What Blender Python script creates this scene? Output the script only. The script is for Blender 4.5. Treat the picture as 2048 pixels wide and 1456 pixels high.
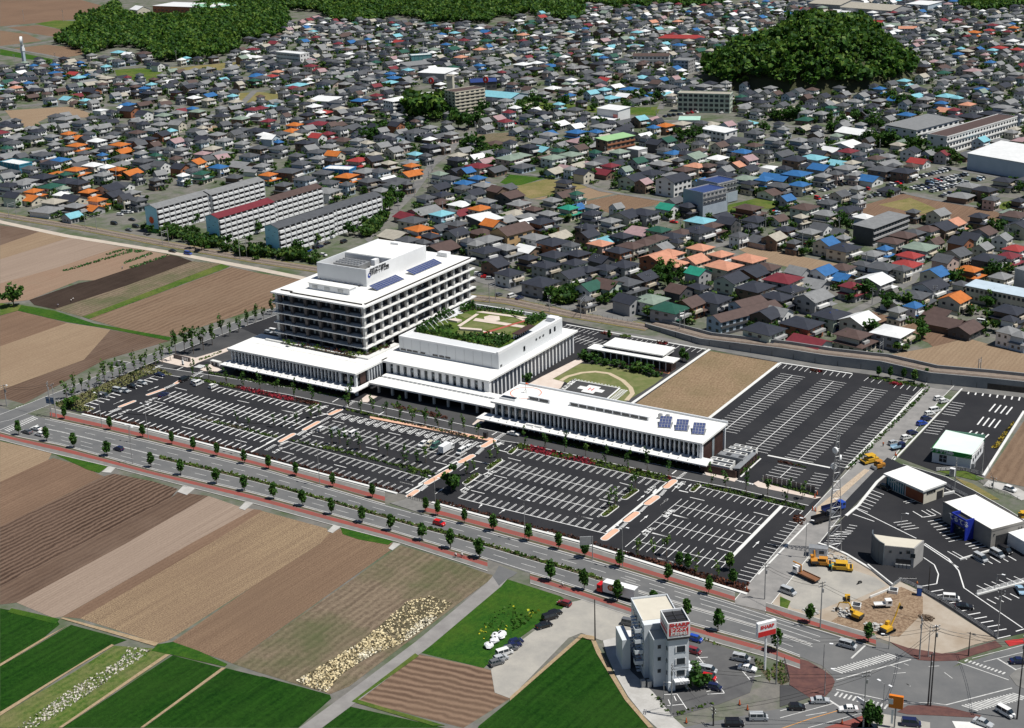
import bpy, math, random
import numpy as np
from mathutils import Matrix, Vector
for o in list(bpy.data.objects): bpy.data.objects.remove(o)
SC = bpy.context.scene
COL = SC.collection
RND = random.Random(7)
# ------------------------------------------------------------------ camera (an aircraft 195 m up)
CAMF, PITCH, ROLL, YAW, CAMH = 2910.358, .3436660, -.0325300, -.5723930, 195.0
_fw = np.array([0, math.cos(PITCH), -math.sin(PITCH)]); _r = np.array([1., 0, 0]); _u = np.cross(_r, _fw)
_R = math.cos(ROLL)*_r + math.sin(ROLL)*_u; _U = -math.sin(ROLL)*_r + math.cos(ROLL)*_u
_ca, _sa = math.cos(YAW), math.sin(YAW)
def _rot(d): return np.array([d[0]*_ca + d[1]*_sa, -d[0]*_sa + d[1]*_ca, d[2]])
R_, U_, F_ = _rot(_R), _rot(_U), _rot(_fw)
EYE = np.array([300., -430., CAMH])
def g(u, v, z=0.0):
 """the point at height z that the photograph shows at pixel (u, v) of 2048 x 1456"""
 d = (u-1024)*R_ - (v-728)*U_ + CAMF*F_
 t = (z-CAMH)/d[2]
 return (float(EYE[0]+d[0]*t), float(EYE[1]+d[1]*t))
cam = bpy.data.cameras.new('camera'); camo = bpy.data.objects.new('camera', cam); COL.objects.link(camo)
cam.sensor_fit = 'HORIZONTAL'; cam.sensor_width = 36; cam.lens = 36*CAMF/2048
cam.clip_start = 5; cam.clip_end = 9000
camo.matrix_world = Matrix(((R_[0], U_[0], -F_[0], EYE[0]), (R_[1], U_[1], -F_[1], EYE[1]), (R_[2], U_[2], -F_[2], EYE[2]), (0, 0, 0, 1)))
SC.camera = camo
# ------------------------------------------------------------------ daylight
SUN_AZ, SUN_EL = 14.0, 64.0                       # azimuth measured from +X towards +Y
w = bpy.data.worlds.new('World'); SC.world = w; w.use_nodes = True
nt = w.node_tree; bg = nt.nodes['Background']
sky = nt.nodes.new('ShaderNodeTexSky'); sky.sky_type = 'NISHITA'; sky.sun_disc = False
sky.sun_elevation = math.radians(SUN_EL); sky.sun_rotation = math.radians(90-SUN_AZ); sky.altitude = 100
sky.air_density = 1.0; sky.dust_density = 0.6; sky.ozone_density = 2.0
nt.links.new(sky.outputs[0], bg.inputs[0]); bg.inputs[1].default_value = 0.05
sl = bpy.data.lights.new('sun', 'SUN'); sl.energy = 4.9; sl.angle = math.radians(.5); sl.color = (1, .965, .9)
so = bpy.data.objects.new('sun', sl); COL.objects.link(so)
_e, _a = math.radians(SUN_EL), math.radians(SUN_AZ)
so.rotation_euler = Vector((math.cos(_e)*math.cos(_a), math.cos(_e)*math.sin(_a), math.sin(_e))).to_track_quat('Z', 'Y').to_euler()
SC.view_settings.view_transform = 'Standard'; SC.view_settings.look = 'None'
SC.view_settings.exposure = 0.06; SC.view_settings.gamma = 1; SC.view_settings.use_curve_mapping = False
SC.cycles.max_bounces = 5; SC.cycles.diffuse_bounces = 1; SC.cycles.glossy_bounces = 2; SC.cycles.transparent_max_bounces = 4
SC.cycles.use_denoising = True
# ------------------------------------------------------------------ pixel tables: zoom windows (origin, scale)
TI = {'F': (0, 0, 1), 'J1': (0, 680, 6.827), 'J2': (280, 700, 6.827), 'J3': (560, 760, 6.827), 'J4': (800, 820, 6.827), 'J5': (1060, 860, 6.827),
      'J6': (1300, 900, 5.689), 'J7': (1100, 1000, 5.12), 'J8': (760, 960, 5.12), 'K1': (440, 620, 3.611), 'K2': (740, 600, 3.0952),
      'K3': (960, 730, 3.611), 'K4': (1240, 780, 3.611), 'K5': (1080, 620, 3.611), 'K6': (1400, 680, 3.611), 'K7': (1640, 720, 3.1863),
      'K8': (520, 470, 2.9545), 'L1': (1220, 1190, 3.475), 'L2': (1840, 840, 6.25), 'L3': (1700, 900, 3.6954), 'L4': (1740, 1080, 4.2013),
      'L5': (1560, 1060, 4.2), 'L6': (1560, 1240, 4.2767), 'L7': (1780, 1240, 4.2761), 'L8': (640, 480, 6.5)}
for _i, _oy in enumerate((0, 360, 720, 1086)):
 for _j, _ox in enumerate((0, 510, 1020, 1528)): TI['%d%d' % (_i, _j)] = (_ox, _oy, 3.9346)
def fp(t, x, y):
 a = TI[t]; return (a[0]+x/a[2], a[1]+y/a[2])
def gp(t, x, y, z=0.0): return g(*fp(t, x, y), z)
def W(t, s, z=0.0):
 """'x,y x,y ...' in window t -> points; a token like 31:20,40 switches window from there on"""
 out = []; tt = t
 for k in s.split():
  if ':' in k: tt, k = k.split(':')
  x, y = k.split(','); out.append(gp(tt, float(x), float(y), z))
 return out
# ------------------------------------------------------------------ materials
def _nodes(name):
 m = bpy.data.materials.new(name); m.use_nodes = True
 return m, m.node_tree, m.node_tree.nodes['Principled BSDF']
def N(nt, kind, **k):
 n = nt.nodes.new(kind)
 for a, b in k.items(): setattr(n, a, b)
 return n
def rgb(c): return (c[0], c[1], c[2], 1)
def noise(nt, vec, scale, detail=3, rough=.6):
 n = N(nt, 'ShaderNodeTexNoise'); n.inputs['Scale'].default_value = scale; n.inputs['Detail'].default_value = detail
 n.inputs['Roughness'].default_value = rough; nt.links.new(vec, n.inputs['Vector']); return n.outputs['Fac']
def ramp(nt, fac, lo, hi):
 n = N(nt, 'ShaderNodeMapRange'); n.inputs[1].default_value = lo; n.inputs[2].default_value = hi; n.clamp = True
 nt.links.new(fac, n.inputs[0]); return n.outputs[0]
def mixc(nt, fac, a, b):
 n = N(nt, 'ShaderNodeMix', data_type='RGBA')
 if isinstance(fac, float): n.inputs[0].default_value = fac
 else: nt.links.new(fac, n.inputs[0])
 for i, c in ((6, a), (7, b)):
  if isinstance(c, tuple): n.inputs[i].default_value = rgb(c)
  else: nt.links.new(c, n.inputs[i])
 return n.outputs[2]
def math_(nt, op, a, b):
 n = N(nt, 'ShaderNodeMath', operation=op)
 for i, c in ((0, a), (1, b)):
  if isinstance(c, (int, float)): n.inputs[i].default_value = c
  else: nt.links.new(c, n.inputs[i])
 return n.outputs[0]
def bump(nt, bs, fac, strength, dist=.2):
 n = N(nt, 'ShaderNodeBump'); n.inputs['Strength'].default_value = strength; n.inputs['Distance'].default_value = dist
 nt.links.new(fac, n.inputs['Height']); nt.links.new(n.outputs[0], bs.inputs['Normal'])
_MC = {}
def mat(name, c, c2=None, rough=.75, scale=.25, metal=0.0, spec=.35, bmp=0.0, det=4):
 """plain surface: two tones of its own colour mixed by uneven wear"""
 if name in _MC: return _MC[name]
 m, nt, bs = _nodes(name); bs.inputs['Roughness'].default_value = rough; bs.inputs['Metallic'].default_value = metal
 bs.inputs['Specular IOR Level'].default_value = spec
 if c2 is None: c2 = tuple(x*.86 for x in c)
 pos = N(nt, 'ShaderNodeNewGeometry').outputs['Position']
 f = ramp(nt, noise(nt, pos, scale, det, .65), .35, .65)
 nt.links.new(mixc(nt, f, c, c2), bs.inputs['Base Color'])
 if bmp: bump(nt, bs, noise(nt, pos, scale*6, 3), bmp)
 _MC[name] = m; return m
def soil(name, ca, cb, ang=90, sp=1.0, wave=.4, streak=.8, fine=.9, cc=None, bmp=.5, fscale=1.1, pscale=.02, pamt=.5):
 """field ground: rows in direction ang, streaks along them, crumbs, and broad patches of a third tone"""
 if name in _MC: return _MC[name]
 m, nt, bs = _nodes(name); bs.inputs['Roughness'].default_value = .95; bs.inputs['Specular IOR Level'].default_value = .08
 pos = N(nt, 'ShaderNodeNewGeometry').outputs['Position']
 mp = N(nt, 'ShaderNodeMapping'); mp.vector_type = 'TEXTURE'; mp.inputs['Rotation'].default_value = (0, 0, math.radians(ang))
 nt.links.new(pos, mp.inputs['Vector']); p = mp.outputs[0]
 m2 = N(nt, 'ShaderNodeMapping'); m2.inputs['Scale'].default_value = (.018, .55, 1); nt.links.new(p, m2.inputs['Vector'])
 st = noise(nt, m2.outputs[0], 1.0, 4, .6)
 fi = noise(nt, pos, fscale, 5, .75)
 sx = N(nt, 'ShaderNodeSeparateXYZ'); nt.links.new(p, sx.inputs[0])
 wob = math_(nt, 'MULTIPLY', noise(nt, pos, .12, 2), sp*1.3)
 wv = math_(nt, 'SINE', math_(nt, 'MULTIPLY', math_(nt, 'ADD', sx.outputs['Y'], wob), 6.2832/sp), 0)
 f = math_(nt, 'ADD', math_(nt, 'ADD', math_(nt, 'MULTIPLY', math_(nt, 'SUBTRACT', st, .5), streak*2.2), math_(nt, 'MULTIPLY', math_(nt, 'SUBTRACT', fi, .5), fine*2.2)),
              math_(nt, 'ADD', math_(nt, 'MULTIPLY', wv, wave*.5), .5))
 fc = N(nt, 'ShaderNodeClamp'); nt.links.new(f, fc.inputs[0])
 col = mixc(nt, fc.outputs[0], ca, cb)
 if cc: col = mixc(nt, math_(nt, 'MULTIPLY', ramp(nt, noise(nt, m2.outputs[0] if pscale < 0 else pos, abs(pscale), 4, .7), .42, .66), pamt), col, cc)
 nt.links.new(col, bs.inputs['Base Color'])
 if bmp: bump(nt, bs, f, bmp, .25)
 _MC[name] = m; return m
def leafmat(name, c, c2, scale=.5):
 if name in _MC: return _MC[name]
 m, nt, bs = _nodes(name); bs.inputs['Roughness'].default_value = .6; bs.inputs['Specular IOR Level'].default_value = .2
 pos = N(nt, 'ShaderNodeNewGeometry').outputs['Position']
 col = mixc(nt, ramp(nt, noise(nt, pos, scale, 3, .7), .33, .67), c, c2)
 nt.links.new(col, bs.inputs['Base Color'])
 tr = N(nt, 'ShaderNodeBsdfTranslucent'); nt.links.new(col, tr.inputs[0])
 mx = N(nt, 'ShaderNodeMixShader'); mx.inputs[0].default_value = .25
 nt.links.new(bs.outputs[0], mx.inputs[1]); nt.links.new(tr.outputs[0], mx.inputs[2])
 nt.links.new(mx.outputs[0], nt.nodes['Material Output'].inputs[0]); _MC[name] = m; return m
def glass(name, c=(.02, .03, .04), rough=.08):
 if name in _MC: return _MC[name]
 m, nt, bs = _nodes(name); bs.inputs['Base Color'].default_value = rgb(c); bs.inputs['Roughness'].default_value = rough
 bs.inputs['Specular IOR Level'].default_value = .6; _MC[name] = m; return m
ASPH_NEW = mat('new_asphalt', (.017, .0175, .021), (.026, .026, .029), .82, .06, spec=.25, det=5)
ASPH_BLACK = mat('fresh_asphalt', (.012, .013, .017), (.018, .019, .023), .75, .1)
ASPH_ROAD = mat('road_asphalt', (.115, .118, .122), (.155, .155, .155), .88, .09, det=6, spec=.2)
ASPH_SITE = mat('site_road_asphalt', (.05, .051, .054), (.07, .07, .072), .88, .1, spec=.2)
ASPH_TOWN = mat('town_asphalt', (.13, .13, .13), (.19, .185, .175), .9, .15, spec=.2)
PAVE_GREY = mat('grey_paving', (.15, .147, .14), (.2, .195, .185), .9, .4)
PAVE_RED = mat('red_paving', (.27, .062, .05), (.2, .07, .058), .9, .25, det=6)
PAVE_BRICK = mat('brick_paving', (.085, .04, .038), (.13, .06, .05), .9, .5, det=6)
PAVE_SALMON = mat('salmon_paving', (.62, .36, .24), (.7, .42, .3), .85, .3)
PAVE_PALE = mat('pale_paving', (.55, .46, .4), (.62, .54, .48), .85, .3)
CONC = mat('concrete', (.36, .35, .33), (.46, .45, .43), .9, .3, bmp=.1)
CONC_W = mat('white_concrete', (.62, .62, .6), (.7, .7, .68), .85, .3)
PAINT = mat('road_paint', (.8, .8, .79), (.66, .66, .65), .6, 1.2)
PAINT_OLD = mat('worn_road_paint', (.62, .62, .6), (.42, .42, .41), .7, .8)
DIRT = mat('bare_dirt', (.3, .24, .18), (.4, .35, .29), .95, .1, bmp=.3, det=7)
GRAVEL = mat('grey_gravel', (.28, .27, .25), (.38, .36, .32), .95, .12, bmp=.3, det=7)
GRASS = soil('rough_grass', (.028, .075, .012), (.09, .14, .025), 60, 2.5, .1, .3, 1.3, (.17, .16, .05), .7, .5, .05, .55)
GRASS_DK = soil('lush_grass', (.012, .055, .008), (.04, .11, .012), 80, 2.5, .1, .4, 1.2, (.1, .14, .02), .7, .7, .04, .4)
LAWN = mat('lawn', (.1, .13, .035), (.17, .17, .07), .95, .25, det=6)
BED_SOIL = mat('planting_bed_soil', (.07, .055, .035), (.1, .09, .05), .95, .8)
SHADOWGAP = mat('ditch_lining', (.05, .045, .04), (.08, .07, .06), .9, .6)  # dark tone of the wall joints, also the shade painted in the underpass
WHITE = mat('white_wall', (.78, .79, .8), (.73, .74, .75), .6, .2)
ROOFW = mat('white_roof', (.8, .8, .78), (.75, .75, .73), .7, .12)
METAL = mat('galvanised_steel', (.42, .43, .44), (.34, .35, .36), .45, .6, .5)
DARK = mat('dark_metal', (.03, .03, .032), (.045, .045, .047), .5, 1)
GLASS = glass('window_glass')
GLASSB = glass('dark_curtain_wall', (.012, .016, .022))
BARK = mat('bark', (.09, .065, .045), (.14, .1, .07), .95, 2)
RUBBER = mat('tyre_rubber', (.02, .02, .02), None, .8, 3)
# ------------------------------------------------------------------ mesh builder
class MB:
 def __init__(s): s.v = []; s.f = []; s.m = []
 def add(s, v, f, m=0):
  b = len(s.v); s.v += v
  for q in f: s.f.append(tuple(i+b for i in q)); s.m.append(m)
 def box(s, x0, y0, z0, x1, y1, z1, m=0):
  s.add([(x0, y0, z0), (x1, y0, z0), (x1, y1, z0), (x0, y1, z0), (x0, y0, z1), (x1, y0, z1), (x1, y1, z1), (x0, y1, z1)],
              [(0, 3, 2, 1), (4, 5, 6, 7), (0, 1, 5, 4), (1, 2, 6, 5), (2, 3, 7, 6), (3, 0, 4, 7)], m)
 def obox(s, cx, cy, z0, z1, lx, ly, a=0.0, m=0):
  c, n = math.cos(a), math.sin(a); P = []
  for z in (z0, z1):
   for x, y in ((-lx, -ly), (lx, -ly), (lx, ly), (-lx, ly)): P.append((cx+(x*c-y*n)/2, cy+(x*n+y*c)/2, z))
  s.add(P, [(0, 3, 2, 1), (4, 5, 6, 7), (0, 1, 5, 4), (1, 2, 6, 5), (2, 3, 7, 6), (3, 0, 4, 7)], m)
 def prism(s, pts, z0, z1, m=0, mt=None):
  pts = ccw(pts); n = len(pts)
  s.add([(x, y, z0) for x, y in pts]+[(x, y, z1) for x, y in pts], [(i, (i+1) % n, n+(i+1) % n, n+i) for i in range(n)], m)
  s.add([(x, y, z1) for x, y in pts], [tuple(range(n))], m if mt is None else mt)
 def quad(s, a, b, c, d, m=0): s.add([a, b, c, d], [(0, 1, 2, 3)], m)
 def poly(s, pts, m=0): s.add(list(pts), [tuple(range(len(pts)))], m)
 def cyl(s, x, y, z0, z1, r, n=8, r2=None, m=0, cap=True):
  r2 = r if r2 is None else r2
  s.add([(x+q*math.cos(2*math.pi*i/n), y+q*math.sin(2*math.pi*i/n), z) for q, z in ((r, z0), (r2, z1)) for i in range(n)],
              [(i, (i+1) % n, n+(i+1) % n, n+i) for i in range(n)] + ([tuple(range(n, 2*n)), tuple(range(n-1, -1, -1))] if cap else []), m)
 def tube(s, p, q, r, n=5, r2=None, m=0):
  r2 = r if r2 is None else r2
  p, q = Vector(p), Vector(q); d = (q-p).normalized()
  a = d.cross(Vector((0, 0, 1)) if abs(d.z) < .9 else Vector((1, 0, 0))).normalized(); b = d.cross(a)
  s.add([tuple(o+(a*math.cos(2*math.pi*i/n)+b*math.sin(2*math.pi*i/n))*rr) for o, rr in ((p, r), (q, r2)) for i in range(n)],
              [(n+i, n+(i+1) % n, (i+1) % n, i) for i in range(n)]+[tuple(range(n)), tuple(range(2*n-1, n-1, -1))], m)
 def strip(s, L, R, z, m=0):
  """a sheet between two rows of points"""
  for i in range(len(L)-1):
   s.add([(L[i][0], L[i][1], z), (R[i][0], R[i][1], z), (R[i+1][0], R[i+1][1], z), (L[i+1][0], L[i+1][1], z)], [(0, 1, 2, 3)], m)
 def line(s, p, q, wd, z, m=0):
  d = (q[0]-p[0], q[1]-p[1]); l = math.hypot(*d) or 1; n = (-d[1]/l*wd/2, d[0]/l*wd/2)
  s.add([(p[0]-n[0], p[1]-n[1], z), (q[0]-n[0], q[1]-n[1], z), (q[0]+n[0], q[1]+n[1], z), (p[0]+n[0], p[1]+n[1], z)], [(0, 1, 2, 3)], m)
 def pline(s, pts, wd, z, m=0):
  for a, b in zip(pts, pts[1:]): s.line(a, b, wd, z, m)
 def mesh(s, name):
  me = bpy.data.meshes.new(name); me.from_pydata(s.v, [], s.f)
  if any(s.m): me.polygons.foreach_set('material_index', s.m)
  return me
 def obj(s, name, mats, parent=None, loc=None, rz=0.0):
  return mobj(name, s.mesh(name), mats, parent, loc, rz)
def ccw(p):
 a = sum(p[i][0]*p[(i+1) % len(p)][1]-p[(i+1) % len(p)][0]*p[i][1] for i in range(len(p)))
 return list(p) if a > 0 else list(p)[::-1]
def mobj(name, me, mats=None, parent=None, loc=None, rz=0.0, scale=None):
 """one mesh object; mats fill empty slots of the mesh, or override them per object"""
 if mats is not None and not isinstance(mats, (list, tuple)): mats = [mats]
 if mats and not me.materials:
  for m in mats: me.materials.append(m)
  mats = None
 o = bpy.data.objects.new(name, me); COL.objects.link(o)
 if mats:
  for i, m in enumerate(mats):
   if me.materials[i] is not m: o.material_slots[i].link = 'OBJECT'; o.material_slots[i].material = m
 if parent: o.parent = parent
 if loc: o.location = loc
 if rz: o.rotation_euler[2] = rz
 if scale: o.scale = scale
 return o
def tag(o, label=None, cat=None, group=None, kind=None):
 for k, v in (('label', label), ('category', cat), ('group', group), ('kind', kind)):
  if v: o[k] = v
 return o
def thing(name, label, cat, loc=(0, 0, 0), rz=0.0, group=None):
 o = bpy.data.objects.new(name, None); COL.objects.link(o); o.empty_display_size = .5
 o.location = (loc[0], loc[1], loc[2] if len(loc) > 2 else 0); o.rotation_euler[2] = rz
 return tag(o, label, cat, group)
_ZK = [0]
def sheet(name, pts, m, label=None, cat='ground', z=None, h=None, kind='structure', parent=None):
 """a flat piece of ground; h gives it a raised edge"""
 _ZK[0] += 1; z = z if z is not None else .02+(_ZK[0] % 14)*.004
 b = MB(); p = ccw(pts)
 if h: b.prism(p, 0, h)
 else: b.poly([(x, y, z) for x, y in p])
 o = b.obj(name, m, parent)
 if parent is None: tag(o, label, cat, kind=kind)
 return o
def lerp(a, b, t): return (a[0]+(b[0]-a[0])*t, a[1]+(b[1]-a[1])*t)
def along(P, step):
 """points every step metres on a polyline, with the direction there"""
 out = []; carry = 0.0
 for a, b in zip(P, P[1:]):
  l = math.hypot(b[0]-a[0], b[1]-a[1]); t = carry
  an = math.atan2(b[1]-a[1], b[0]-a[0])
  while t < l: out.append((*lerp(a, b, t/l), an)); t += step
  carry = t-l
 return out
def offset(P, d):
 out = []
 for i in range(len(P)):
  a, b = P[max(0, i-1)], P[min(len(P)-1, i+1)]; l = math.hypot(b[0]-a[0], b[1]-a[1]) or 1
  out.append((P[i][0]-(b[1]-a[1])/l*d, P[i][1]+(b[0]-a[0])/l*d))
 return out
def inside(p, poly):
 x, y = p; r = False; n = len(poly)
 for i in range(n):
  (x0, y0), (x1, y1) = poly[i], poly[i-1]
  if (y0 > y) != (y1 > y) and x < (x1-x0)*(y-y0)/(y1-y0)+x0: r = not r
 return r
ORD = ('first second third fourth fifth sixth seventh eighth ninth tenth eleventh twelfth thirteenth fourteenth fifteenth sixteenth seventeenth eighteenth nineteenth twentieth').split()
def ordn(i):
 if i < 20: return ORD[i]
 t = ['twenty', 'thirty', 'forty', 'fifty', 'sixty', 'seventy', 'eighty', 'ninety'][(i+1)//10-2]
 return t[:-1]+'ieth' if (i+1) % 10 == 0 else t+'-'+ORD[(i+1) % 10-1]
def leafcloud(n, size, fn, rnd):
 """n leaf-sized faces; fn(rnd) gives a place"""
 V = []; Fc = []
 for i in range(n):
  x, y, z = fn(rnd); s = size*rnd.uniform(.6, 1.35)
  a = Vector((rnd.gauss(0, 1), rnd.gauss(0, 1), rnd.gauss(0, .7))).normalized(); b = a.cross(Vector((rnd.gauss(0, 1), rnd.gauss(0, 1), rnd.gauss(0, 1)))).normalized()
  k = len(V); a *= s/2; b *= s/2
  V += [(x-a.x-b.x, y-a.y-b.y, z-a.z-b.z), (x+a.x-b.x, y+a.y-b.y, z+a.z-b.z), (x+a.x+b.x, y+a.y+b.y, z+a.z+b.z), (x-a.x+b.x, y-a.y+b.y, z-a.z+b.z)]
  Fc.append((k, k+1, k+2, k+3))
 return V, Fc
def bed(name, poly, m, label, h=.7, dens=3.0, size=.5, m2=None, cat='plants', seed=1, kind='stuff', m2share=.4, z0=.05):
 """low planting: a dense spread of leaf-sized faces over a patch, in clumps"""
 rnd = random.Random(seed); xs = [p[0] for p in poly]; ys = [p[1] for p in poly]
 area = abs(sum(poly[i-1][0]*poly[i][1]-poly[i][0]*poly[i-1][1] for i in range(len(poly))))/2
 V = []; Fc = []; M = []; n = int(area*dens); tries = 0
 while len(Fc) < n and tries < n*12:
  tries += 1; p = (rnd.uniform(min(xs), max(xs)), rnd.uniform(min(ys), max(ys)))
  if not inside(p, poly): continue
  hh = h*(.45+.55*(.5+.5*math.sin(p[0]*1.7+seed)*math.cos(p[1]*1.3)))
  v, f = leafcloud(1, size, lambda r: (p[0], p[1], z0+r.uniform(.2, 1)*hh), rnd)
  k = len(V); V += v; Fc.append(tuple(i+k for i in f[0]))
  M.append(1 if m2 and math.sin(p[0]*.35+seed*2)+math.sin(p[1]*.3+p[0]*.12)+rnd.uniform(-.6, .6) > 1.6-m2share*3.2 else 0)
 b = MB(); b.v = V; b.f = Fc; b.m = M
 b.poly([(x, y, z0-.02) for x, y in ccw(poly)], 2)
 return tag(b.obj(name, [m, m2 or m, BED_SOIL]), label, cat, kind=kind)
# ================================================================== the ground
TOWN = soil('town_ground', (.12, .118, .112), (.2, .188, .168), 78, 9, .05, .2, 1.0, (.045, .085, .02), .2, .25, .05, .8)
b = MB(); b.quad((-5000, -2500, 0), (5000, -2500, 0), (5000, 7000, 0), (-5000, 7000, 0))
tag(b.obj('ground', TOWN), 'mottled ground of yards and gardens under the whole town', 'ground', kind='structure')
# ------------------------------------------------------------------ fields: (name, label, material, outline)
TAN = soil('tan_soil', (.21, .15, .1), (.31, .23, .155), 90, 1.6, .25, .5, .9, (.22, .15, .1), .5)
PINK = soil('pale_soil', (.22, .165, .13), (.31, .24, .19), 90, 1.2, .3, .8, .7, (.25, .19, .15), .4)
BROWN = soil('brown_soil', (.14, .088, .06), (.215, .142, .098), 90, 1.5, .3, .7, .8, (.13, .085, .06), .5)
PLOUGH = soil('ploughed_soil', (.05, .031, .023), (.17, .115, .085), 90, 2.0, 1.0, .6, .7, (.15, .1, .075), .9)
PLOUGH2 = soil('harrowed_soil', (.085, .055, .041), (.14, .094, .068), 90, 1.9, .5, .9, .6, (.18, .13, .1), .6)
STUBBLE = soil('stubble_soil', (.15, .1, .07), (.36, .265, .165), 88, .9, .2, .45, 1.9, (.22, .15, .1), .5, 2.6, .012, .6)
STUB2 = soil('brown_stubble_soil', (.13, .083, .056), (.25, .17, .112), 88, 1.0, .2, .5, 1.4, (.165, .11, .075), .5, 2.4, .015, .7)
WEEDY = soil('weedy_soil', (.12, .09, .065), (.225, .175, .125), 90, 2.4, .5, .7, 1.2, (.075, .095, .04), .6, .8, .03, .75)
DARKS = soil('dark_wet_soil', (.022, .015, .012), (.05, .035, .027), 96, 1.5, .3, .6, .6, (.07, .05, .04), .4)
WHEAT = soil('green_wheat', (.005, .03, .003), (.018, .068, .007), 88, 3.0, .25, .9, 1.3, (.03, .075, .012), .8, .8, .02, .5)
WEED = soil('weedy_green', (.045, .1, .015), (.12, .16, .04), 88, 2.2, .4, .7, 1.6, (.2, .17, .09), .6, .8, .05, .6)
FURROW = soil('furrowed_soil', (.1, .063, .045), (.23, .155, .11), 9, 2.35, 1.1, .3, .4, (.19, .13, .09), .8)
ALLOT = soil('allotment_soil', (.2, .13, .09), (.29, .2, .145), 92, 1.6, .2, .6, .8, (.24, .18, .13), .4)
CURVED = soil('harrowed_brown_soil', (.13, .085, .058), (.215, .147, .1), 92, 3.2, .5, .8, .6, (.21, .15, .105), .6)
SEDGE = soil('dry_grass', (.2, .17, .07), (.12, .13, .04), 80, 2, .1, .3, 1.5, (.3, .22, .12), .5, .8, .06, .6)
TUSSOCK = soil('brown_tussock', (.2, .135, .085), (.3, .22, .14), 100, 1.2, .2, .3, 1.8, (.16, .13, .07), .5, .9, .05, .5)
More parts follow.
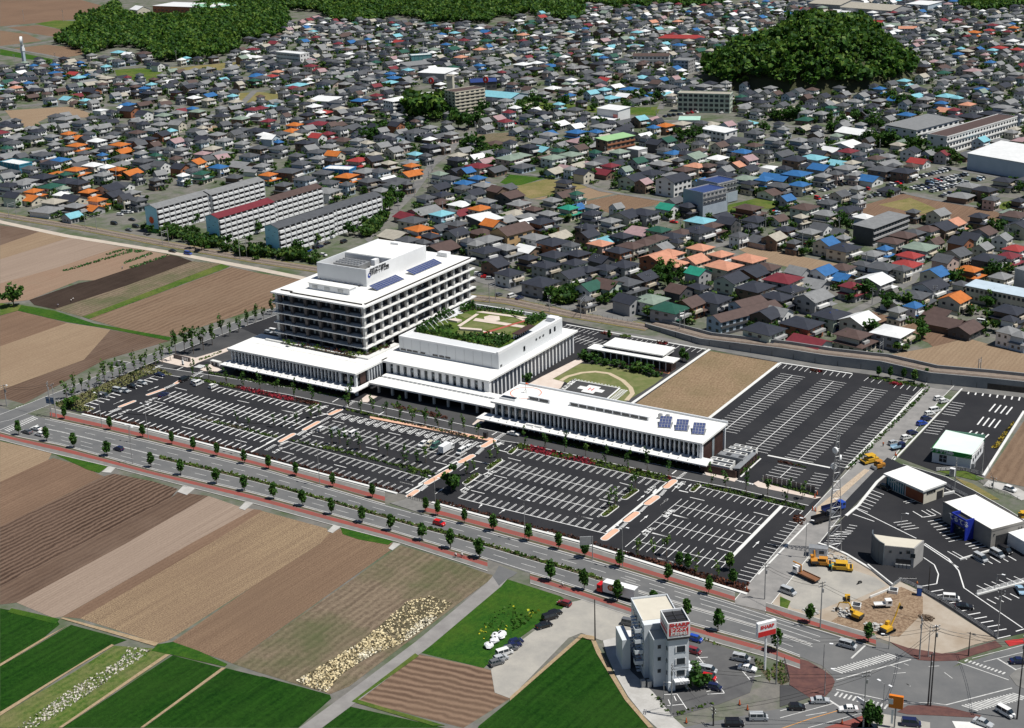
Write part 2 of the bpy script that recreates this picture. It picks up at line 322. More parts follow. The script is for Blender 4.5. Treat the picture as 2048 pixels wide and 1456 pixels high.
FIELDS = [
 ('tan_field', 'pale tan field at the road crossing corner', TAN, '20:0,640 410,730 380,785 0,960'),
 ('brown_field', 'reddish brown field between the pale corner field and the ploughed one', BROWN, '20:380,785 420,772 640,830 790,905 820,915 0,1310 0,960'),
 ('ploughed_field', 'darkest field with curving plough furrows beside the main road', PLOUGH, '20:835,910 900,895 1200,955 1400,1015 1340,1090 31:-1300,0 30:0,345 20:0,1310'),
 ('harrowed_field', 'narrow grey brown harrowed strip next to the ploughed field', PLOUGH2, '20:1340,1090 1400,1040 1640,1070 30:1000,0 130,470 0,485 0,345'),
 ('pale_field', 'smooth pinkish pale field bounded by a green ridge', PINK, '20:1640,1070 1900,1160 2000,1175 30:1510,0 490,580 420,590 130,470 1000,0'),
 ('brown_strip_field', 'thin brown strip between the green ridge and the straw field', BROWN, '20:2000,1175 2046,1180 21:60,1190 30:1660,0 630,595 490,582 1510,0'),
 ('stubble_field', 'big straw coloured stubble field in the middle of the row', STUBBLE, '21:60,1190 560,1325 590,1360 31:520,0 0,330 30:1320,770 1250,790 630,595 1660,0'),
 ('stubble_field', 'reddish brown stubble field right of the straw one', STUB2, '21:590,1360 670,1330 1080,1440 31:1070,55 0,820 30:1830,950 1760,920 1340,790 31:0,330 515,5'),
 ('weedy_field', 'grey green weedy field with a patch of yellow straw', WEEDY, '31:1145,20 1400,95 1870,255 1850,290 740,1130 590,1190 0,1010 30:1830,950 31:0,825'),
 ('wheat_field', 'small dark green wheat plot at the ditch end', WHEAT, '30:0,515 440,600 470,640 340,750 0,955'),
 ('wheat_field', 'streaky dark green wheat plot between two pale paths', WHEAT, '30:0,975 560,645 1000,765 880,810 590,985 0,1330'),
 ('flower_field', 'light green weedy strip with white blossom', WEED, '30:0,1365 600,1005 900,810 1190,830 1330,870 480,1456 0,1456'),
 ('wheat_field', 'dark green wheat plot left of the tan track', WHEAT, '30:1360,885 1745,985 1105,1456 490,1456'),
 ('wheat_field', 'dark green wheat plot between tan track and farm road', WHEAT, '30:1780,985 2046,1050 31:60,1050 590,1195 600,1225 340,1456 30:1130,1456'),
 ('wheat_field', 'wedge of dark green wheat under the furrowed field', WHEAT, '31:740,1285 1500,1456 530,1456'),
 ('furrowed_field', 'brown field with fine straight cross furrows beside the farm road', FURROW, '31:1270,872 1800,985 2040,1060 32:130,1070 0,1225 31:1640,1456 810,1240'),
 ('wheat_field', 'broad dark green wheat field beside the curved concrete track', WHEAT, '32:560,735 650,760 700,860 930,1240 1110,1456 -260,1470 31:1760,1440 32:0,1240'),
 ('grass_lot', 'bright lush grass lot with yellow flowers beside parked cars', GRASS_DK, '31:1985,285 32:400,420 470,470 390,530 200,660 60,760 31:1890,900 1800,985 1285,860'),
 # beyond the hospital, left of the railway
 ('brown_field', 'dark brown field corner by the railway track', PLOUGH2, '10:0,355 330,400 0,515'),
 ('tan_field', 'pale tan field with long faint rows near the railway', TAN, '10:330,400 560,450 0,625 0,515'),
 ('pale_field', 'pale field narrowing towards the vegetable plot', PINK, '10:560,450 945,525 780,580 450,690 0,815 0,625'),
 ('allotment_field', 'brown allotment with vegetable rows', ALLOT, '10:945,525 1100,545 1340,590 740,790 620,790 230,945 0,970 0,815 450,690 780,580'),
 ('dark_field', 'nearly black freshly tilled strip', DARKS, '10:230,945 620,812 740,790 1340,590 1400,600 1515,640 1000,830 430,1018 270,985'),
 ('weedy_field', 'tan and green weedy strip beside the black soil', WEEDY, '10:430,1018 1000,830 1515,640 1740,660 650,1078'),
 ('harrowed_field', 'large brown field with looping tractor lines near the hospital', CURVED, '10:700,1095 1820,685 2046,735 11:300,775 430,790 500,900 400,990 0,1020 10:1345,1235 1000,1180'),
 ('brown_field', 'brown field under the lone round bush', BROWN, '10:0,1070 140,1030 530,1125 0,1310'),
 ('tan_field', 'striped tan field between two brown ones', TAN, '10:530,1125 730,1155 870,1180 20:660,0 0,240 10:0,1310'),
 ('brown_field', 'wide dark reddish brown field along the tree lined street', PLOUGH2, '10:870,1180 1350,1262 20:820,0 190,345 60,310 0,310 0,240 660,0'),
 # far left
 ('brown_field', 'rosy brown field at the top corner before the wood', BROWN, '00:0,0 640,0 830,52 770,110 600,152 0,208'),
 ('brown_field', 'rosy brown field with a green patch below the top corner', BROWN, '00:60,215 300,198 560,248 430,290 250,262'),
 ('grass_field', 'green patch beside the rosy fields', GRASS, '00:270,188 430,160 610,165 600,255 400,212'),
 ('brown_field', 'rosy wedge above the pale farm lane', STUB2, '00:0,240 220,270 330,322 0,362'),
 ('grass_field', 'dark green strip along the pale farm lane', GRASS_DK, '00:0,385 500,482 470,502 0,432'),
 ('brown_field', 'rosy field below the wood beside the lane', STUB2, '00:110,382 360,352 640,378 655,430 500,455'),
 ('grass_field', 'open green slope below the wood', GRASS, '00:900,545 1170,535 1330,590 1290,640 930,630'),
 ('grass_field', 'strip of green and tan verge under the wood road', SEDGE, '00:1340,530 1700,505 1900,470 1880,530 1600,570 1380,580'),
 ('tan_field', 'bare tan field among the houses', TAN, '00:40,870 560,838 710,892 690,925 380,925 300,960 340,1010 180,1045'),
 ('tan_field', 'tan lot behind the twin houses', TAN, '00:1600,985 1800,1000 1830,1035 1620,1045'),
 ('grass_field', 'yellow green lot by the town road', SEDGE, '00:1820,735 2046,725 01:230,745 210,800 60,815 00:1900,805'),
 # town side
 ('grass_field', 'long bright green meadow behind the white hall', GRASS, '02:125,800 420,815 700,835 850,850 1190,840 1150,912 640,885 120,850'),
 ('garden_field', 'vegetable gardens beside the uphill street', WEEDY, '01:1720,1060 2046,1040 02:40,1090 70,1150 01:1800,1165 1640,1150'),
 ('grass_field', 'green rice plot above the tan fields', GRASS_DK, '02:0,1372 270,1402 90,1456 12:0,45 -80,20'),
 ('tan_field', 'olive tan field behind the dense houses', SEDGE, '02:290,1408 600,1450 12:610,58 165,148 20,90 0,60'),
 ('tan_field', 'dry tan field with a diagonal path', TAN, '12:620,60 870,97 560,165 300,160 180,150'),
 ('tan_field', 'dry tan field below the footpath', STUB2, '12:890,108 1230,170 1110,205 790,262 700,235 570,172'),
 ('grass_field', 'green field in front of the scaffolding', GRASS, '12:1520,240 2000,130 13:30,145 230,195 180,225 0,225 12:1800,260'),
 ('brown_field', 'wide brown field behind the grey metal apartment block', BROWN, '13:760,205 1090,108 1340,150 1925,270 1900,345 1550,330 1200,315 780,292'),
 ('grass_field', 'green patch inside the wide brown field', SEDGE, '13:900,195 1150,140 1310,205 1470,292 1190,258'),
 ('tan_field', 'tan field strip behind the blue roofed houses', TAN, '12:1745,520 1900,512 13:0,540 540,652 700,680 680,740 380,730 0,640'),
 ('brown_field', 'brown field inside the grey garden wall', BROWN, '13:850,1035 1600,1240 1330,1315 1290,1280 870,1120'),
 ('tan_field', 'large tan field with tyre tracks beyond the viaduct', TAN, '13:1600,1245 2100,1385 23:2100,130 1700,100 1100,5 13:850,1400 1300,1320'),
 ('brown_field', 'brown field behind the pharmacy', CURVED, '23:2080,430 2100,1010 1900,965 1740,930'),
 ('tan_field', 'brown fallow square inside the hospital grounds', TUSSOCK, 'K6:70,80 570,165 60,570 -270,500 K5:680,685'),
 ('grass_field', 'green verge by the school car park', GRASS, '13:1780,205 2100,120 2100,240 1900,235'),
]
for nm, lb, m, s in FIELDS: sheet(nm, W('F', s) if ':' not in s.split()[0] else W('F', s), m, lb, 'field')
VERGE = [('31:1880,300 1270,868 1330,850 1985,290', GRASS_DK, 'green strip between grass lot and farm road'),
 ('20:420,738 850,838 780,890 690,865', GRASS_DK, 'green roadside strip above the ploughed field'),
 ('21:670,1312 1090,1425 1050,1456 820,1415 690,1372', GRASS_DK, 'green roadside strip above the brown stubble'),
 ('10:170,985 430,1030 740,1130 1350,1240 1330,1265 860,1172 520,1118 140,1028', GRASS_DK, 'green ditch bank by the lone bush'),
 ('10:0,970 170,985 140,1028 0,1068', GRASS, 'green corner left of the lone bush'),
 ('10:650,1078 1740,662 1810,682 700,1095', GRASS, 'green path between weedy and harrowed fields'),
 ('30:1240,800 1360,780 1560,850 1790,955 1770,975 1350,880 1190,850', GRASS_DK, 'overgrown ditch bank in the field corner'),
 ('30:90,515 470,600 440,640 60,545', GRASS_DK, 'grassy ditch bank by the small wheat plot'),
 ('31:760,1250 1260,870 1290,890 810,1235 1500,1440 1400,1440', GRASS, 'grass verge round the furrowed field'),
 ('22:500,20 2046,360', GRASS, ''),
 ('L5:0,560 90,600 60,670 0,655', GRASS, 'grass patch on the gravel yard beside the road'),
 ('L2:200,640 560,640 810,740 700,760 440,700', GRASS, 'grass bank below the pharmacy fence'),
 ('L2:430,720 660,800 1000,1000 800,1000', SEDGE, 'dry bank between the fresh road and the track')]
for i, (s, m, lb) in enumerate(VERGE):
 p = W('F', s)
 if len(p) > 2: sheet('grass_verge', p, m, lb, 'verge', z=.09+i*.004)
TRACKS = [('30:340,752 560,640 500,672 0,975 0,955', 'bare earth path between two wheat plots'), ('30:595,985 900,808 880,800 0,1335 0,1365', 'pale path beside the flower strip'),
 ('30:1745,985 1780,985 1130,1456 1105,1456', 'tan track between two wheat plots'), ('30:470,595 500,590 1250,790 1220,815', 'straw covered ditch bank'),
 ('30:1340,880 490,1456 460,1456 1300,880', 'brown track right of the flower strip'), ('32:560,720 660,735 700,830 930,1225 1130,1456 1090,1456 905,1240 680,870 640,770 570,745 0,1245 0,1215', 'brown bank round the wheat field')]
for s, lb in TRACKS: sheet('earth_track', W('F', s), soil('path_soil', (.28, .2, .12), (.4, .31, .2), 90, 3, .1, .4, 1.2), lb, 'track', z=.15+_ZK[0] % 7*.004)
# straw, flowers and vegetable rows lying on the fields
STRAW = mat('straw', (.62, .5, .28), (.78, .68, .45), .9, 1.5)
bed('straw_litter', W('31', '320,1090 560,1180 680,1040 860,920 1000,850 1150,800 1440,590 1370,570 1100,760 1000,700 950,680 800,800'), STRAW, 'yellow straw strewn over the weedy field', .16, 8.0, .42, mat('pale_straw', (.8, .74, .58), None, .9), 'straw', 3, z0=.1)
bed('straw_litter', W('31', '950,680 1000,700 1140,740 1440,580 1560,475 1380,420 1200,460'), STRAW, 'thin straw on the upper weedy field', .15, 3.6, .38, None, 'straw', 4, z0=.1)
bed('white_flowers', W('30', '1010,815 1190,850 720,1180 290,1456 130,1456 560,1150 950,920'), mat('white_blossom', (.62, .58, .52), (.45, .42, .36), .9, 2), 'white blossom strip across the green weeds', .3, 4.5, .38, leafmat('weed_leaf', (.06, .12, .02), (.12, .17, .04)), 'flowers', 5)
bed('yellow_flowers', W('32', '0,560 120,520 240,530 120,640 20,700'), mat('yellow_blossom', (.45, .42, .02), (.3, .36, .03), .9, 2), 'yellow flowers in the grass lot', .4, 1.6, .6, leafmat('meadow_leaf', (.03, .1, .012), (.07, .14, .02)), 'flowers', 6)
bed('yellow_flowers', W('31', '1900,520 2046,460 2046,640 1960,700 1850,800 1750,720'), mat('yellow_blossom', (.45, .42, .02)), 'yellow flowers beside the farm road grass', .3, .9, .5, leafmat('meadow_leaf', (.03, .1, .012), (.07, .14, .02)), 'flowers', 7)
VEG = leafmat('vegetable_leaf', (.03, .12, .03), (.06, .16, .04))
for i, (s, lb) in enumerate([('490,715 1030,556 1040,568 520,722', 'long green crop row in the allotment'), ('960,655 1190,572 1200,585 980,662', 'blue green crop row by the kneeling farmer'), ('1010,690 1320,588 1330,600 1040,697', 'green crop row beside the black soil'), ('820,590 960,545 985,552 860,592', 'yellow green crop rows under netting'), ('1000,545 1150,560 1080,575 990,560', 'green vegetable bed at the railway lane')]):
 bed('crop_row', W('10', s), VEG, lb, .6, 2.5, .6, None, 'crops', 20+i)
# concrete slabs over the roadside ditch, ditch itself
for i, s in enumerate(('20:800,885 850,843 910,850 870,890', '20:1395,1040 1440,995 1535,1012 1470,1065', '20:1880,1170 1930,1120 1992,1130 1925,1185', '21:570,1350 620,1300 675,1315 610,1365', '31:1050,45 1090,0 1145,10 1080,60')):
 sheet('culvert_slab', W('F', s), CONC, '%s pale concrete slab bridging the roadside ditch from the crossing' % ORD[i], 'slab', h=.18, kind='structure')
# ================================================================== roads
def interp(P, us): return [np.interp(us, [p[0] for p in P], [p[1] for p in P])] if False else np.interp(us, [p[0] for p in P], [p[1] for p in P])
FK = [(-60, 801), (96, 838), (190, 858), (299, 883.6), (520, 937), (637, 971), (760, 1007), (842, 1029), (893, 1040), (1160, 1114.5), (1245, 1140), (1452, 1203), (1560, 1238), (1700, 1281), (1775, 1303)]
NK = [(-60, 848), (33, 872.5), (123, 890), (300, 938.6), (510, 987), (760, 1055.7), (990, 1124), (1053, 1144.6), (1100, 1158), (1278, 1217), (1384, 1249), (1540, 1291), (1622, 1322.5), (1650, 1334)]
FO = [(-60, 776), (113, 820), (299, 863), (510, 917), (797, 992), (856, 1007), (1160, 1089), (1490, 1192), (1530, 1205), (1640, 1239), (1740, 1268), (1792, 1285)]
NO = [(-60, 866), (0, 880), (105, 907), (216, 933), (520, 1011), (662, 1050), (790, 1083), (988, 1147), (1020, 1154.5), (1160, 1199), (1274, 1237), (1442, 1289), (1540, 1317), (1600, 1338)]
def rw(P, u0, u1, n=50):
 us = np.linspace(u0, u1, n); return [g(float(u), float(v)) for u, v in zip(us, np.interp(us, [p[0] for p in P], [p[1] for p in P]))]
def between(P, Q, f, u0, u1, n=50):
 return [lerp(a, b, f) for a, b in zip(rw(P, u0, u1, n), rw(Q, u0, u1, n))]
b = MB(); b.strip(rw(NK, -60, 1650), rw(FK, -60, 1650), .065)
b.poly([(x, y, .061) for x, y in ccw(W('F', '1600,1232 1800,1298 1876,1303 1920,1325 1905,1335 2100,1270 2100,1480 1560,1480 1280,1470 1330,1462 1600,1410 1650,1396 1668,1375 1664,1350 1640,1328'))])
mainroad = tag(b.obj('main_road', ASPH_ROAD), 'grey four lane main road crossing the fields to the big junction', 'road', kind='structure')
# pavements with kerbs, red strip, planting strip
def pavement(K, O, u0, u1, lb, redf=(.28, .62)):
 n = 44; k, o = rw(K, u0, u1, n), rw(O, u0, u1, n); b = MB()
 b.strip(k, o, .16, 0)
 for i in range(n-1): b.quad((*k[i], 0), (*k[i], .16), (*k[i+1], .16), (*k[i+1], 0), 1)
 b.strip(k, [lerp(a, c, .07) for a, c in zip(k, o)], .172, 1)
 b.strip([lerp(a, c, redf[0]) for a, c in zip(k, o)], [lerp(a, c, redf[1]) for a, c in zip(k, o)], .166, 2)
 b.strip([lerp(a, c, .07) for a, c in zip(k, o)], [lerp(a, c, .24) for a, c in zip(k, o)], .169, 3)
 b.strip([lerp(a, c, .96) for a, c in zip(k, o)], [lerp(a, c, 1.02) for a, c in zip(k, o)], .176, 1)
 return tag(b.obj('pavement', [PAVE_GREY, CONC, PAVE_RED, BED_SOIL]), lb, 'pavement', kind='structure')
pavement(FK, FO, 100, 770, 'red striped pavement along the hospital parking hedge'); pavement(FK, FO, 848, 1470, 'red striped pavement past the hospital driveway')
pavement(FK, FO, 1532, 1752, 'red striped pavement below the gravel yard')
pavement(NK, NO, 0, 975, 'red striped pavement along the brown fields'); pavement(NK, NO, 1060, 1275, 'red striped pavement beside the grass lot'); pavement(NK, NO, 1275, 1600, 'red striped pavement in front of the white office tower')
# median: kerbed hedge, then a narrow kerb
mk = [(0, 868), (120, 874)]
def median(u0, u1, f0, f1, z, m, name, lb):
 b = MB(); L, R = between(FK, NK, f0, u0, u1), between(FK, NK, f1, u0, u1); b.strip(R, L, z)
 for i in range(len(L)-1):
  b.quad((*L[i], 0), (*L[i], z), (*L[i+1], z), (*L[i+1], 0)); b.quad((*R[i+1], 0), (*R[i+1], z), (*R[i], z), (*R[i], 0))
 return tag(b.obj(name, m), lb, 'median', kind='structure')
median(318, 1206, .455, .555, .15, BED_SOIL, 'median_strip', 'planted strip along the middle of the main road')
median(1212, 1622, .5, .53, .15, CONC, 'median_kerb', 'low kerb dividing the main road near the junction')
HEDGE = leafmat('hedge_leaf', (.05, .11, .014), (.11, .15, .025)); HEDGE_D = leafmat('dark_hedge_leaf', (.028, .075, .012), (.065, .105, .02))
L, R = between(FK, NK, .462, 320, 1204, 60), between(FK, NK, .548, 320, 1204, 60)
bed('median_hedge', L+R[::-1], HEDGE, 'low green hedge along the middle of the main road', .8, 5, .55, HEDGE_D, 'hedge', 31, z0=.15)
# paint
b = MB()
def dashes(f, u0, u1, wd=.17, ln=5.0, gap=5.0):
 P = between(FK, NK, f, u0, u1, 90); acc = 0; on = True
 for a, c in zip(P, P[1:]):
  l = math.dist(a, c); t = 0.0
  while t < l:
   lim = ln if on else gap; s = min(lim-acc, l-t)
   if on: b.line(lerp(a, c, t/l), lerp(a, c, (t+s)/l), wd, .088)
   t += s; acc += s
   if acc >= lim-1e-6: acc = 0; on = not on
for f in (.045, .955): b.pline(between(FK, NK, f, 90, 1600), .22, .084)
for f in (.435, .575): b.pline(between(FK, NK, f, 300, 1215), .2, .084)
for f in (.47, .56): b.pline(between(FK, NK, f, 1215, 1625), .2, .086)
dashes(.25, 90, 1280); dashes(.77, 300, 1600); dashes(.645, 80, 320, .17, 6, 4); dashes(.8, 80, 320, .17, 6, 4)
b.pline(between(FK, NK, .46, 75, 318), .22, .086); b.pline(between(FK, NK, .44, 95, 318), .18, .088)
for f in (.17, .32): dashes(f, 1250, 1420, .2, 5, 3); b.pline(between(FK, NK, f, 1420, 1640), .2, .086)
def zebra(p, q, r, n, wd=.45):
 """bars from edge p-q, each reaching by the vector p-r"""
 d = (r[0]-p[0], r[1]-p[1])
 for i in range(n):
  a = lerp(p, q, (i+.5)/n); b.line(a, (a[0]+d[0], a[1]+d[1]), wd, .089)
def zeb(t, s, n, wd=.45): p = W(t, s); zebra(p[0], p[1], p[2], n, wd)
zeb('J1', '50,1230 460,1045 120,1260', 14); zeb('J1', '200,930 390,870 330,965', 5); b.line(*W('J1', '0,1230 460,1040'), .35, .087); b.line(*W('J1', '290,1280 520,1155'), .45, .087)
zeb('L6', '930,285 425,425 1030,320', 19); b.line(*W('L6', '480,515 1120,340'), .35, .087); b.line(*W('L6', '610,330 730,218'), .5, .087)
zeb('L6', '480,612 940,730 450,648', 12); b.line(*W('L6', '480,595 920,690'), .3, .087); b.line(*W('L6', '390,668 525,755'), .5, .087)
zeb('L7', '650,335 1000,455 625,350', 11); b.line(*W('L7', '580,362 1015,515'), .3, .087); b.line(*W('L7', '915,330 1080,430'), .45, .087)
zeb('L7', '600,735 1060,625 740,780', 17); b.line(*W('L7', '480,728 1045,583'), .32, .087)
for s in ('0,840 460,715', '220,820 400,790', '0,780 270,705', '240,924 700,798'): b.line(*W('L6', s), .22, .09)
for s in ('700,330 1146,215', '800,360 1146,275', '1000,375 1146,335', '1080,425 1146,405', '370,712 480,728', '100,715 360,708', '465,450 535,503', '140,545 175,570', '330,400 420,395'): b.line(*W('L7', s), .2, .091)
for s in ('950,390 1030,420', '1060,375 1100,390', '970,460 1075,452', '1080,545 1110,565', '480,0 640,60'): b.line(*W('L6', s), .2, .091)
b.pline(W('L6', '0,935 250,850 520,770'), .22, .093, 1)
tag(b.obj('road_markings', [PAINT_OLD, mat('orange_road_paint', (.62, .3, .08), None, .7)]), 'white lane lines, stop lines and zebra crossings on the main road', 'markings', kind='structure')
# junction corners
for s, m, lb in (('L6:70,310 240,355 370,430 450,490 470,530 440,600 380,660 250,665 80,555 85,520 30,350', PAVE_BRICK, 'dark red brick corner in front of the white office tower'),
                 ('L7:0,190 240,345 380,355 580,350 720,300 960,228 900,180 560,285 440,290 330,270 150,240', PAVE_BRICK, 'dark red brick corner below the excavated yard'),
                 ('L7:60,790 150,735 330,730 480,745 780,820 760,840 400,820 150,810', PAVE_BRICK, 'dark red brick corner by the orange sign'),
                 ('L6:0,560 80,560 250,665 0,745', ASPH_SITE, 'dark asphalt strip beside the brick corner'),
                 ('L6:380,924 720,818 800,924', PAVE_RED, 'red pavement at the lower edge by the roadside shop'),
                 ('L6:720,840 850,800 960,820 1283,880 1283,1000 600,1000', GRAVEL, 'forecourt of the roadside shop under the orange sign'),
                 ('L7:530,868 760,880 900,1000 600,1000', CONC_W, 'white concrete apron at the bottom edge'), ('L7:1020,480 1080,430 1160,410 1160,600 1080,560', PAVE_GREY, 'grey pavement tip at the right edge of the junction'),
                 ('L4:1130,850 1294,830 1294,870 1170,895', mat('bright_red_paving', (.5, .03, .03), None, .8), 'bright red paving by the shop car park entrance')):
 sheet('pavement', W('F', s), m, lb, 'pavement', h=.14, kind='structure')
# side roads, lanes
def road(lb, t, s, wd, m=ASPH_TOWN, z=None, name='road', edge=None):
 P = W(t, s); z = z if z is not None else .1+(_ZK[0] % 11)*.004; _ZK[0] += 1
 b = MB(); b.strip(offset(P, -wd/2), offset(P, wd/2), z, 0)
 if edge:
  for q in (-1, 1): b.strip(offset(P, q*wd/2-.1), offset(P, q*wd/2+.1), z+.02, 1)
 return tag(b.obj(name, [m, edge or m]), lb, 'road', kind='structure')
road('grey street climbing from the crossing past the tree row', 'F', '-60,850 10,835 70,812 150,780 300,718 400,678 470,652 560,620 640,585', 8.2, ASPH_ROAD, .1, edge=CONC_W)
road('wide grey street left of the crossing', 'F', '-80,816 20,848', 17, ASPH_ROAD, .058)
road('narrow grey farm road between fields and grass lot', '31', '1950,250 1880,330 1330,790 800,1190 440,1456 300,1560', 4.6, mat('farm_asphalt', (.2, .19, .185), (.26, .25, .24), .9, .2), .11)
b = MB(); b.poly([(x, y, .115) for x, y in ccw(W('F', '31:1870,265 1890,235 1920,180 32:60,235 20,265 31:1985,285 1920,340'))]); tag(b.obj('road', ASPH_ROAD), 'mouth of the farm road at the main road', 'road', kind='structure')
sheet('concrete_track', W('32', '730,770 900,728 960,735 880,850 950,1010 1130,1180 1290,1380 1390,1470 1180,1480 1050,1360 930,1210 830,1040 760,880'), CONC, 'curved pale concrete track beside the wheat field', 'track', z=.12)
sheet('gravel_lot', W('32', '470,470 560,450 1000,570 1005,700 900,735 720,770 640,740 560,710 460,750 0,1225 -120,1180 -150,1000 60,790 250,650 400,530'), GRAVEL, 'grey gravel car park beside the grass lot', 'car park', z=.1)
road('sandy lane along the railway with the blue van', '10', '-100,300 0,330 520,440 1330,570 2046,705 3300,960', 4.4, mat('sandy_lane', (.42, .36, .3), (.5, .44, .37), .9, .2), .1)
road('right hand street with the paving machines', 'F', '1497,1215 1530,1175 1640,1040 1750,920 1850,800 1885,765', 9.5, mat('street_asphalt', (.2, .195, .19), (.27, .26, .25), .9, .2), .1, edge=CONC_W)
sheet('fresh_road', W('23', '600,1160 690,1060 970,770 1040,800 1130,850 1000,880 900,950 620,1240 560,1260 470,1220'), ASPH_BLACK, 'black freshly laid asphalt of the right hand street', 'road', z=.15)
sheet('excavated_strip', W('23', '420,1160 790,860 830,870 600,1080 480,1190 400,1260'), soil('rubble_soil', (.4, .31, .23), (.52, .43, .33), 50, 2, .1, .3, 1.2), 'sandy milled strip beside the fresh asphalt', 'road', z=.155)
road('black fresh asphalt lane behind the two white shops', 'F', '1795,935 1880,960 1930,985 2000,1025 2100,1090', 6.5, ASPH_BLACK, .14, edge=CONC_W)
road('pale track with a white car right of the shops', 'L2', '820,790 1000,830 1160,880 1350,990', 5, CONC, .12)
sheet('town_street', W('F', '740,487 760,455 790,430 830,390 872,330 905,305 920,285 945,268 940,262 915,278 895,297 862,322 845,345 815,380 780,420 730,480'), ASPH_TOWN, 'grey town street running uphill between the houses', 'road', z=.12)
for lb, s, wd in (('grey lane along the hillside wood', '00:1250,560 1500,520 1750,490 2046,480', 5), ('pale farm lane past the sign tower', '00:-50,362 350,430 700,505 900,548 1150,525 1400,510', 5),
                  ('grey road from the wood to the farm lane', '00:100,372 430,322 640,280 700,255', 6), ('grey town street below the twin houses', '00:0,850 400,815 900,830 1400,835 1600,900 1900,820 01:0,715 220,700', 6),
                  ('grey lane past the blue roofed shop', '01:200,700 230,620 300,560', 5), ('grey street in front of the blue roofed store', '01:1680,780 2046,820 02:0,790 110,760 260,700 400,690', 6),
                  ('grey street past the green walled office', '02:1180,860 1230,760 1260,690', 5), ('grey canal street by the green walled office', '02:860,930 1200,950 1500,965 03:0,985 500,1012', 6),
                  ('narrow lane behind the tan fields', '02:0,1360 250,1385 12:490,0 720,85 1220,165 1300,190', 4), ('grey street on the town side of the railway', '12:-300,760 0,845 200,905 500,1005 760,1050 980,1110', 9),
                  ('grey lane to the tan strip field', '12:1240,570 1560,540 1930,430', 5), ('grey street climbing past the white roofed house', '13:480,1070 690,1045 900,940 1150,800 1200,730 1100,640', 5),
                  ('pale lane past the car park field', '13:1060,92 1340,155 1930,255 2100,290', 4), ('wide grey street beside the sports hall', '03:1380,1310 1700,1360 2100,1430', 8),
                  ('narrow lane by the two long flats', '13:430,1160 600,1210 700,1290', 5), ('grey gravel lane along the viaduct', 'K6:-700,-60 0,40 600,150 1300,245 K7:750,170 1300,225', 5)):
 road(lb, 'F', s, wd)
# ================================================================== railway
RAIL = W('F', '-40,421 0,430 175,458 336,489 520,522 640,540 760,563 850,582 942,595 1020,603 1147,630 1230,644 1300,656')
BALLAST = mat('rail_ballast', (.17, .135, .11), (.25, .205, .17), .95, .5, det=6)
b = MB(); b.strip(offset(RAIL, -4.6), offset(RAIL, 4.6), .125, 1); b.strip(offset(RAIL, -2.6), offset(RAIL, 2.6), .3, 0)
for q in (-1, 1): b.strip(offset(RAIL, q*2.6), offset(RAIL, q*3.4), .2, 0)
rw_ = tag(b.obj('railway_bed', [BALLAST, SEDGE]), 'brown ballast of the railway curving past the hospital', 'railway', kind='structure')
b = MB()
for q in (-.55, .55):
 for a, c in zip(offset(RAIL, q), offset(RAIL, q)[1:]): b.tube((*a, .42), (*c, .42), .07, 4)
b.obj('rail', mat('rail_steel', (.16, .12, .1), None, .5), rw_)
b = MB()
for x, y, a in along(RAIL, 1.4): b.obox(x, y, .28, .36, .25, 2.0, a)
b.obj('sleeper', mat('sleeper', (.3, .28, .26), (.2, .17, .14), .9), rw_)['kind'] = 'stuff'
# concrete viaduct continuing the railway
VN = W('F', '1290,655 1400,690 1566,716 1649,730 1760,743 1860,767 1973,778 2100,792'); VH = [0.8, 1.8, 3.0, 3.1, 3.2, 3.3, 3.4, 3.5]
VF = offset(VN, 8.5)
VCON = mat('stained_concrete', (.2, .215, .225), (.29, .295, .295), .9, .12, det=7, bmp=.1)
via = thing('railway_viaduct', 'long grey concrete railway embankment wall beyond the staff car park', 'viaduct', (*VN[0], 0))
def rel(o, p): return (p[0]-o.location[0], p[1]-o.location[1])
for nm, P, dz, th in (('retaining_wall', VN, 1.0, .5), ('parapet', VF, 1.2, .5)):
 b = MB(); Q = offset(P, th)
 for i in range(len(P)-1):
  p, q, r_, s_ = rel(via, P[i]), rel(via, P[i+1]), rel(via, Q[i+1]), rel(via, Q[i]); h0, h1 = VH[i]+dz, VH[i+1]+dz
  b.quad((*p, 0), (*q, 0), (*q, h1), (*p, h0)); b.quad((*p, h0), (*q, h1), (*r_, h1), (*s_, h0)); b.quad((*s_, h0), (*r_, h1), (*r_, 0), (*s_, 0))
 b.obj(nm, VCON, via)
b = MB()
for i in range(len(VN)-1):
 p, q, r_, s_ = [rel(via, k) for k in (VN[i], VN[i+1], VF[i+1], VF[i])]
 b.quad((*p, VH[i]), (*q, VH[i+1]), (*r_, VH[i+1]), (*s_, VH[i]))
b.obj('track_bed', BALLAST, via)
b = MB()
for q in (3.6, 4.7):
 P = offset(VN, q)
 for i in range(len(P)-1): b.tube((*rel(via, P[i]), VH[i]+.15), (*rel(via, P[i+1]), VH[i+1]+.15), .07, 4)
b.obj('rail', _MC['rail_steel'], via)
b = MB()
for x, y, a in along(VN, 9.0): b.obox(x-via.location[0], y-via.location[1], 0, 2.2, .12, .2, a)
b.obj('wall_joint', SHADOWGAP, via)
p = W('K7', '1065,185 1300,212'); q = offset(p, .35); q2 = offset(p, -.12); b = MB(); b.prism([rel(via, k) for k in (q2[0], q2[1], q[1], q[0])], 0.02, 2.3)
b.obj('underpass_opening', SHADOWGAP, via)  # dark block over the wall, painted as the shade inside the underpass
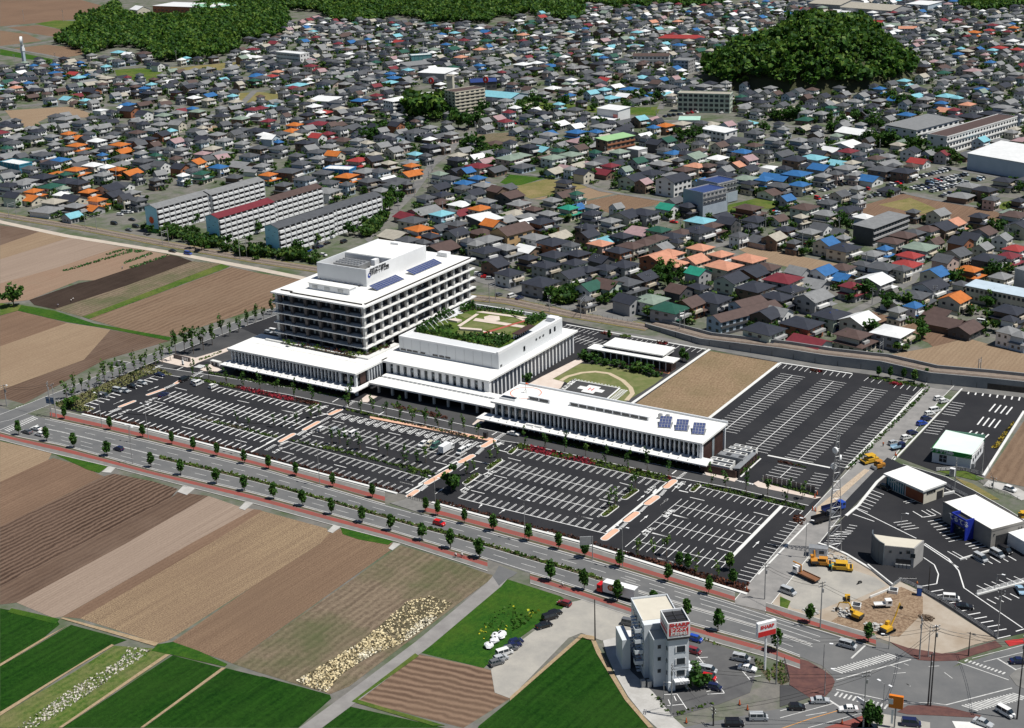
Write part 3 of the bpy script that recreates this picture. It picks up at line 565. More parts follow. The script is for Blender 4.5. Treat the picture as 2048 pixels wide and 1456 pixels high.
# ================================================================== hospital grounds
FOw = rw(FO, 113, 1490, 60)
edge = offset(FOw, 1.7)
GROUNDS = edge + W('F', '1640,1000 1693,936 1856,774 1850,769 1720,744 1561,724 1425,703 1300,680 1140,645 942,606 800,590 640,585 560,620 470,654 400,680 345,704 120,818')
sheet('car_park', GROUNDS, ASPH_NEW, 'black new asphalt car park round the white hospital', 'car park', z=.06)
# rim towards the main road: white ledge and brown hedge
FOm = [p for p in FOw]
i1 = next(i for i, p in enumerate(FOw) if p[0] > gp('J8', 235, 150)[0]); i2 = next(i for i, p in enumerate(FOw) if p[0] > gp('J8', 500, 235)[0])
REDLEAF = leafmat('red_brown_leaf', (.1, .035, .025), (.06, .03, .018)); REDFL = leafmat('azalea_red', (.36, .03, .05), (.22, .025, .035))
for k, (seg, lb) in enumerate(((FOw[2:i1], 'low red brown hedge along the main road left of the driveway'), (FOw[i2:], 'low red brown hedge along the main road beyond the driveway'))):
 b = MB(); A, B_ = offset(seg, .5), offset(seg, 1.5)
 for i in range(len(seg)-1): b.prism([A[i], A[i+1], B_[i+1], B_[i]], 0, .32)
 tag(b.obj('kerb_ledge', CONC_W), 'white concrete ledge in front of the %s' % lb[4:40], 'ledge', kind='structure')
 bed('roadside_hedge', offset(seg, 1.8)+offset(seg, 3.3)[::-1], REDLEAF, lb, .8, 5, .5, None, 'hedge', 41+k)
sheet('driveway', W('J8', '100,240 250,205 300,165 500,240 440,330 420,345'), PAVE_GREY, 'grey driveway mouth between the hedges', 'driveway', h=.18)
# ring road
RING = W('F', '225,726 309,739.5 440,760 580,783 690,806 800,830 946,862 1005,874 1060,882.5 1353,946.5 1370,950 1476,970 1625,1004')
b = MB(); b.strip(offset(RING, -3.2), offset(RING, 3.2), .085, 0)
for q in (-3.1, 3.1): b.strip(offset(RING, q-.13), offset(RING, q+.13), .1, 1)
tag(b.obj('ring_road', [ASPH_SITE, PAINT]), 'grey inner road along the hospital front', 'road', kind='structure')
sheet('forecourt', W('K2', '20,640 80,608 760,690 690,735 640,775 700,850 400,790 0,722'), ASPH_SITE, 'asphalt forecourt under the long entrance canopy', 'forecourt', z=.078)
sheet('back_lane', W('F', '470,652 560,690 470,730 400,722 330,740 310,730 400,690'), ASPH_SITE, 'asphalt lane at the end of the left wing', 'lane', z=.08)
PV = [('K2:0,734 0,722 760,858 775,872 760,880 700,866', PAVE_SALMON, 'salmon footpath along the disabled parking row'),
      ('J2:260,150 400,90 480,60 760,110 1090,10 1220,-40 1200,20 780,180 700,235 640,240 300,165', PAVE_PALE, 'pale plaza under the row of tall saplings'),
      ('J2:820,270 960,195 1000,230 1170,280 1100,300 870,290', PAVE_PALE, 'pale entrance steps beside the left wing'),
      ('K5:-100,545 0,490 290,345 315,372 90,500 175,522 140,580 -30,560', PAVE_PALE, 'pale walkway beside the helipad'),
      ('J6:620,255 880,285 1000,330 960,365 900,350 640,290', PAVE_PALE, 'pale paving at the right end of the wing'),
      ('J6:1175,385 1230,355 1290,380 1890,535 1950,540 1880,560 1230,425', PAVE_PALE, 'pale footpath beside the slatted fence'),
      ('J3:1130,250 1190,205 1330,230 1190,310 1080,300', PAVE_PALE, 'pale paved corner at the canopy end'),
      ('J4:985,200 1060,130 1240,40 1250,120 1020,225', PAVE_PALE, 'pale paved corner at the glass hall')]
for s, m, lb in PV: sheet('footpath', W('F', s), m, lb, 'path', h=.16)
# paint: rows of bays
b = MB(); NB = [0]
def bay(p, d, ln, st):
 q = (p[0]+d[0]*ln, p[1]+d[1]*ln); n = (-d[1], d[0]); z = .1
 if st == 'h':
  for k in (-.22, .22): b.line((p[0]+n[0]*k, p[1]+n[1]*k), (q[0]+n[0]*k, q[1]+n[1]*k), .15, z)
  b.line((q[0]-n[0]*.3, q[1]-n[1]*.3), (q[0]+n[0]*.3, q[1]+n[1]*.3), .15, z+.004)
 elif st == 'b': b.line(p, q, .5, z)
 else: b.line(p, q, .2, z)
def row(t, s, pitch, side='=', ln=5.0, st='s', base=True, wd=.22):
 p0, p1 = W(t, s)
 L = math.dist(p0, p1); n = max(1, round(L/pitch)); d = ((p1[0]-p0[0])/L, (p1[1]-p0[1])/L); nl = (-d[1], d[0])
 if base: b.line(p0, p1, wd, .104)
 for i in range(n+1):
  p = lerp(p0, p1, i/n)
  if side in '=+': bay(p, nl, ln, st)
  if side in '=-': bay(p, (-nl[0], -nl[1]), ln, st)
ROWS = [('F', '440,775 640,818', 2.85, '-', 4.6, 'b'), ('F', '334,791 607,850', 2.85, '=', 4.9, 'b'), ('F', '284,813 551,878', 2.85, '=', 4.9, 'b'),
  ('F', '183,829 500,905', 2.85, '+', 4.4, 'b', False), ('F', '168,810 309,752', 2.7, '-', 4.8, 'b'),
  ('F', '640,853 930,919', 2.75, '=', 4.9, 'h'), ('F', '592,884 870,948', 2.75, '+', 4.4, 'h', False), ('F', '576,883.5 856,957.5', 2.75, '-', 4.7, 'h'),
  ('F', '562,920 800,986', 2.75, '+', 4.4, 'h', False),
  ('F', '1037,899 1334,965.5', 2.6, '-', 4.8, 'h'), ('F', '993,932 1252,991', 2.6, '=', 4.9, 'h'), ('F', '947,960.5 1211,1022', 2.6, '=', 4.9, 'h'), ('F', '917,996.5 1213,1068', 2.6, '+', 4.7, 'h', True, .3),
  ('F', '1401,974 1606,1022', 2.35, '-', 4.8, 's'), ('F', '1349,1010 1525,1051.5', 2.35, '=', 4.9, 's'), ('F', '1309,1044 1487,1086.5', 2.35, '=', 4.9, 's'), ('F', '1266,1081 1452,1126', 2.35, '=', 4.9, 's'),
  ('F', '1609,1050 1500,1163', 2.35, '-', 4.9, 's', False),
  ('F', '1448,862 1585,751', 2.35, '=', 5, 's'), ('F', '1508,901.5 1667,763', 2.35, '=', 5, 's'), ('F', '1598,919.5 1749,778.3', 2.35, '=', 5, 's'), ('F', '1692,936 1829,794', 2.35, '+', 5, 's', False),
  ('F', '1563,728 1628,738', 2.35, '-', 4.6, 's', False), ('F', '1641,740 1705,749', 2.35, '-', 4.6, 's', False), ('F', '1737,755 1765,760', 2.35, '-', 4.6, 's', False), ('F', '1795,768 1846,776', 2.35, '-', 4.6, 's', False),
  ('J6', '1610,195 1480,315', 2.35, '=', 4.9, 's'), ('J6', '2030,290 1900,470', 2.35, '-', 4.6, 's', False),
  ('K5', '195,112 425,160', 2.4, '-', 4.6, 's', False), ('K5', '640,198 850,235', 2.4, '-', 4.6, 's', False), ('K5', '930,245 1170,285', 2.4, '-', 4.6, 's', False), ('K5', '245,200 430,245', 2.4, '=', 4.6, 's')]
for r in ROWS: row(*r)
for t, s in (('J2', '195,700 345,735'), ('J2', '480,515 640,552'), ('J2', '1330,690 1490,725'), ('J2', '970,868 1130,905'), ('J2', '570,1050 735,1090'), ('J2', '1300,1225 1460,1265'), ('J2', '1930,822 2048,850'), ('J3', '715,558 875,592'), ('J3', '1480,718 1645,755'), ('J3', '440,757 600,793'), ('J3', '1175,918 1330,953'), ('J3', '30,975 190,1017'), ('J3', '740,1157 905,1200'), ('J3', '1645,1395 1800,1434'), ('J3', '20,412 180,445'),
             ('J4', '460,708 640,750'), ('J4', '0,985 180,1030'), ('J4', '1475,655 1650,700'), ('J4', '1285,893 1460,935'), ('J4', '970,1100 1155,1145'), ('J4', '690,1295 870,1350'), ('J4', '955,683 1225,740'), ('J5', '1225,722 1400,768'), ('J5', '945,945 1140,993'), ('J5', '660,1175 855,1222'), ('J5', '230,1388 400,1434'),
             ('J6', '455,540 620,578'), ('J6', '260,742 430,783'), ('J6', '20,948 200,990'), ('J6', '1180,710 1350,753'), ('J6', '975,910 1150,955'), ('J6', '755,1117 935,1165'), ('J6', '85,1232 265,1280'), ('J7', '1100,600 1260,637'), ('J7', '660,495 810,537'), ('J7', '290,165 440,197'), ('J7', '1050,338 1200,377'), ('J7', '1260,150 1410,192')):
 b.line(*W(t, s), .3, .098)
for t, s in (('J2', '105,555 235,505'), ('J1', '1550,880 1680,825'), ('J3', '440,455 540,403'), ('J3', '640,445 725,395'), ('J4', '815,830 910,770'), ('J4', '960,858 1055,800'), ('J4', '1220,563 1320,490'), ('J4', '1420,550 1510,488'), ('J4', '480,1150 575,1082'), ('J5', '1465,970 1550,903'), ('J5', '1785,1025 1870,955'), ('J5', '1505,1255 1595,1180'), ('J6', '120,628 190,568'), ('J6', '250,475 305,415'), ('J6', '405,455 460,400'), ('J6', '1170,1112 1230,1052'), ('J4', '1075,1340 1110,1300'), ('J4', '1355,1415 1420,1370')):
 p, q = W(t, s); b.line(p, q, .2, .097)
 d = math.dist(p, q); e = ((q[0]-p[0])/d, (q[1]-p[1])/d); k = lerp(p, q, .75); n_ = (-e[1]*.45, e[0]*.45)
 b.poly([(k[0]+n_[0], k[1]+n_[1], .101), (k[0]-n_[0], k[1]-n_[1], .101), (q[0]+e[0], q[1]+e[1], .101)])
for t, s, w_ in (('J4', '1140,885 1215,848', .5), ('J4', '825,1100 900,1053', .5), ('J4', '1310,455 1420,470', .45), ('J4', '1350,550 1460,578', .4), ('J5', '1680,860 1725,810', .6), ('J5', '1810,1155 1865,1115', .6), ('J5', '1530,1400 1590,1358', .6), ('J6', '140,738 185,700', .6), ('J6', '330,462 435,485', .5), ('J6', '290,378 400,392', .4), ('J6', '250,275 300,235', .4), ('J3', '555,450 665,475', .4), ('J3', '715,305 800,255', .4), ('J3', '535,360 650,378', .4), ('J3', '240,480 305,448', .5), ('J2', '500,275 590,235', .4), ('J2', '805,380 865,350', .4), ('J4', '1255,345 1345,290', .4), ('J3', '1340,485 1420,435', .4)):
 b.line(*W(t, s), w_, .099)
# white divider kerbs between lots (raised)
for t, s, w_ in (('J6', '1500,640 860,1290', 1.1), ('J5', '1890,720 1190,1290', 1.0), ('J5', '1190,1290 1050,1400', 1.0), ('J4', '80,1140 330,1000', .7), ('J4', '520,840 780,700', .7), ('J3', '1890,1434 2010,1345', .5), ('J3', '440,520 720,445', .5), ('J3', '0,880 110,840', .5), ('J6', '1340,65 2048,205', .9), ('K5', '655,682 1225,285', 1.2), ('K6', '60,570 575,168', 1.2), ('K6', '575,165 1100,245', .8), ('K7', '165,692 660,190', .9), ('K5', '190,106 1200,286', .8), ('J6', '1230,1420 1800,835', .5), ('J2', '1520,1400 1860,1220', .5), ('J6', '1030,310 1260,100', .5), ('J1', '1130,890 1300,930', .35), ('J1', '1300,930 1180,995', .35)):
 p, q = W(t, s); n_ = (-(q[1]-p[1])/math.dist(p, q)*w_/2, (q[0]-p[0])/math.dist(p, q)*w_/2); m_ = MB()
 m_.prism([(p[0]-n_[0], p[1]-n_[1]), (q[0]-n_[0], q[1]-n_[1]), (q[0]+n_[0], q[1]+n_[1]), (p[0]+n_[0], p[1]+n_[1])], 0, .17)
 tag(m_.obj('kerb', CONC_W), 'long white kerb between the parking lots', 'kerb', 'white kerbs', 'structure')
# disabled bays
p0, p1 = W('F', '681,826.5 968,887'); L = math.dist(p0, p1); d = ((p1[0]-p0[0])/L, (p1[1]-p0[1])/L); nl = (d[1], -d[0]); n = 17
for i in range(n):
 p = lerp(p0, p1, (i+.1)/n); q = (p[0]+nl[0]*5, p[1]+nl[1]*5)
 for k in (0, 1.5): b.line((p[0]+d[0]*k, p[1]+d[1]*k), (q[0]+d[0]*k, q[1]+d[1]*k), .16, .1)
 for k in range(6): a = (p[0]+nl[0]*k*.9, p[1]+nl[1]*k*.9); b.line(a, (a[0]+d[0]*1.5+nl[0]*.5, a[1]+d[1]*1.5+nl[1]*.5), .3, .104)
 c = (p[0]+d[0]*3.1+nl[0]*3.2, p[1]+d[1]*3.1+nl[1]*3.2)      # wheelchair sign
 for k in range(10):
  a0, a1 = math.pi*(.2+k*.16), math.pi*(.2+(k+1)*.16); b.line((c[0]+.6*math.cos(a0), c[1]+.6*math.sin(a0)), (c[0]+.6*math.cos(a1), c[1]+.6*math.sin(a1)), .24, .1)
 b.line((c[0], c[1]), (c[0]-nl[0]*1.5, c[1]-nl[1]*1.5), .24, .104); b.line((c[0], c[1]), (c[0]+d[0]*.9, c[1]+d[1]*.9), .24, .107)
 b.line((p[0]+d[0]*1.7, p[1]+d[1]*1.7), (p[0]+d[0]*2.6, p[1]+d[1]*2.6), .3, .1)
for k in range(7): b.line(gp('J4', 365+k*32, 455-k*1), gp('J4', 400+k*25, 405+k*6), .35, .1)
for t, s in (('J4', '345,465 400,400'), ('J4', '400,400 560,430')): b.line(*W(t, s), .2, .106)
# crossings between the islands
def cross(t, s, n, wd=.4): p = W(t, s); zebra(p[0], p[1], p[2], n, wd)
for t, s in (('J4', '1020,600 1105,520 1075,610'), ('J4', '700,800 795,730 765,815'), ('J4', '245,1090 335,1020 300,1110'), ('J5', '1755,895 1825,815 1805,900'), ('J5', '1480,1120 1560,1040 1530,1120'), ('J5', '1195,1355 1290,1265 1250,1360'), ('J3', '215,745 330,680 260,765'), ('J3', '525,570 660,500 570,580'), ('J3', '1690,1350 1700,1350 1700,1350'), ('J2', '1690,1370 1830,1290 1740,1375'), ('J2', '320,520 450,465 370,530'), ('J1', '1470,985 1610,930 1530,995'), ('J2', '690,360 830,285 735,370'), ('J3', '860,380 990,290 905,385'), ('J4', '1275,400 1400,315 1330,410'), ('J6', '290,330 390,250 330,335'), ('J2', '730,235 810,200 830,250')):
 cross(t, s, 6)
for i in range(6): b.line(gp('J6', 1010+i*30, 350+i*8), gp('J6', 1035+i*28, 365+i*6), .55, .1)
mk_ = tag(b.obj('parking_markings', PAINT), 'white bay lines, arrows and wheelchair signs on the hospital car park', 'markings', kind='structure')
# kerbed islands
def capsule(t, s, wd, m, h, top=None, label=None, name='traffic_island', kerb=CONC_W):
 p, q = W(t, s); a = math.atan2(q[1]-p[1], q[0]-p[0]); r = wd/2
 def out(r): return [(c[0]+r*math.cos(a+o+k*math.pi/6), c[1]+r*math.sin(a+o+k*math.pi/6)) for c, o in ((q, -math.pi/2), (p, math.pi/2)) for k in range(7)]
 m_ = MB(); m_.prism(out(r), 0, h, 0); m_.poly([(x, y, h+.01) for x, y in ccw(out(r-.3))], 1)
 o = tag(m_.obj(name, [kerb, m]), label, 'traffic island', kind='structure'); return o, out(r-.35)
ISL = [('J4', '1140,500 1275,425', 2.6), ('J4', '830,715 985,630', 2.6), ('J4', '365,1005 670,830', 2.6), ('J4', '125,1180 225,1110', 2.4), ('J5', '1860,785 1965,700', 2.6), ('J5', '1600,1010 1725,920', 2.6), ('J5', '1320,1240 1450,1140', 2.6), ('J7', '560,400 670,315', 2.6),
       ('J3', '690,470 820,410', 2.4), ('J3', '340,680 520,580', 2.2), ('J3', '10,840 180,745', 2.2), ('J2', '110,615 320,540', 1.8), ('J1', '1640,915 1830,840', 1.8), ('J2', '490,460 540,430', 2.0)]
for i, (t, s, wd) in enumerate(ISL): capsule(t, s, wd, PAVE_SALMON, .17, label='salmon paved kerb island, %s of the walkways between parking lots' % ordn(i))
GBED = [('J4', '1210,800 1360,690', 2.4), ('J4', '900,1000 1050,890', 2.4), ('J5', '1290,935 1440,830', 2.4), ('J5', '1015,1165 1165,1050', 2.4), ('J4', '1505,590 1570,525', 2.2), ('J6', '485,465 545,405', 2.2), ('J3', '370,405 500,340', 1.6)]
for i, (t, s, wd) in enumerate(GBED):
 o, pl = capsule(t, s, wd, BED_SOIL, .17, label='green planted kerb island, %s of the bay row ends' % ordn(i))
 bed('island_hedge', pl, HEDGE, 'clipped green shrubs filling the %s kerb island at a bay row end' % ordn(i), .7, 7, .45, None, 'shrubs', 60+i, z0=.18)
BEDS = [('J2:700,368 1320,495 1290,525 690,392', HEDGE, None, 'yellow green hedge in front of the left wing road', .6), ('J2:1320,495 2048,640 J3:0,205 520,315 545,335 470,345 0,265 J2:1290,525', REDFL, REDLEAF, 'red azalea hedge in front of the left wing road', .7),
  ('J4:1570,515 1640,470 J5:0,222 1000,440 1950,655 1890,715 0,300 J4:1630,540', HEDGE, REDFL, 'mixed red and green hedge along the top of the third parking lot', .8), ('J6:585,392 900,455 1790,650 1745,690 600,425', HEDGE_D, HEDGE, 'dark green hedge along the top of the fourth parking lot', .8),
  ('J3:130,825 640,915 1000,990 1450,1130 2048,1250 J4:480,880 370,940 0,825 J3:2048,1300 1300,1110 640,960 180,840', HEDGE_D, HEDGE, 'wide green hedge bed across the second parking lot', .9), ('J2:680,915 1860,1210 1900,1190 1300,1030 900,945', HEDGE_D, BED_SOIL, 'narrow green bed in the first parking lot', .5),
  ('J7:770,545 1000,590 1400,700 1960,860 2045,850 1985,945 1500,800', mat('bark_mulch', (.16, .05, .025), (.09, .03, .018), .95, 1), REDLEAF, 'rust red mulched bed at the corner of the car park', .5),
  ('J1:700,875 985,795 2048,330 J2:250,255 430,330 440,350 200,340 J1:2048,470 1140,895 1290,930 1270,960 1080,980 780,905', mat('dry_bed_grass', (.2, .19, .08), (.12, .13, .05), .95, .7), HEDGE_D, 'dry grass bed under the slender tree row', .4),
  ('J6:1020,275 1200,85 1260,75 1040,290', HEDGE, None, 'hedge strip beside the service yard wall', .8), ('J6:1450,140 1780,210 1770,190 1470,125', REDLEAF, HEDGE_D, 'low red and green bed above the small staff lot', .6),
  ('J6:1280,375 1890,530 1880,510 1290,330', HEDGE_D, None, 'hedge along the slatted fence', .8), ('K7:160,695 670,190 700,170 690,200 190,705', GRASS_DK, HEDGE_D, 'grass bank between staff car park and street', .3),
  ('K7:320,105 690,165 660,180 320,120', HEDGE_D, HEDGE, 'green bed under the trees at the viaduct', .7), ('J6:1620,770 1690,740 1780,790 1730,860 1640,830', mat('bark_mulch', (.16, .05, .025)), REDLEAF, 'rust red mulched corner bed by the street', .5),
  ('J3:880,395 1250,470 1900,620 2048,650 J4:1000,370 1250,400 1000,400 J3:2048,670 900,420', HEDGE, BED_SOIL, 'yellow green shrubs along the salmon footpath', .6), ('J3:1510,330 1640,360 1900,420 2048,440 J4:660,105 640,130 400,90 J3:2048,480 1560,390', REDLEAF, HEDGE, 'kerbed bed with red shrubs in the canopy forecourt', .7),
  ('J2:950,310 2048,510 J3:0,65 900,240 880,260 0,90 J2:2048,535 940,330', HEDGE_D, None, 'green hedge at the foot of the left wing', .8), ('J5:0,85 1000,290 2048,500 2048,540 980,330 0,115', HEDGE_D, None, 'green hedge at the foot of the right wing', .8),
  ('J2:800,135 1000,75 1100,20 1120,35 820,155', HEDGE, REDLEAF, 'hedge between plaza and back lane', .8), ('F:690,575 640,640 560,690 440,735', HEDGE, None, '', .5)]
for i, (s, m, m2, lb, h) in enumerate(BEDS):
 if lb: bed('planting', W('F', s), m, lb, h, 4.5, .55, m2, 'shrubs', 70+i)
for i, (t, s) in enumerate((('K5', '440,170 500,165 490,180'), ('K5', '590,190 645,185 620,202'), ('K5', '855,240 910,235 890,250'), ('K6', '805,225 870,215 840,235'), ('K7', '455,155 500,143 490,165'))):
 p = W(t, s); c = (sum(x for x, y in p)/3, sum(y for x, y in p)/3); r = [(c[0]+2.6*math.cos(k), c[1]+1.6*math.sin(k)) for k in np.linspace(0, 6.28, 10)[:-1]]
 bed('island_planting', r, REDLEAF if i != 1 else HEDGE, '%s shrub island along the back edge of the car parks' % ordn(i), .7, 8, .5, REDFL if i != 1 else None, 'shrubs', 100+i)
# lawn, helipad
sheet('lawn', W('K5', '90,502 290,388 480,400 890,487 830,535 610,668 430,640 180,520'), LAWN, 'lawn with a curved path behind the right wing', 'lawn', z=.09)
sheet('dark_path', W('K5', '830,535 890,487 1195,288 1222,292 655,676 612,668'), ASPH_SITE, 'dark service path beside the fallow square', 'path', z=.1)
sheet('terrace', W('K5', '505,368 950,438 930,462 515,385'), mat('orange_paving', (.55, .2, .1), (.6, .26, .14), .85, .4), 'orange terrace in front of the low pavilion', 'terrace', z=.12)
b = MB(); P = W('K5', '150,512 200,482 300,455 400,447 500,460 600,512 655,565 668,605 625,655'); P = [P[0]]+[lerp(a, c, f) for a, c in zip(P, P[1:]) for f in (.5, 1)]
b.strip(offset(P, -.9), offset(P, .9), .13); tag(b.obj('garden_path', mat('sand_path', (.45, .36, .25), (.5, .42, .3), .9, .5)), 'sandy path curving round the helipad', 'path', kind='structure')
hp = W('K5', '148,580 248,502 595,565 452,648'); c = (sum(p[0] for p in hp)/4, sum(p[1] for p in hp)/4)
hpad = thing('helipad', 'dark square helipad with a white cross on the lawn', 'helipad', (c[0], c[1], .1))
ux = ((hp[2][0]-hp[1][0])/2, (hp[2][1]-hp[1][1])/2); uy = ((hp[1][0]-hp[0][0])/2, (hp[1][1]-hp[0][1])/2)
def hq(x0, y0, x1, y1, z, m): return [(ux[0]*x+uy[0]*y, ux[1]*x+uy[1]*y, z) for x, y in ((x0, y0), (x1, y0), (x1, y1), (x0, y1))]
b = MB(); b.poly(hq(-1, -1, 1, 1, .03, 0)); b.obj('pad', PAINT, hpad)
b = MB(); b.poly(hq(-.8, -.92, .93, .92, .04, 0)); b.obj('landing_surface', ASPH_SITE, hpad)
b = MB(); b.poly(hq(-.2, -.6, .3, .6, .05, 0)); b.poly(hq(-.46, -.23, -.2, .23, .05, 0)); b.poly(hq(.3, -.23, .56, .23, .05, 0)); b.obj('cross_marking', PAINT, hpad)
b = MB(); b.poly(hq(-.04, -.22, .0, .22, .06, 0)); b.poly(hq(.1, -.22, .14, .22, .06, 0)); b.poly(hq(0, -.03, .1, .03, .064, 0)); b.obj('letter_marking', mat('red_paint', (.6, .06, .05), None, .6), hpad)
_TX = {}
def text(body, size, m, parent, mtx, ext=.02, name='lettering', bold=0.0, width=None):
 cu = bpy.data.curves.new(name, 'FONT'); cu.body = body; cu.size = size; cu.extrude = ext; cu.align_x = 'CENTER'; cu.align_y = 'CENTER'; cu.resolution_u = 2; cu.offset = bold
 k = (body, size, ext, bold, m.name)
 if k not in _TX:
  t = bpy.data.objects.new(name, cu); _TX[k] = bpy.data.meshes.new_from_object(t); _TX[k].materials.clear(); _TX[k].materials.append(m); bpy.data.objects.remove(t)
 o = bpy.data.objects.new(name, _TX[k]); COL.objects.link(o)
 if parent: o.parent = parent
 o.matrix_local = mtx; return o
def facing(pos, right, up, sx=1.0):
 """matrix for lettering at pos with the given right and up directions"""
 r, u = Vector(right).normalized(), Vector(up).normalized(); n = r.cross(u)
 return Matrix(((r.x*sx, u.x, n.x, pos[0]), (r.y*sx, u.y, n.y, pos[1]), (r.z*sx, u.z, n.z, pos[2]), (0, 0, 0, 1)))
INK = mat('black_lettering', (.01, .01, .012), None, .5)
text('足利赤十字', 2.6, INK, hpad, facing((-ux[0]*.9, -ux[1]*.9, .06), (uy[0], uy[1], 0), (-ux[0], -ux[1], 0)), 0, bold=.05)
stp = MB()
for i in range(9):
 for k in range(3): q = hq(1.06+k*.1, -.9+i*.2, 1.14+k*.1, -.78+i*.2, .07, 0); stp.poly(q)
for i in range(14): stp.poly(hq(-.95+i*.14, 1.06, -.87+i*.14, 1.13, .07, 0))
stp.obj('stepping_stone', CONC_W, hpad)['kind'] = 'stuff'
for t, x, y, an in (('J1', 1700, 985, 0), ('J2', 150, 685, 0), ('J3', 220, 455, 0), ('J3', 580, 385, 0), ('J3', 390, 745, 0), ('J2', 1890, 1370, 0), ('J4', 1235, 875, 0), ('J4', 920, 1085, 0), ('J4', 1345, 475, 0), ('J5', 1640, 820, 0), ('J5', 1905, 1140, 0), ('J5', 1620, 1390, 0), ('J6', 210, 725, 0), ('J6', 345, 398, 0), ('J2', 225, 240, 0)):
 o = text('止まれ' if an == 0 else '', 2.0, PAINT, None, facing((*gp(t, x, y), .115), (0, 1, 0), (-1, 0, 0)), 0, 'stop_lettering', .04); tag(o, 'white stop lettering painted on the car park', 'marking', 'stop letterings on the car park', 'structure')
# ================================================================== shop car parks at the right
sheet('car_park', W('K7', '905,192 1300,242 1330,300 1040,738 740,712 500,622'), ASPH_NEW, 'dark asphalt car park round the green pharmacy', 'car park', z=.072)
sheet('car_park', W('F', 'L3:235,205 260,165 700,240 900,350 1290,560 1400,600 L4:1400,760 1060,838 700,600 440,440 385,400 260,348 L5:940,462 780,340 560,210 430,150 320,122'), ASPH_NEW, 'black asphalt car park round the two white roofed shops', 'car park', z=.075)
b = MB()
for t, s, n, wd in (('K7', '845,262 770,350 930,275', 6, .25), ('K7', '735,378 655,470 825,390', 6, .25), ('K7', '920,215 1290,262 930,193', 8, .5), ('K7', '1060,325 1205,352 1100,278', 4, .5), ('K7', '985,410 1130,438 1025,360', 4, .5), ('K7', '925,470 1070,500 950,448', 4, .5),
     ('L3', '175,290 35,440 260,320', 7, .25), ('L3', '0,545 -60,620 60,555', 4, .25), ('L3', '310,530 415,600 415,515', 4, .25), ('L3', '565,520 740,690 665,502', 8, .28), ('L3', '840,690 915,740 940,670', 3, .3), ('L3', '385,380 420,400 480,360', 2, .25), ('L3', '510,450 620,435 580,490', 3, .25),
     ('L3', '890,810 1180,770 965,855', 5, .3), ('L4', '490,420 1070,785 590,403', 11, .35), ('L4', '865,390 1240,300 965,440', 6, .25), ('L4', '950,505 1210,445 1025,545', 4, .3), ('L5', '480,5 360,120 610,10', 6, .25), ('L4', '630,97 715,97 750,165', 2, .25)):
 cross(t, s, n, wd)
for t, s, w_ in (('L3', '35,430 490,655', .3), ('L3', '20,475 180,530', .3), ('L3', '545,700 800,870', .35), ('L4', '460,30 660,160', .35), ('L4', '660,160 745,260', .35), ('L4', '745,260 790,405', .35), ('L4', '790,405 1280,740', .3), ('L4', '450,150 540,210', .3), ('L4', '540,210 575,290', .3), ('L4', '575,290 560,370', .3), ('L4', '560,370 440,390', .3), ('L4', '245,320 390,325', .5), ('L3', '465,455 540,500', .3), ('L3', '530,500 630,485', .3), ('L4', '1225,770 1294,750', .35), ('L5', '1000,403 1145,408', .4), ('L4', '1070,830 1180,805', .3)):
 b.line(*W(t, s), w_, .11)
tag(b.obj('parking_markings', PAINT), 'white bay lines on the shop car parks beside the street', 'markings', kind='structure')
KW = [('L5', '320,118 430,152 560,212 780,345 950,470', .7, .45, 'white kerb wall between shop car park and gravel yard'), ('L3', '-30,490 60,415 200,240 260,190', .9, .3, 'white kerb wall along the fresh asphalt street'), ('L3', '520,370 690,335 770,318', .5, .8, 'white wall behind the first white shop'), ('L3', '810,815 960,770 1080,735 1290,690', .5, .5, 'white ledge in front of the parked silver vans'),
      ('L4', '895,465 1080,415 1294,360', .8, .5, 'white ledge with railing in the shop car park'), ('K7', '1300,330 1040,742', .8, .4, 'white wall between pharmacy car park and brown field'), ('K7', '905,185 470,640', .5, .25, 'white kerb between pharmacy car park and street'), ('L4', '-20,225 190,395', .4, .9, 'white wall stub above the excavated yard'), ('L4', '0,490 160,425', .3, .7, 'pale retaining wall across the excavated yard')]
for t, s, w_, h_, lb in KW:
 P = W(t, s); A, B_ = offset(P, -w_/2), offset(P, w_/2); m_ = MB()
 for i in range(len(P)-1): m_.prism([A[i], A[i+1], B_[i+1], B_[i]], 0, h_)
 tag(m_.obj('low_wall', CONC_W), lb, 'wall', kind='structure')
bed('yellow_planting', W('L2', '1170,20 1180,40 960,365 900,345'), mat('golden_shrub', (.35, .25, .02), (.25, .2, .03), .9, 1), 'golden shrub strip at the pharmacy car park edge', .6, 6, .5, None, 'shrubs', 121)
# gravel yard, excavation, tower block car park
sheet('gravel_yard', W('L5', '0,300 140,180 320,125 540,205 780,345 960,470 1010,430 L4:440,445 1060,838 880,880 L7:560,270 440,290 330,275 150,240 -120,150 L5:330,770 -20,650 -90,600'), DIRT, 'gravel and earth building yard beside the shop car park', 'yard', z=.085)
sheet('yard_gravel', W('L5', '0,290 150,170 330,240 800,400 900,470 620,590 520,600 300,690 100,660 0,540'), GRAVEL, 'grey gravel part of the building yard', 'yard', z=.098)
sheet('turned_earth', W('L5', '430,770 640,620 930,500 1020,480 1200,560 1200,700 1000,900 700,870'), soil('turned_earth_soil', (.16, .1, .065), (.34, .25, .17), 60, 3, .1, .4, 1.6), 'dark turned earth round the excavators', 'yard', z=.102)
sheet('car_park', W('L1', '560,285 780,360 970,420 1010,430 1010,560 973,680 760,760 440,850 290,700 210,620 80,470 70,370 130,300'), mat('worn_asphalt', (.075, .075, .078), (.11, .11, .11), .9, .1), 'grey car park round the white office tower', 'car park', z=.072)
b = MB()
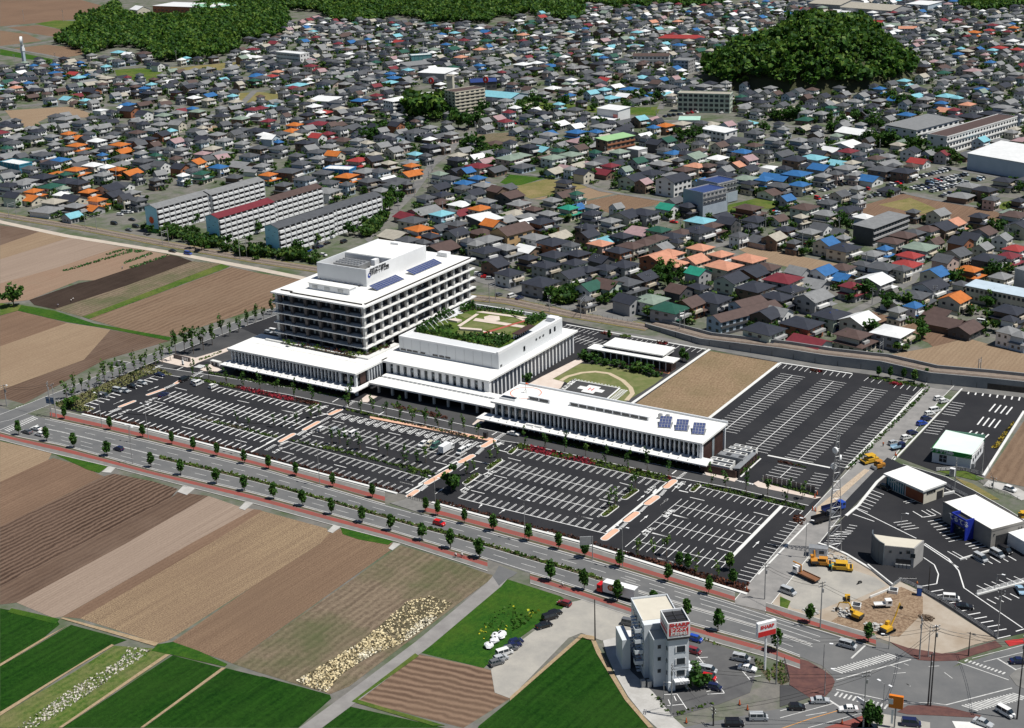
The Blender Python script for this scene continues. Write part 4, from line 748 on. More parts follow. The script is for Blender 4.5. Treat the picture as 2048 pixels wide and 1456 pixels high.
for t, s, n, wd in (('L1', '640,625 680,690 745,600', 2, .2), ('L1', '385,740 465,690 400,775', 2, .2), ('L1', '880,490 970,590 973,480', 3, .2), ('L1', '570,480 610,425 650,475', 2, .2)): cross(t, s, n, wd)
for s in ('465,690 535,795', '375,695 465,690', '395,772 510,762', '740,600 795,685', '675,692 795,685', '880,485 973,592', '610,425 650,478', '570,485 650,478', '80,365 100,425'): b.line(*W('L1', s), .2, .112)
tag(b.obj('parking_markings', PAINT), 'white bay lines round the white office tower', 'markings', kind='structure')
for i, (s, lb) in enumerate((('600,285 770,350 770,362 610,300', 'clipped shrubs between office tower car park and pavement'), ('440,830 700,750 720,762 450,845', 'low shrubs along the lower edge of the office tower car park'), ('290,700 330,700 420,820 400,830', 'low shrubs beside the concrete track'), ('32:1890,890 1990,950 2046,1020 2046,1100', 'low shrubs under the red sign pole'), ('L6:-60,380 20,360 80,530 10,560 -80,480', 'green slope beside the dark brick corner'))):
 bed('shrub_strip', W('L1', s), HEDGE, lb, .6, 3, .5, HEDGE_D, 'shrubs', 130+i)
# ================================================================== the hospital
_BX = {}
def bxm(nm, dx, dy, dz, m):
 """shared box mesh, base at z 0, centred in x and y"""
 k = (nm, round(dx, 3), round(dy, 3), round(dz, 3), m.name)
 if k not in _BX:
  b = MB(); b.box(-dx/2, -dy/2, 0, dx/2, dy/2, dz); me = b.mesh(nm); me.materials.append(m); _BX[k] = me
 return _BX[k]
def part(nm, dx, dy, dz, m, parent, loc, rz=0.0): return mobj(nm, bxm(nm, dx, dy, dz, m), None, parent, loc, rz)
def node(nm, parent):
 o = bpy.data.objects.new(nm, None); COL.objects.link(o); o.parent = parent; o.empty_display_size = .5; return o
def bx(nm, x0, y0, z0, x1, y1, z1, m, parent):
 b = MB(); b.box(x0, y0, z0, x1, y1, z1); return b.obj(nm, m, parent)
FIN = mat('white_fin', (.72, .75, .78), (.68, .71, .74), .55, .3); SLAB = mat('white_slab', (.8, .8, .79), (.74, .74, .73), .6, .2)
STONE = mat('dark_stone_pier', (.1, .088, .085), (.15, .132, .128), .8, .6); PIER = mat('pale_concrete_pier', (.5, .5, .49), (.58, .57, .55), .8, .4)
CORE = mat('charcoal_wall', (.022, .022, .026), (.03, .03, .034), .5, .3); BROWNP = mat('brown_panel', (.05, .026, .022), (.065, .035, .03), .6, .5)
CURT = mat('window_curtain', (.16, .2, .22), (.3, .34, .36), .6, .35); PANEL = mat('white_metal_panel', (.66, .68, .7), (.62, .64, .66), .45, .1)
SOLAR = mat('solar_cell', (.025, .045, .16), (.035, .06, .2), .25, 2, spec=.6); ROOFG = mat('roof_gutter', (.04, .035, .03), None, .8)
H = thing('hospital', 'large new white hospital with tall ward tower, two finned wings and roof garden', 'hospital', (0, 0, 0))
# ward tower
T = node('ward_tower', H); X0, X1, Y0, Y1 = -82.0, -36.8, -11.4, 64.8
bx('core_wall', X0+2.4, Y0+2.8, 0, X1-2.4, Y1-1.2, 28.6, CORE, T)
LV = [12.2, 16.4, 20.6, 24.8]
for z in LV: bx('floor_slab', X0-.6, Y0-.8, z-.2, X1+.6, Y1+.6, z+.2, SLAB, T)
bx('roof_slab', X0-.9, Y0-1, 28.6, X1+.9, Y1+.8, 29.2, SLAB, T)
bx('roof_deck', X0+2.4, Y0+3.2, 29.2, X1-1.0, Y1-1, 29.5, ROOFW, T); bx('roof_deck', X0+8, Y0+1.5, 29.205, X1-2.2, Y0+3.19, 29.5, ROOFW, T)
b = MB(); b.box(X0+7.6, Y0+1.1, 29.203, X1-1.6, Y0+1.48, 29.66); b.box(X0+1.6, Y0+2.4, 29.203, X0+7.58, Y0+2.8, 29.66); b.box(X1-.95, Y0+2, 29.203, X1-.6, Y1-.5, 29.66); b.obj('roof_gutter', ROOFG, T)
FX = [-79.5, -73.5, -66.5, -59.5, -52.8, -45.5, -38.2]
for x in FX: part('pier', 1.3, 1.2, 19.2, STONE, T, (x, Y0+1.0, 9.4))
RY = [Y0+.9+i*5.55 for i in range(14)]
for i, y in enumerate(RY):
 if i != 7: part('pier', 1.1, 1.15, 19.2, PIER, T, (X1-.8, y, 9.4))
for y in RY[::2]: part('pier', 1.2, 1.5, 28, PIER, T, (X0+.9, y, .5))
for z in [9.5]+[l+.3 for l in LV]:
 for a, c in zip(FX, FX[1:]):
  for k in ((.33, .68) if a > -75 else (.5,)):
   f = part('window', 1.5, .2, 2.7, GLASS, T, (a+(c-a)*k, Y0+2.75, z+.5)); part('curtain', .8, .06, 2.2, CURT, f, (-.15, -.14, .2))
 for i, y in enumerate(RY[:-1]):
  f = part('window', .2, 3.0, 2.9, GLASS, T, (X1-2.35, y+2.8, z+.4)); part('curtain', .06, .5, 2.4, CURT, f, (.14, -.5 if i % 3 else .6, .2))
 b = MB(); b.box(X0-.3, Y0-.5, z, X1+.3, Y0-.44, z+.08); b.box(X0-.3, Y0-.5, z+.85, X1+.3, Y0-.44, z+.92); b.box(X1+.24, Y0-.4, z+.85, X1+.3, Y1, z+.92); b.obj('railing', DARK, T)
P = node('penthouse', H); px0, px1, py0, py1, pz = -76.4, -51.2, 9.6, 51.0, 36.6
bx('wall', px0, py0, 29.4, px1, py0+.5, pz, PANEL, P); bx('wall', px0, py0+.51, 29.4, px0+.5, py1, pz, PANEL, P); bx('wall', px1-.5, py0+.51, 29.4, px1, py1, pz, WHITE, P); bx('wall', px0+.51, py0+18, 29.4, px1-.51, py1, pz-.3, PANEL, P)
bx('roof', px0+.52, py0+18.3, pz-.29, px1-.52, py1-.3, pz-.05, ROOFW, P); bx('well_floor', px0+.52, py0+.52, 32, px1-.52, py0+17.99, 32.6, GRAVEL, P)
b = MB()
for i in range(8):
 for j in range(3): b.cyl(px0+3.4+i*1.55, py0+9+j*2.3, 34.9, 35.5, .6, 8)
b.box(px0+2.4, py0+7.6, 32.6, px0+15.5, py0+15.4, 34.9); b.obj('cooling_tower', METAL, P)
for i in range(5): bx('air_unit', px0+18.2, py0+3+i*2.8, 32.6, px0+24, py0+4.7+i*2.8, 34, WHITE if i % 2 else METAL, P)
bx('air_unit', px0+17, py0+14, 32.6, px0+19, py0+17, 36.2, WHITE, P); bx('roof_hatch', -66, 46, pz-.05, -62, 48.5, pz+.8, WHITE, P)
text('足利赤十字病院', 2.0, INK, P, facing((px1+.05, py0+8.6, 34.2), (0, 1, 0), (0, 0, 1), .95), .03, bold=.07); text('日本赤十字社 栃木県支部', .95, INK, P, facing((px1+.05, py0+7.9, 35.7), (0, 1, 0), (0, 0, 1)), .03, bold=.04)
b = MB(); b.add([(px1+.06, py0+2+1.0*math.cos(k*.4488), 33.7+1.0*math.sin(k*.4488)) for k in range(14)], [tuple(range(14))]); b.obj('emblem', mat('emblem_blue', (.02, .06, .32), None, .5), P)
b = MB(); b.add([(px1+.08, py0+2.15+.45*math.cos(k*.4488), 33.85+.45*math.sin(k*.4488)) for k in range(14)], [tuple(range(14))]); b.obj('emblem', WHITE, P)
a = g(*fp('K8', 290, 318), 29.4); c = g(*fp('K8', 530, 358), 29.4)
L_ = node('plant_room', H); bx('wall', a[0], a[1], 29.5, c[0], a[1]+4.2, 31.9, WHITE, L_); bx('roof', a[0]-.3, a[1]-.3, 31.9, c[0]+.3, a[1]+4.5, 32.2, ROOFW, L_)
for k in (.12, .42, .75): part('louvre', 2.6, .12, 1.2, METAL, L_, (a[0]+(c[0]-a[0])*(k+.03), a[1]-.06, 30.1))
bx('vent_house', -52, 60, 29.5, -47, 63, 31.3, WHITE, L_)
for i in range(9): part('roof_vent', .9, .5, .5, DARK, H, (-75+i*2.6, py0-1.0, 29.5))
def solar(cx, cy, z, nx, ny, sx, sy, tilt, par, rz=0.0):
 """rack of panels tilted towards +X"""
 o = node('solar_array', par); o.location = (cx, cy, z); o.rotation_euler[2] = rz
 c_, s_ = math.cos(tilt), math.sin(tilt); w_ = nx*sx; b = MB()
 for j in range(0, ny+1, 2):
  y = (j-ny/2)*sy; b.tube((-w_/2*c_, y, 0), (-w_/2*c_, y, w_*s_), .06, 4); b.tube((w_/2*c_, y, 0), (w_/2*c_, y, .15), .06, 4); b.box(-w_/2, y-.3, -.1, w_/2, y+.3, .08)
 b.obj('rack', METAL, o)
 k = ('sp', sx, sy)
 if k not in _BX:
  b = MB(); b.box(-sx/2, -sy/2, 0, sx/2, sy/2, .05, 1); g_ = .09; b.box(-sx/2+g_, -sy/2+g_, .052, -.03, -.03, .07); b.box(.03, -sy/2+g_, .052, sx/2-g_, -.03, .07); b.box(-sx/2+g_, .03, .052, -.03, sy/2-g_, .07); b.box(.03, .03, .052, sx/2-g_, sy/2-g_, .07)
  _BX[k] = b.mesh('solar_panel'); _BX[k].materials.append(SOLAR); _BX[k].materials.append(METAL)
 for i in range(nx):
  for j in range(ny):
   p = mobj('solar_panel', _BX[k], None, o, ((-w_/2+(i+.5)*sx)*c_, (-ny*sy/2+(j+.5)*sy), .25+(w_/2-(-w_/2+(i+.5)*sx))*s_)); p.rotation_euler = (0, tilt, 0)
for s in ('L8:640,600 980,450 1090,520 750,665', 'K8:877,213 1017,140 1063,172 918,236'):
 q = W('F', s, 30.2); solar(sum(p[0] for p in q)/4, sum(p[1] for p in q)/4, 29.5, 4, 10, 1.1, math.dist(q[0], q[1])/10, .3, H)
# left wing
Lw = node('left_wing', H)
bx('glass_wall', -90.6, -28.2, 0, -29, -10.2, 8.5, GLASSB, Lw); bx('roof', -92.3, -30.2, 8.6, -27.6, -9.8, 9.3, ROOFW, Lw); bx('canopy', -93.5, -34, 3.1, -25.8, -28.25, 3.5, SLAB, Lw)
b = MB()
for k in range(6): b.box(-85+k*9, -25.3, 9.302, -84.94+k*9, -12, 9.33)
b.box(-88, -20.1, 9.303, -30, -20, 9.34); b.obj('roof_seam', METAL, Lw)
for i in range(32): part('fin', .38, .95, 5.1, FIN, Lw, (-91+i*1.76, -28.75, 3.5))
for x in (-35.8, -32.2): part('fin', .5, 1.0, 5.1, FIN, Lw, (x, -28.75, 3.5))
part('corner_post', .9, .9, 8.6, FIN, Lw, (-28.7, -28.9, 0))
for i in range(27): part('post', .3, .5, 3.1, FIN, Lw, (-90.5+i*2.35, -28.6, 0))
for i in range(19): part('bracket', .35, 3.6, .55, SLAB, Lw, (-90.6+i*3.5, -31.2, 3.5))
for y in (-16.5, -18.2, -19.9, -21.6, -14.8, -13.3): part('fin', .95, .38, 5.1, FIN, Lw, (-28.4, y, 3.5))
bx('brown_panel', -28.98, -26.2, 3.6, -28.7, -22.8, 8.5, BROWNP, Lw); bx('canopy', -28.2, -28.2, 3.1, -25.8, -20, 3.49, SLAB, Lw)
bx('planter', X0-3, Y0-4.2, 9.31, X1+4, Y0-1.6, 9.9, CONC_W, Lw); bx('planter', X1+1.6, Y0-1.55, 9.31, X1+4, 4.5, 9.9, CONC_W, Lw)
# middle block
M_ = node('middle_block', H)
bx('wall', -28.2, -11.9, 0, 18.6, 51.5, 8.55, GLASSB, M_); bx('roof', -28.5, -13.4, 8.6, 21.2, 52.6, 9.3, ROOFW, M_)
for i in range(15): part('wall_pier', 1.7, .8, 8.5, WHITE, M_, (-25.6+i*3.25, -12.35, 0))
for i in range(14): f = part('window', 1.5, .2, 4.2, GLASS, M_, (-24+i*3.25, -12.02, 4.2)); part('curtain', 1.3, .05, .8, CURT, f, (0, -.13, .3 if i % 3 else 2.2))
bx('wall_pier', 18.65, -12.9, 0, 20.9, -11.4, 8.55, WHITE, M_)
for i in range(23): part('fin', 1.5, .85, 8.5, WHITE, M_, (19.5, -8.6+i*2.68, 0))
bx('roof', -36, -9.9, 8.6, -28.51, 5, 9.28, ROOFW, M_)
U = node('upper_block', H); ux0, ux1, uy0, uy1, uz = -28.4, 17.8, -1.2, 46.0, 15.6
bx('wall', ux0, uy0, 9.31, ux1, uy1, uz-.6, PANEL, U)
b = MB(); b.box(ux0, uy0, uz-.6, ux1-1.0, uy0+.7, uz); b.box(ux1-.9, uy0, uz-.6, ux1, uy1, uz+.5); b.box(ux0, uy0+.75, uz-.6, ux0+.6, uy1, uz); b.box(ux0+.65, uy1-.6, uz-.6, ux1-.95, uy1, uz+.5); b.box(ux1-5, uy1-4, uz-.6, ux1-.95, uy1-.65, uz+1.1); b.obj('parapet', WHITE, U)
for k in range(11): part('panel_joint', .07, .06, 5.3, METAL, U, (ux0+2+k*4.1, uy0-.02, 9.5))
for x in (-26.5, -23.6, -20.8, -17.2, -11.3, -8.3, -5.4): part('window', 2.3, .14, .7, GLASSB, U, (x, uy0-.03, 9.9))
for y, z, s in ((0.4, 9.9, 1.2), (17, 11, 1.3), (26, 12.6, 1.2), (28.6, 12.6, 1.2), (31.2, 12.6, 1.2), (36.5, 12.2, 1.3), (40, 12.2, 1.3)): part('window', .14, s, .8 if s < 1.25 else 1.9, GLASSB, U, (ux1+.03, y, z))
def onroof(nm, s, m, z, h=.06):
 p = W('K2', s, z); b = MB(); b.prism(p, z-.02, z+h); return b.obj(nm, m, U)
onroof('garden_soil', '272,195 640,58 960,95 1100,105 870,270 800,298', GRASS, 15.05)
for i, s in enumerate(('560,165 637,128 800,163 700,190', '540,88 600,82 640,100 590,115', '800,135 880,112 940,125 830,152', '735,190 850,168 910,182 850,212 800,205', '540,185 640,195 650,215 540,220', '640,115 690,107 720,122 680,130')): onroof('garden_lawn', s, LAWN, 15.12)
for i, s in enumerate(('540,160 655,85 675,88 560,165', '637,128 655,112 960,160 940,172', '655,75 700,70 1000,110 990,120', '700,190 790,206 850,214 840,222 700,200', '870,95 880,92 980,130 960,135')): onroof('garden_path', s, PAVE_PALE, 15.16)
onroof('terrace', '705,105 740,95 800,100 805,125 740,138 710,125', PAVE_PALE, 15.18); onroof('red_path', '630,222 955,125 968,130 660,225', mat('red_deck', (.4, .1, .07), (.3, .08, .06), .85, .5), 15.2)
for s, h in (('550,178 692,190 695,200 560,190', .8), ('480,130 525,122 570,132 540,142', .7)): onroof('garden_planter', s, PAVE_PALE, 15.1, h)
def k2bed(nm, s, h, dens, sz, m, m2, z, lb, t='K2', par=None):
 o = bed(nm, W(t, s, z), m, None, h, dens, sz, m2, None, len(s), z0=z); o.parent = par or U; return o
TREE_D = leafmat('dark_crown_leaf', (.018, .062, .012), (.042, .098, .018)); TREE_M = leafmat('green_crown_leaf', (.035, .11, .015), (.07, .15, .024)); TREE_L = leafmat('light_crown_leaf', (.08, .15, .025), (.12, .175, .04))
for s, h, dn in (('275,195 470,70 510,75 330,200', 2.6, 4), ('275,195 330,180 560,225 870,225 870,260 800,295', 2.4, 4.2), ('550,60 640,25 660,60 580,80', 2.6, 5), ('660,45 960,80 950,98 660,65', 1.4, 3), ('970,115 1060,95 1100,110 1000,160 960,150', 2.4, 5), ('440,110 500,70 530,80 470,115', .8, 3), ('400,165 500,155 520,180 430,185', .6, 3)):
 k2bed('garden_shrubs', s, h, dn, .7, TREE_D, TREE_M, 15.1, '')
b = MB()
for i in range(8): b.box(13.0, 17+i*1.55, 15.1, 13.3, 17.3+i*1.55, 17.2); 
b.box(12.6, 16.6, 17.2, 15.6, 29, 17.45, 1); b.obj('pergola', [WHITE, BROWNP], U)
b = MB()
for i in range(7): b.tube((-25, 10+i*3.0, 15.1), (-24, 10+i*3.0, 17.6), .12, 4); b.tube((-24, 10+i*3.0, 17.6), (-21, 10+i*3.0, 15.1), .12, 4)
b.obj('trellis', WHITE, U)
k2bed('planter_shrubs', '120,635 560,725 780,665 720,660 560,700 140,630', 1.6, 2.2, .6, HEDGE, REDLEAF, 9.8, '', 'K8', Lw)
# entrance canopy
C = node('entrance_canopy', H)
bx('canopy_roof', -25.7, -25.2, 4.0, 30.5, -18.4, 4.6, ROOFW, C); bx('canopy_roof', -25.7, -16.9, 4.0, 30.5, -12.8, 4.6, ROOFW, C); bx('skylight', -25.7, -18.39, 4.1, 30.5, -16.91, 4.35, METAL, C)
for i in range(28): part('skylight_bar', .12, 1.46, .12, WHITE, C, (-24.7+i*2.0, -17.65, 4.352))
for i in range(9): part('column', .8, .8, 4, PIER, C, (-23+i*6.4, -22.5, 0))
for i in range(8): bx('entrance_glass', -22+i*6.4, -14, .1, -18.2+i*6.4, -13.8, 3.4, GLASS, C)
# right wing
Rw = node('right_wing', H)
bx('glass_wall', 34.2, -28.2, 0, 113.4, -11.6, 8.5, GLASSB, Rw); bx('roof', 32.8, -30.2, 8.6, 115.0, -10.6, 9.25, ROOFW, Rw); bx('canopy', 28.8, -34, 3.1, 118.2, -28.25, 3.5, SLAB, Rw)
bx('roof_parapet', 32.8, -10.58, 8.6, 115, -10.0, 9.9, PANEL, Rw)
for i in range(6): part('fin', .5, 1.0, 5.1, FIN, Rw, (34.2+i*2.75, -28.75, 3.5))
for i in range(38): part('fin', .38, .95, 5.1, FIN, Rw, (49.7+i*1.71, -28.75, 3.5))
for i in range(35): part('post', .3, .5, 3.1, FIN, Rw, (36+i*2.3, -28.6, 0))
for i in range(23): part('bracket', .35, 3.6, .55, SLAB, Rw, (34.2+i*3.5, -31.2, 3.5))
bx('interior_light', 34.6, -28.35, 4.6, 47, -28.25, 7.6, mat('blue_glass', (.05, .085, .1), (.02, .03, .04), .1, .5, spec=.6), Rw)  # one pane of lighter blue glass across the hall front
bx('end_wall', 113.45, -28.3, 0, 113.9, -11.6, 8.55, BROWNP, Rw); part('window', .2, 1.6, 7.5, CURT, Rw, (113.95, -19.5, .6)); part('corner_post', .9, .9, 8.6, FIN, Rw, (114.1, -28.9, 0)); part('corner_post', .6, .6, 8.6, FIN, Rw, (114.3, -11.2, 0))
for i in range(2): part('canopy_planter', 2.8, 1.4, .6, SLAB, Rw, (50+i*3.4, -31, 3.5))
def monitor(x0, x1, y, n, h=1.5):
 o = node('roof_monitor', Rw); bx('frame', x0, y, 9.25, x1, y+1.6, 9.25+h, WHITE, o); d = (x1-x0-.6)/n
 for i in range(n): part('window', d-.5, .12, h-.55, GLASSB, o, (x0+.3+d*(i+.5), y-.03, 9.5))
q = W('K3', '655,285 1200,415', 9.4); monitor(q[0][0], q[1][0], (q[0][1]+q[1][1])/2+.4, 9)
q = W('K3', '345,250 490,300', 9.4); monitor(q[0][0], q[1][0]-1, q[0][1]+.4, 2)
q = W('K3', '140,240 270,250', 9.4); o = node('skylight', Rw); bx('frame', q[0][0], q[0][1], 9.25, q[0][0]+6.5, q[0][1]+2.6, 9.9, WHITE, o); bx('pane', q[0][0]+.3, q[0][1]+.3, 9.9, q[0][0]+6.2, q[0][1]+2.3, 9.95, GLASSB, o)
for x, y in ((92.5, -17.5), (95, -17)): bx('roof_unit', x, y, 9.25, x+1.2, y+1.2, 10.9, METAL, Rw)
for s in ('270,262 320,190 385,215 335,275', '390,285 440,210 505,240 455,298', '510,310 560,235 625,265 580,322'):
 q = W('K4', s, 10.2); solar(sum(p[0] for p in q)/4, sum(p[1] for p in q)/4, 9.25, 4, 4, 1.4, 1.0, .36, Rw, -1.25)
c = g(*fp('K3', 331, 200), 9.3); b = MB()
for k in range(28):
 a0, a1 = k*.2244, (k+1)*.2244; b.quad(*[(c[0]+r*math.cos(a_), c[1]+r*math.sin(a_), 9.27) for r, a_ in ((5.4, a0), (5.75, a0), (5.75, a1), (5.4, a1))])
b.obj('ring_marking', mat('orange_ring', (.75, .2, .12), None, .6), Rw)
b = MB(); b.tube((c[0], c[1], 9.25), (c[0], c[1], 13), .08, 5); b.tube((c[0]-.7, c[1]-.7, 9.3), (c[0], c[1], 11), .06, 4); b.tube((c[0]+.7, c[1]-.5, 9.3), (c[0], c[1], 11), .06, 4); b.obj('mast', METAL, Rw)
b = MB(); b.tube((c[0], c[1], 12.9), (c[0]+.9, c[1]+.6, 12.6), .3, 6, .15); b.obj('windsock', mat('windsock_orange', (.7, .12, .03), None, .7), Rw)
# service yard at the right end of the wing
sy = thing('service_yard', 'brown walled yard of white machines at the right end of the wing', 'plant yard', (122, -24, 0))
for i, (x, y, dx, dy, h) in enumerate(((116, -30.5, 9, 2.2, 2.2), (116.5, -27.3, 8, 2.2, 2.4), (117.5, -23.6, 9, 2.8, 2.8), (117.5, -19.4, 8, 2.0, 2.3), (118, -16, 8, 1.8, 2.3), (118.5, -13.2, 8, 1.8, 2.2))):
 u_ = bx('chiller', x-122, y+24, .8, x-122+dx, y+24+dy, .8+h, CONC_W if i != 2 else METAL, sy)
 for k in range(4): part('fan_grille', dx/5.2, dy*.6, .08, DARK if k % 2 else METAL, u_, (x-122+dx*(k+.5)/4, y+24+dy/2, .8+h))
bx('yard_wall', -7, -7.6, 0, 5.2, -7.3, 2.6, BROWNP, sy); bx('yard_wall', 5.21, -7.6, 0, 5.5, 10, 2.2, BROWNP, sy)
sl_ = W('J6', '935,210 1160,25 1215,35 1020,215', 2.8); b = MB(); b.prism(sl_, 2.7, 2.9, 0)
bs = thing('bicycle_shelter', 'grey flat roofed shelter beside the service yard', 'shelter', (*sl_[0], 0))
b.v = [(x-sl_[0][0], y-sl_[0][1], z) for x, y, z in b.v]; b.obj('roof', METAL, bs)
b = MB(); d_ = (sl_[1][0]-sl_[0][0], sl_[1][1]-sl_[0][1]); e_ = (sl_[3][0]-sl_[0][0], sl_[3][1]-sl_[0][1])
for k in range(7): b.box(d_[0]*k/6+.1, d_[1]*k/6+.1, 0, d_[0]*k/6+.3, d_[1]*k/6+.3, 2.7); b.box(d_[0]*k/6+e_[0]-.3, d_[1]*k/6+e_[1]+.1, 0, d_[0]*k/6+e_[0]-.1, d_[1]*k/6+e_[1]+.3, 2.7)
b.obj('post', DARK, bs); bx('end_wall', .2, -.1, 0, e_[0], .1, 2.6, CORE, bs)
# slatted screen fence
q = W('J6', '1285,370 1895,500'); sf = thing('screen_fence', 'dark slatted fence along the small staff lot', 'fence', (*q[0], 0), math.atan2(q[1][1]-q[0][1], q[1][0]-q[0][0])); L = math.dist(*q)
for i in range(int(L/1.6)): part('slat_panel', 1.35, .08, 2.3, STONE, sf, (.8+i*1.6, 0, .1)); part('post', .15, .2, 2.5, PIER, sf, (i*1.6, 0, 0))
# low pavilion at the back
pv = thing('pavilion', 'low flat roofed white pavilion with orange terrace behind the lawn', 'pavilion', (48, 52, 0))
bx('roof', -19.5, -5, 4.2, 18.5, 1.0, 4.6, ROOFW, pv); bx('roof', -14, 1.01, 4.3, 12.5, 8.0, 5.4, ROOFW, pv); bx('clerestory', -13.6, -1.2, 4.61, 12.1, 7.6, 5.39, BROWNP, pv); bx('roof', -14, -2.2, 5.4, 12.8, 8.3, 5.9, ROOFW, pv)
bx('wall', -13, -1.0, 0, 12, 7.5, 4.2, CORE, pv); bx('end_wall', 14, -3.5, 0, 17, .5, 4.2, BROWNP, pv)
for i in range(12): part('column', .3, .3, 4.2, FIN, pv, (-15+i*2.7, -3.6, 0))
# entrance walls on the plaza
ew = thing('sign_wall', 'dark stone name wall with white panels under the saplings', 'wall', (*gp('J2', 460, 115), 0), -.05)
bx('wall', 0, 0, 0, 9.5, .6, 1.9, STONE, ew)
for i in range(4): part('panel', .5, .1, 1.2, WHITE, ew, (5.4+i*.95, -.06, .4))
ew2 = thing('planter_wall', 'white arched planter wall beside the wing steps', 'wall', (*gp('J2', 960, 195), 0), -.05); bx('wall', 0, 0, 0, 5, 1.6, 1.7, CONC_W, ew2)
for i in range(2): part('opening', 1.2, .1, 1.1, DARK, ew2, (1.4+i*2, -.02, .1))
st_ = thing('sign_post', 'small white sign slab with dark base in front of the plaza', 'sign', (*gp('J2', 588, 212), 0)); part('base', .8, .5, .6, DARK, st_, (0, 0, .1)); part('panel', .8, .4, 1.6, WHITE, st_, (0, 0, .7))
# ================================================================== larger buildings of the town
WALLS = {'w': mat('white_render', (.72, .72, .71), (.66, .66, .65), .8, .2), 'y': mat('cream_render', (.6, .56, .46), (.53, .49, .4), .85, .2), 'g': mat('grey_render', (.38, .38, .385), (.32, .32, .325), .85, .2), 'n': mat('brown_render', (.2, .14, .1), (.16, .11, .085), .85, .2), 'k': mat('dark_cladding', (.07, .07, .075), (.09, .09, .095), .7, .3), 's': mat('pink_render', (.52, .4, .35), (.46, .35, .31), .85, .2), 'b': mat('pale_blue_render', (.42, .5, .58), (.37, .45, .53), .85, .2), 'o': mat('brick_tile_wall', (.34, .14, .075), (.27, .11, .06), .85, .5), 'a': mat('sage_render', (.5, .56, .47), (.44, .5, .42), .85, .2)}
def roofmat(n, c): return mat(n, c, tuple(x*.78 for x in c), .62, .5, spec=.3, det=5)
ROOFS = {'k': roofmat('slate_dark_roof', (.032, .036, .05)), 'g': roofmat('grey_tile_roof', (.085, .09, .1)), 'l': roofmat('light_grey_tile_roof', (.22, .225, .23)), 'w': mat('white_metal_roof', (.74, .75, .75), (.66, .67, .67), .5, .3), 'b': roofmat('blue_roof', (.028, .13, .33)), 't': roofmat('turquoise_roof', (.2, .47, .55)), 'o': roofmat('orange_tile_roof', (.5, .15, .03)), 'r': roofmat('red_roof', (.33, .042, .04)), 'm': roofmat('maroon_roof', (.17, .025, .035)), 'n': roofmat('brown_roof', (.095, .062, .055)), 'p': roofmat('mauve_roof', (.36, .24, .25)), 's': roofmat('salmon_tile_roof', (.55, .26, .17)), 'y': roofmat('beige_roof', (.4, .37, .31)), 'e': roofmat('dark_green_roof', (.018, .085, .06)), 'a': roofmat('sage_green_roof', (.22, .28, .23)), 'c': roofmat('teal_green_roof', (.02, .25, .17))}
def gable(b, x0, y0, x1, y1, z, h, m, ov=.5, mw=None):
 """ridge along x; mw: also the triangular ends"""
 ym = (y0+y1)/2; e = ov*h/((y1-y0)/2); X0, X1, Ya, Yb = x0-ov, x1+ov, y0-ov, y1+ov; t = .14
 for s in (0, 1):
  ya = Ya if s == 0 else Yb
  P = [(X0, ya, z-e), (X1, ya, z-e), (X1, ym, z+h), (X0, ym, z+h)]
  if s: P = P[::-1]
  b.add([(p[0], p[1], p[2]+t) for p in P]+P, [(0, 1, 2, 3), (7, 6, 5, 4), (0, 4, 5, 1), (1, 5, 6, 2), (3, 2, 6, 7), (0, 3, 7, 4)], m)
 if mw is not None:
  b.add([(x0, y0, z), (x0, ym, z+h-.03), (x0, y1, z)], [(0, 1, 2)], mw); b.add([(x1, y0, z), (x1, y1, z), (x1, ym, z+h-.03)], [(0, 1, 2)], mw)
def hip(b, x0, y0, x1, y1, z, h, m, ov=.6, t=.15):
 X0, Y0, X1, Y1 = x0-ov, y0-ov, x1+ov, y1+ov; d = min(X1-X0, Y1-Y0)/2; z0 = z-.12
 if X1-X0 >= Y1-Y0: r0, r1 = (X0+d, (Y0+Y1)/2, z+h), (X1-d+.01, (Y0+Y1)/2, z+h)
 else: r0, r1 = ((X0+X1)/2, Y0+d, z+h), ((X0+X1)/2, Y1-d+.01, z+h)
 V = [(X0, Y0, z0), (X1, Y0, z0), (X1, Y1, z0), (X0, Y1, z0), (X0, Y0, z0+t), (X1, Y0, z0+t), (X1, Y1, z0+t), (X0, Y1, z0+t), r0, r1]
 F = [(0, 3, 2, 1), (0, 1, 5, 4), (1, 2, 6, 5), (2, 3, 7, 6), (3, 0, 4, 7)]
 F += [(4, 5, 9, 8), (5, 6, 9), (6, 7, 8, 9), (7, 4, 8)] if X1-X0 >= Y1-Y0 else [(4, 5, 8), (5, 6, 9, 8), (6, 7, 9), (7, 4, 8, 9)]
 b.add(V, F, m)
def shell(b, x0, y0, x1, y1, z, h, m, ov=.5): b.box(x0-ov, y0-ov, z, x1+ov, y1+ov, z+h, m)
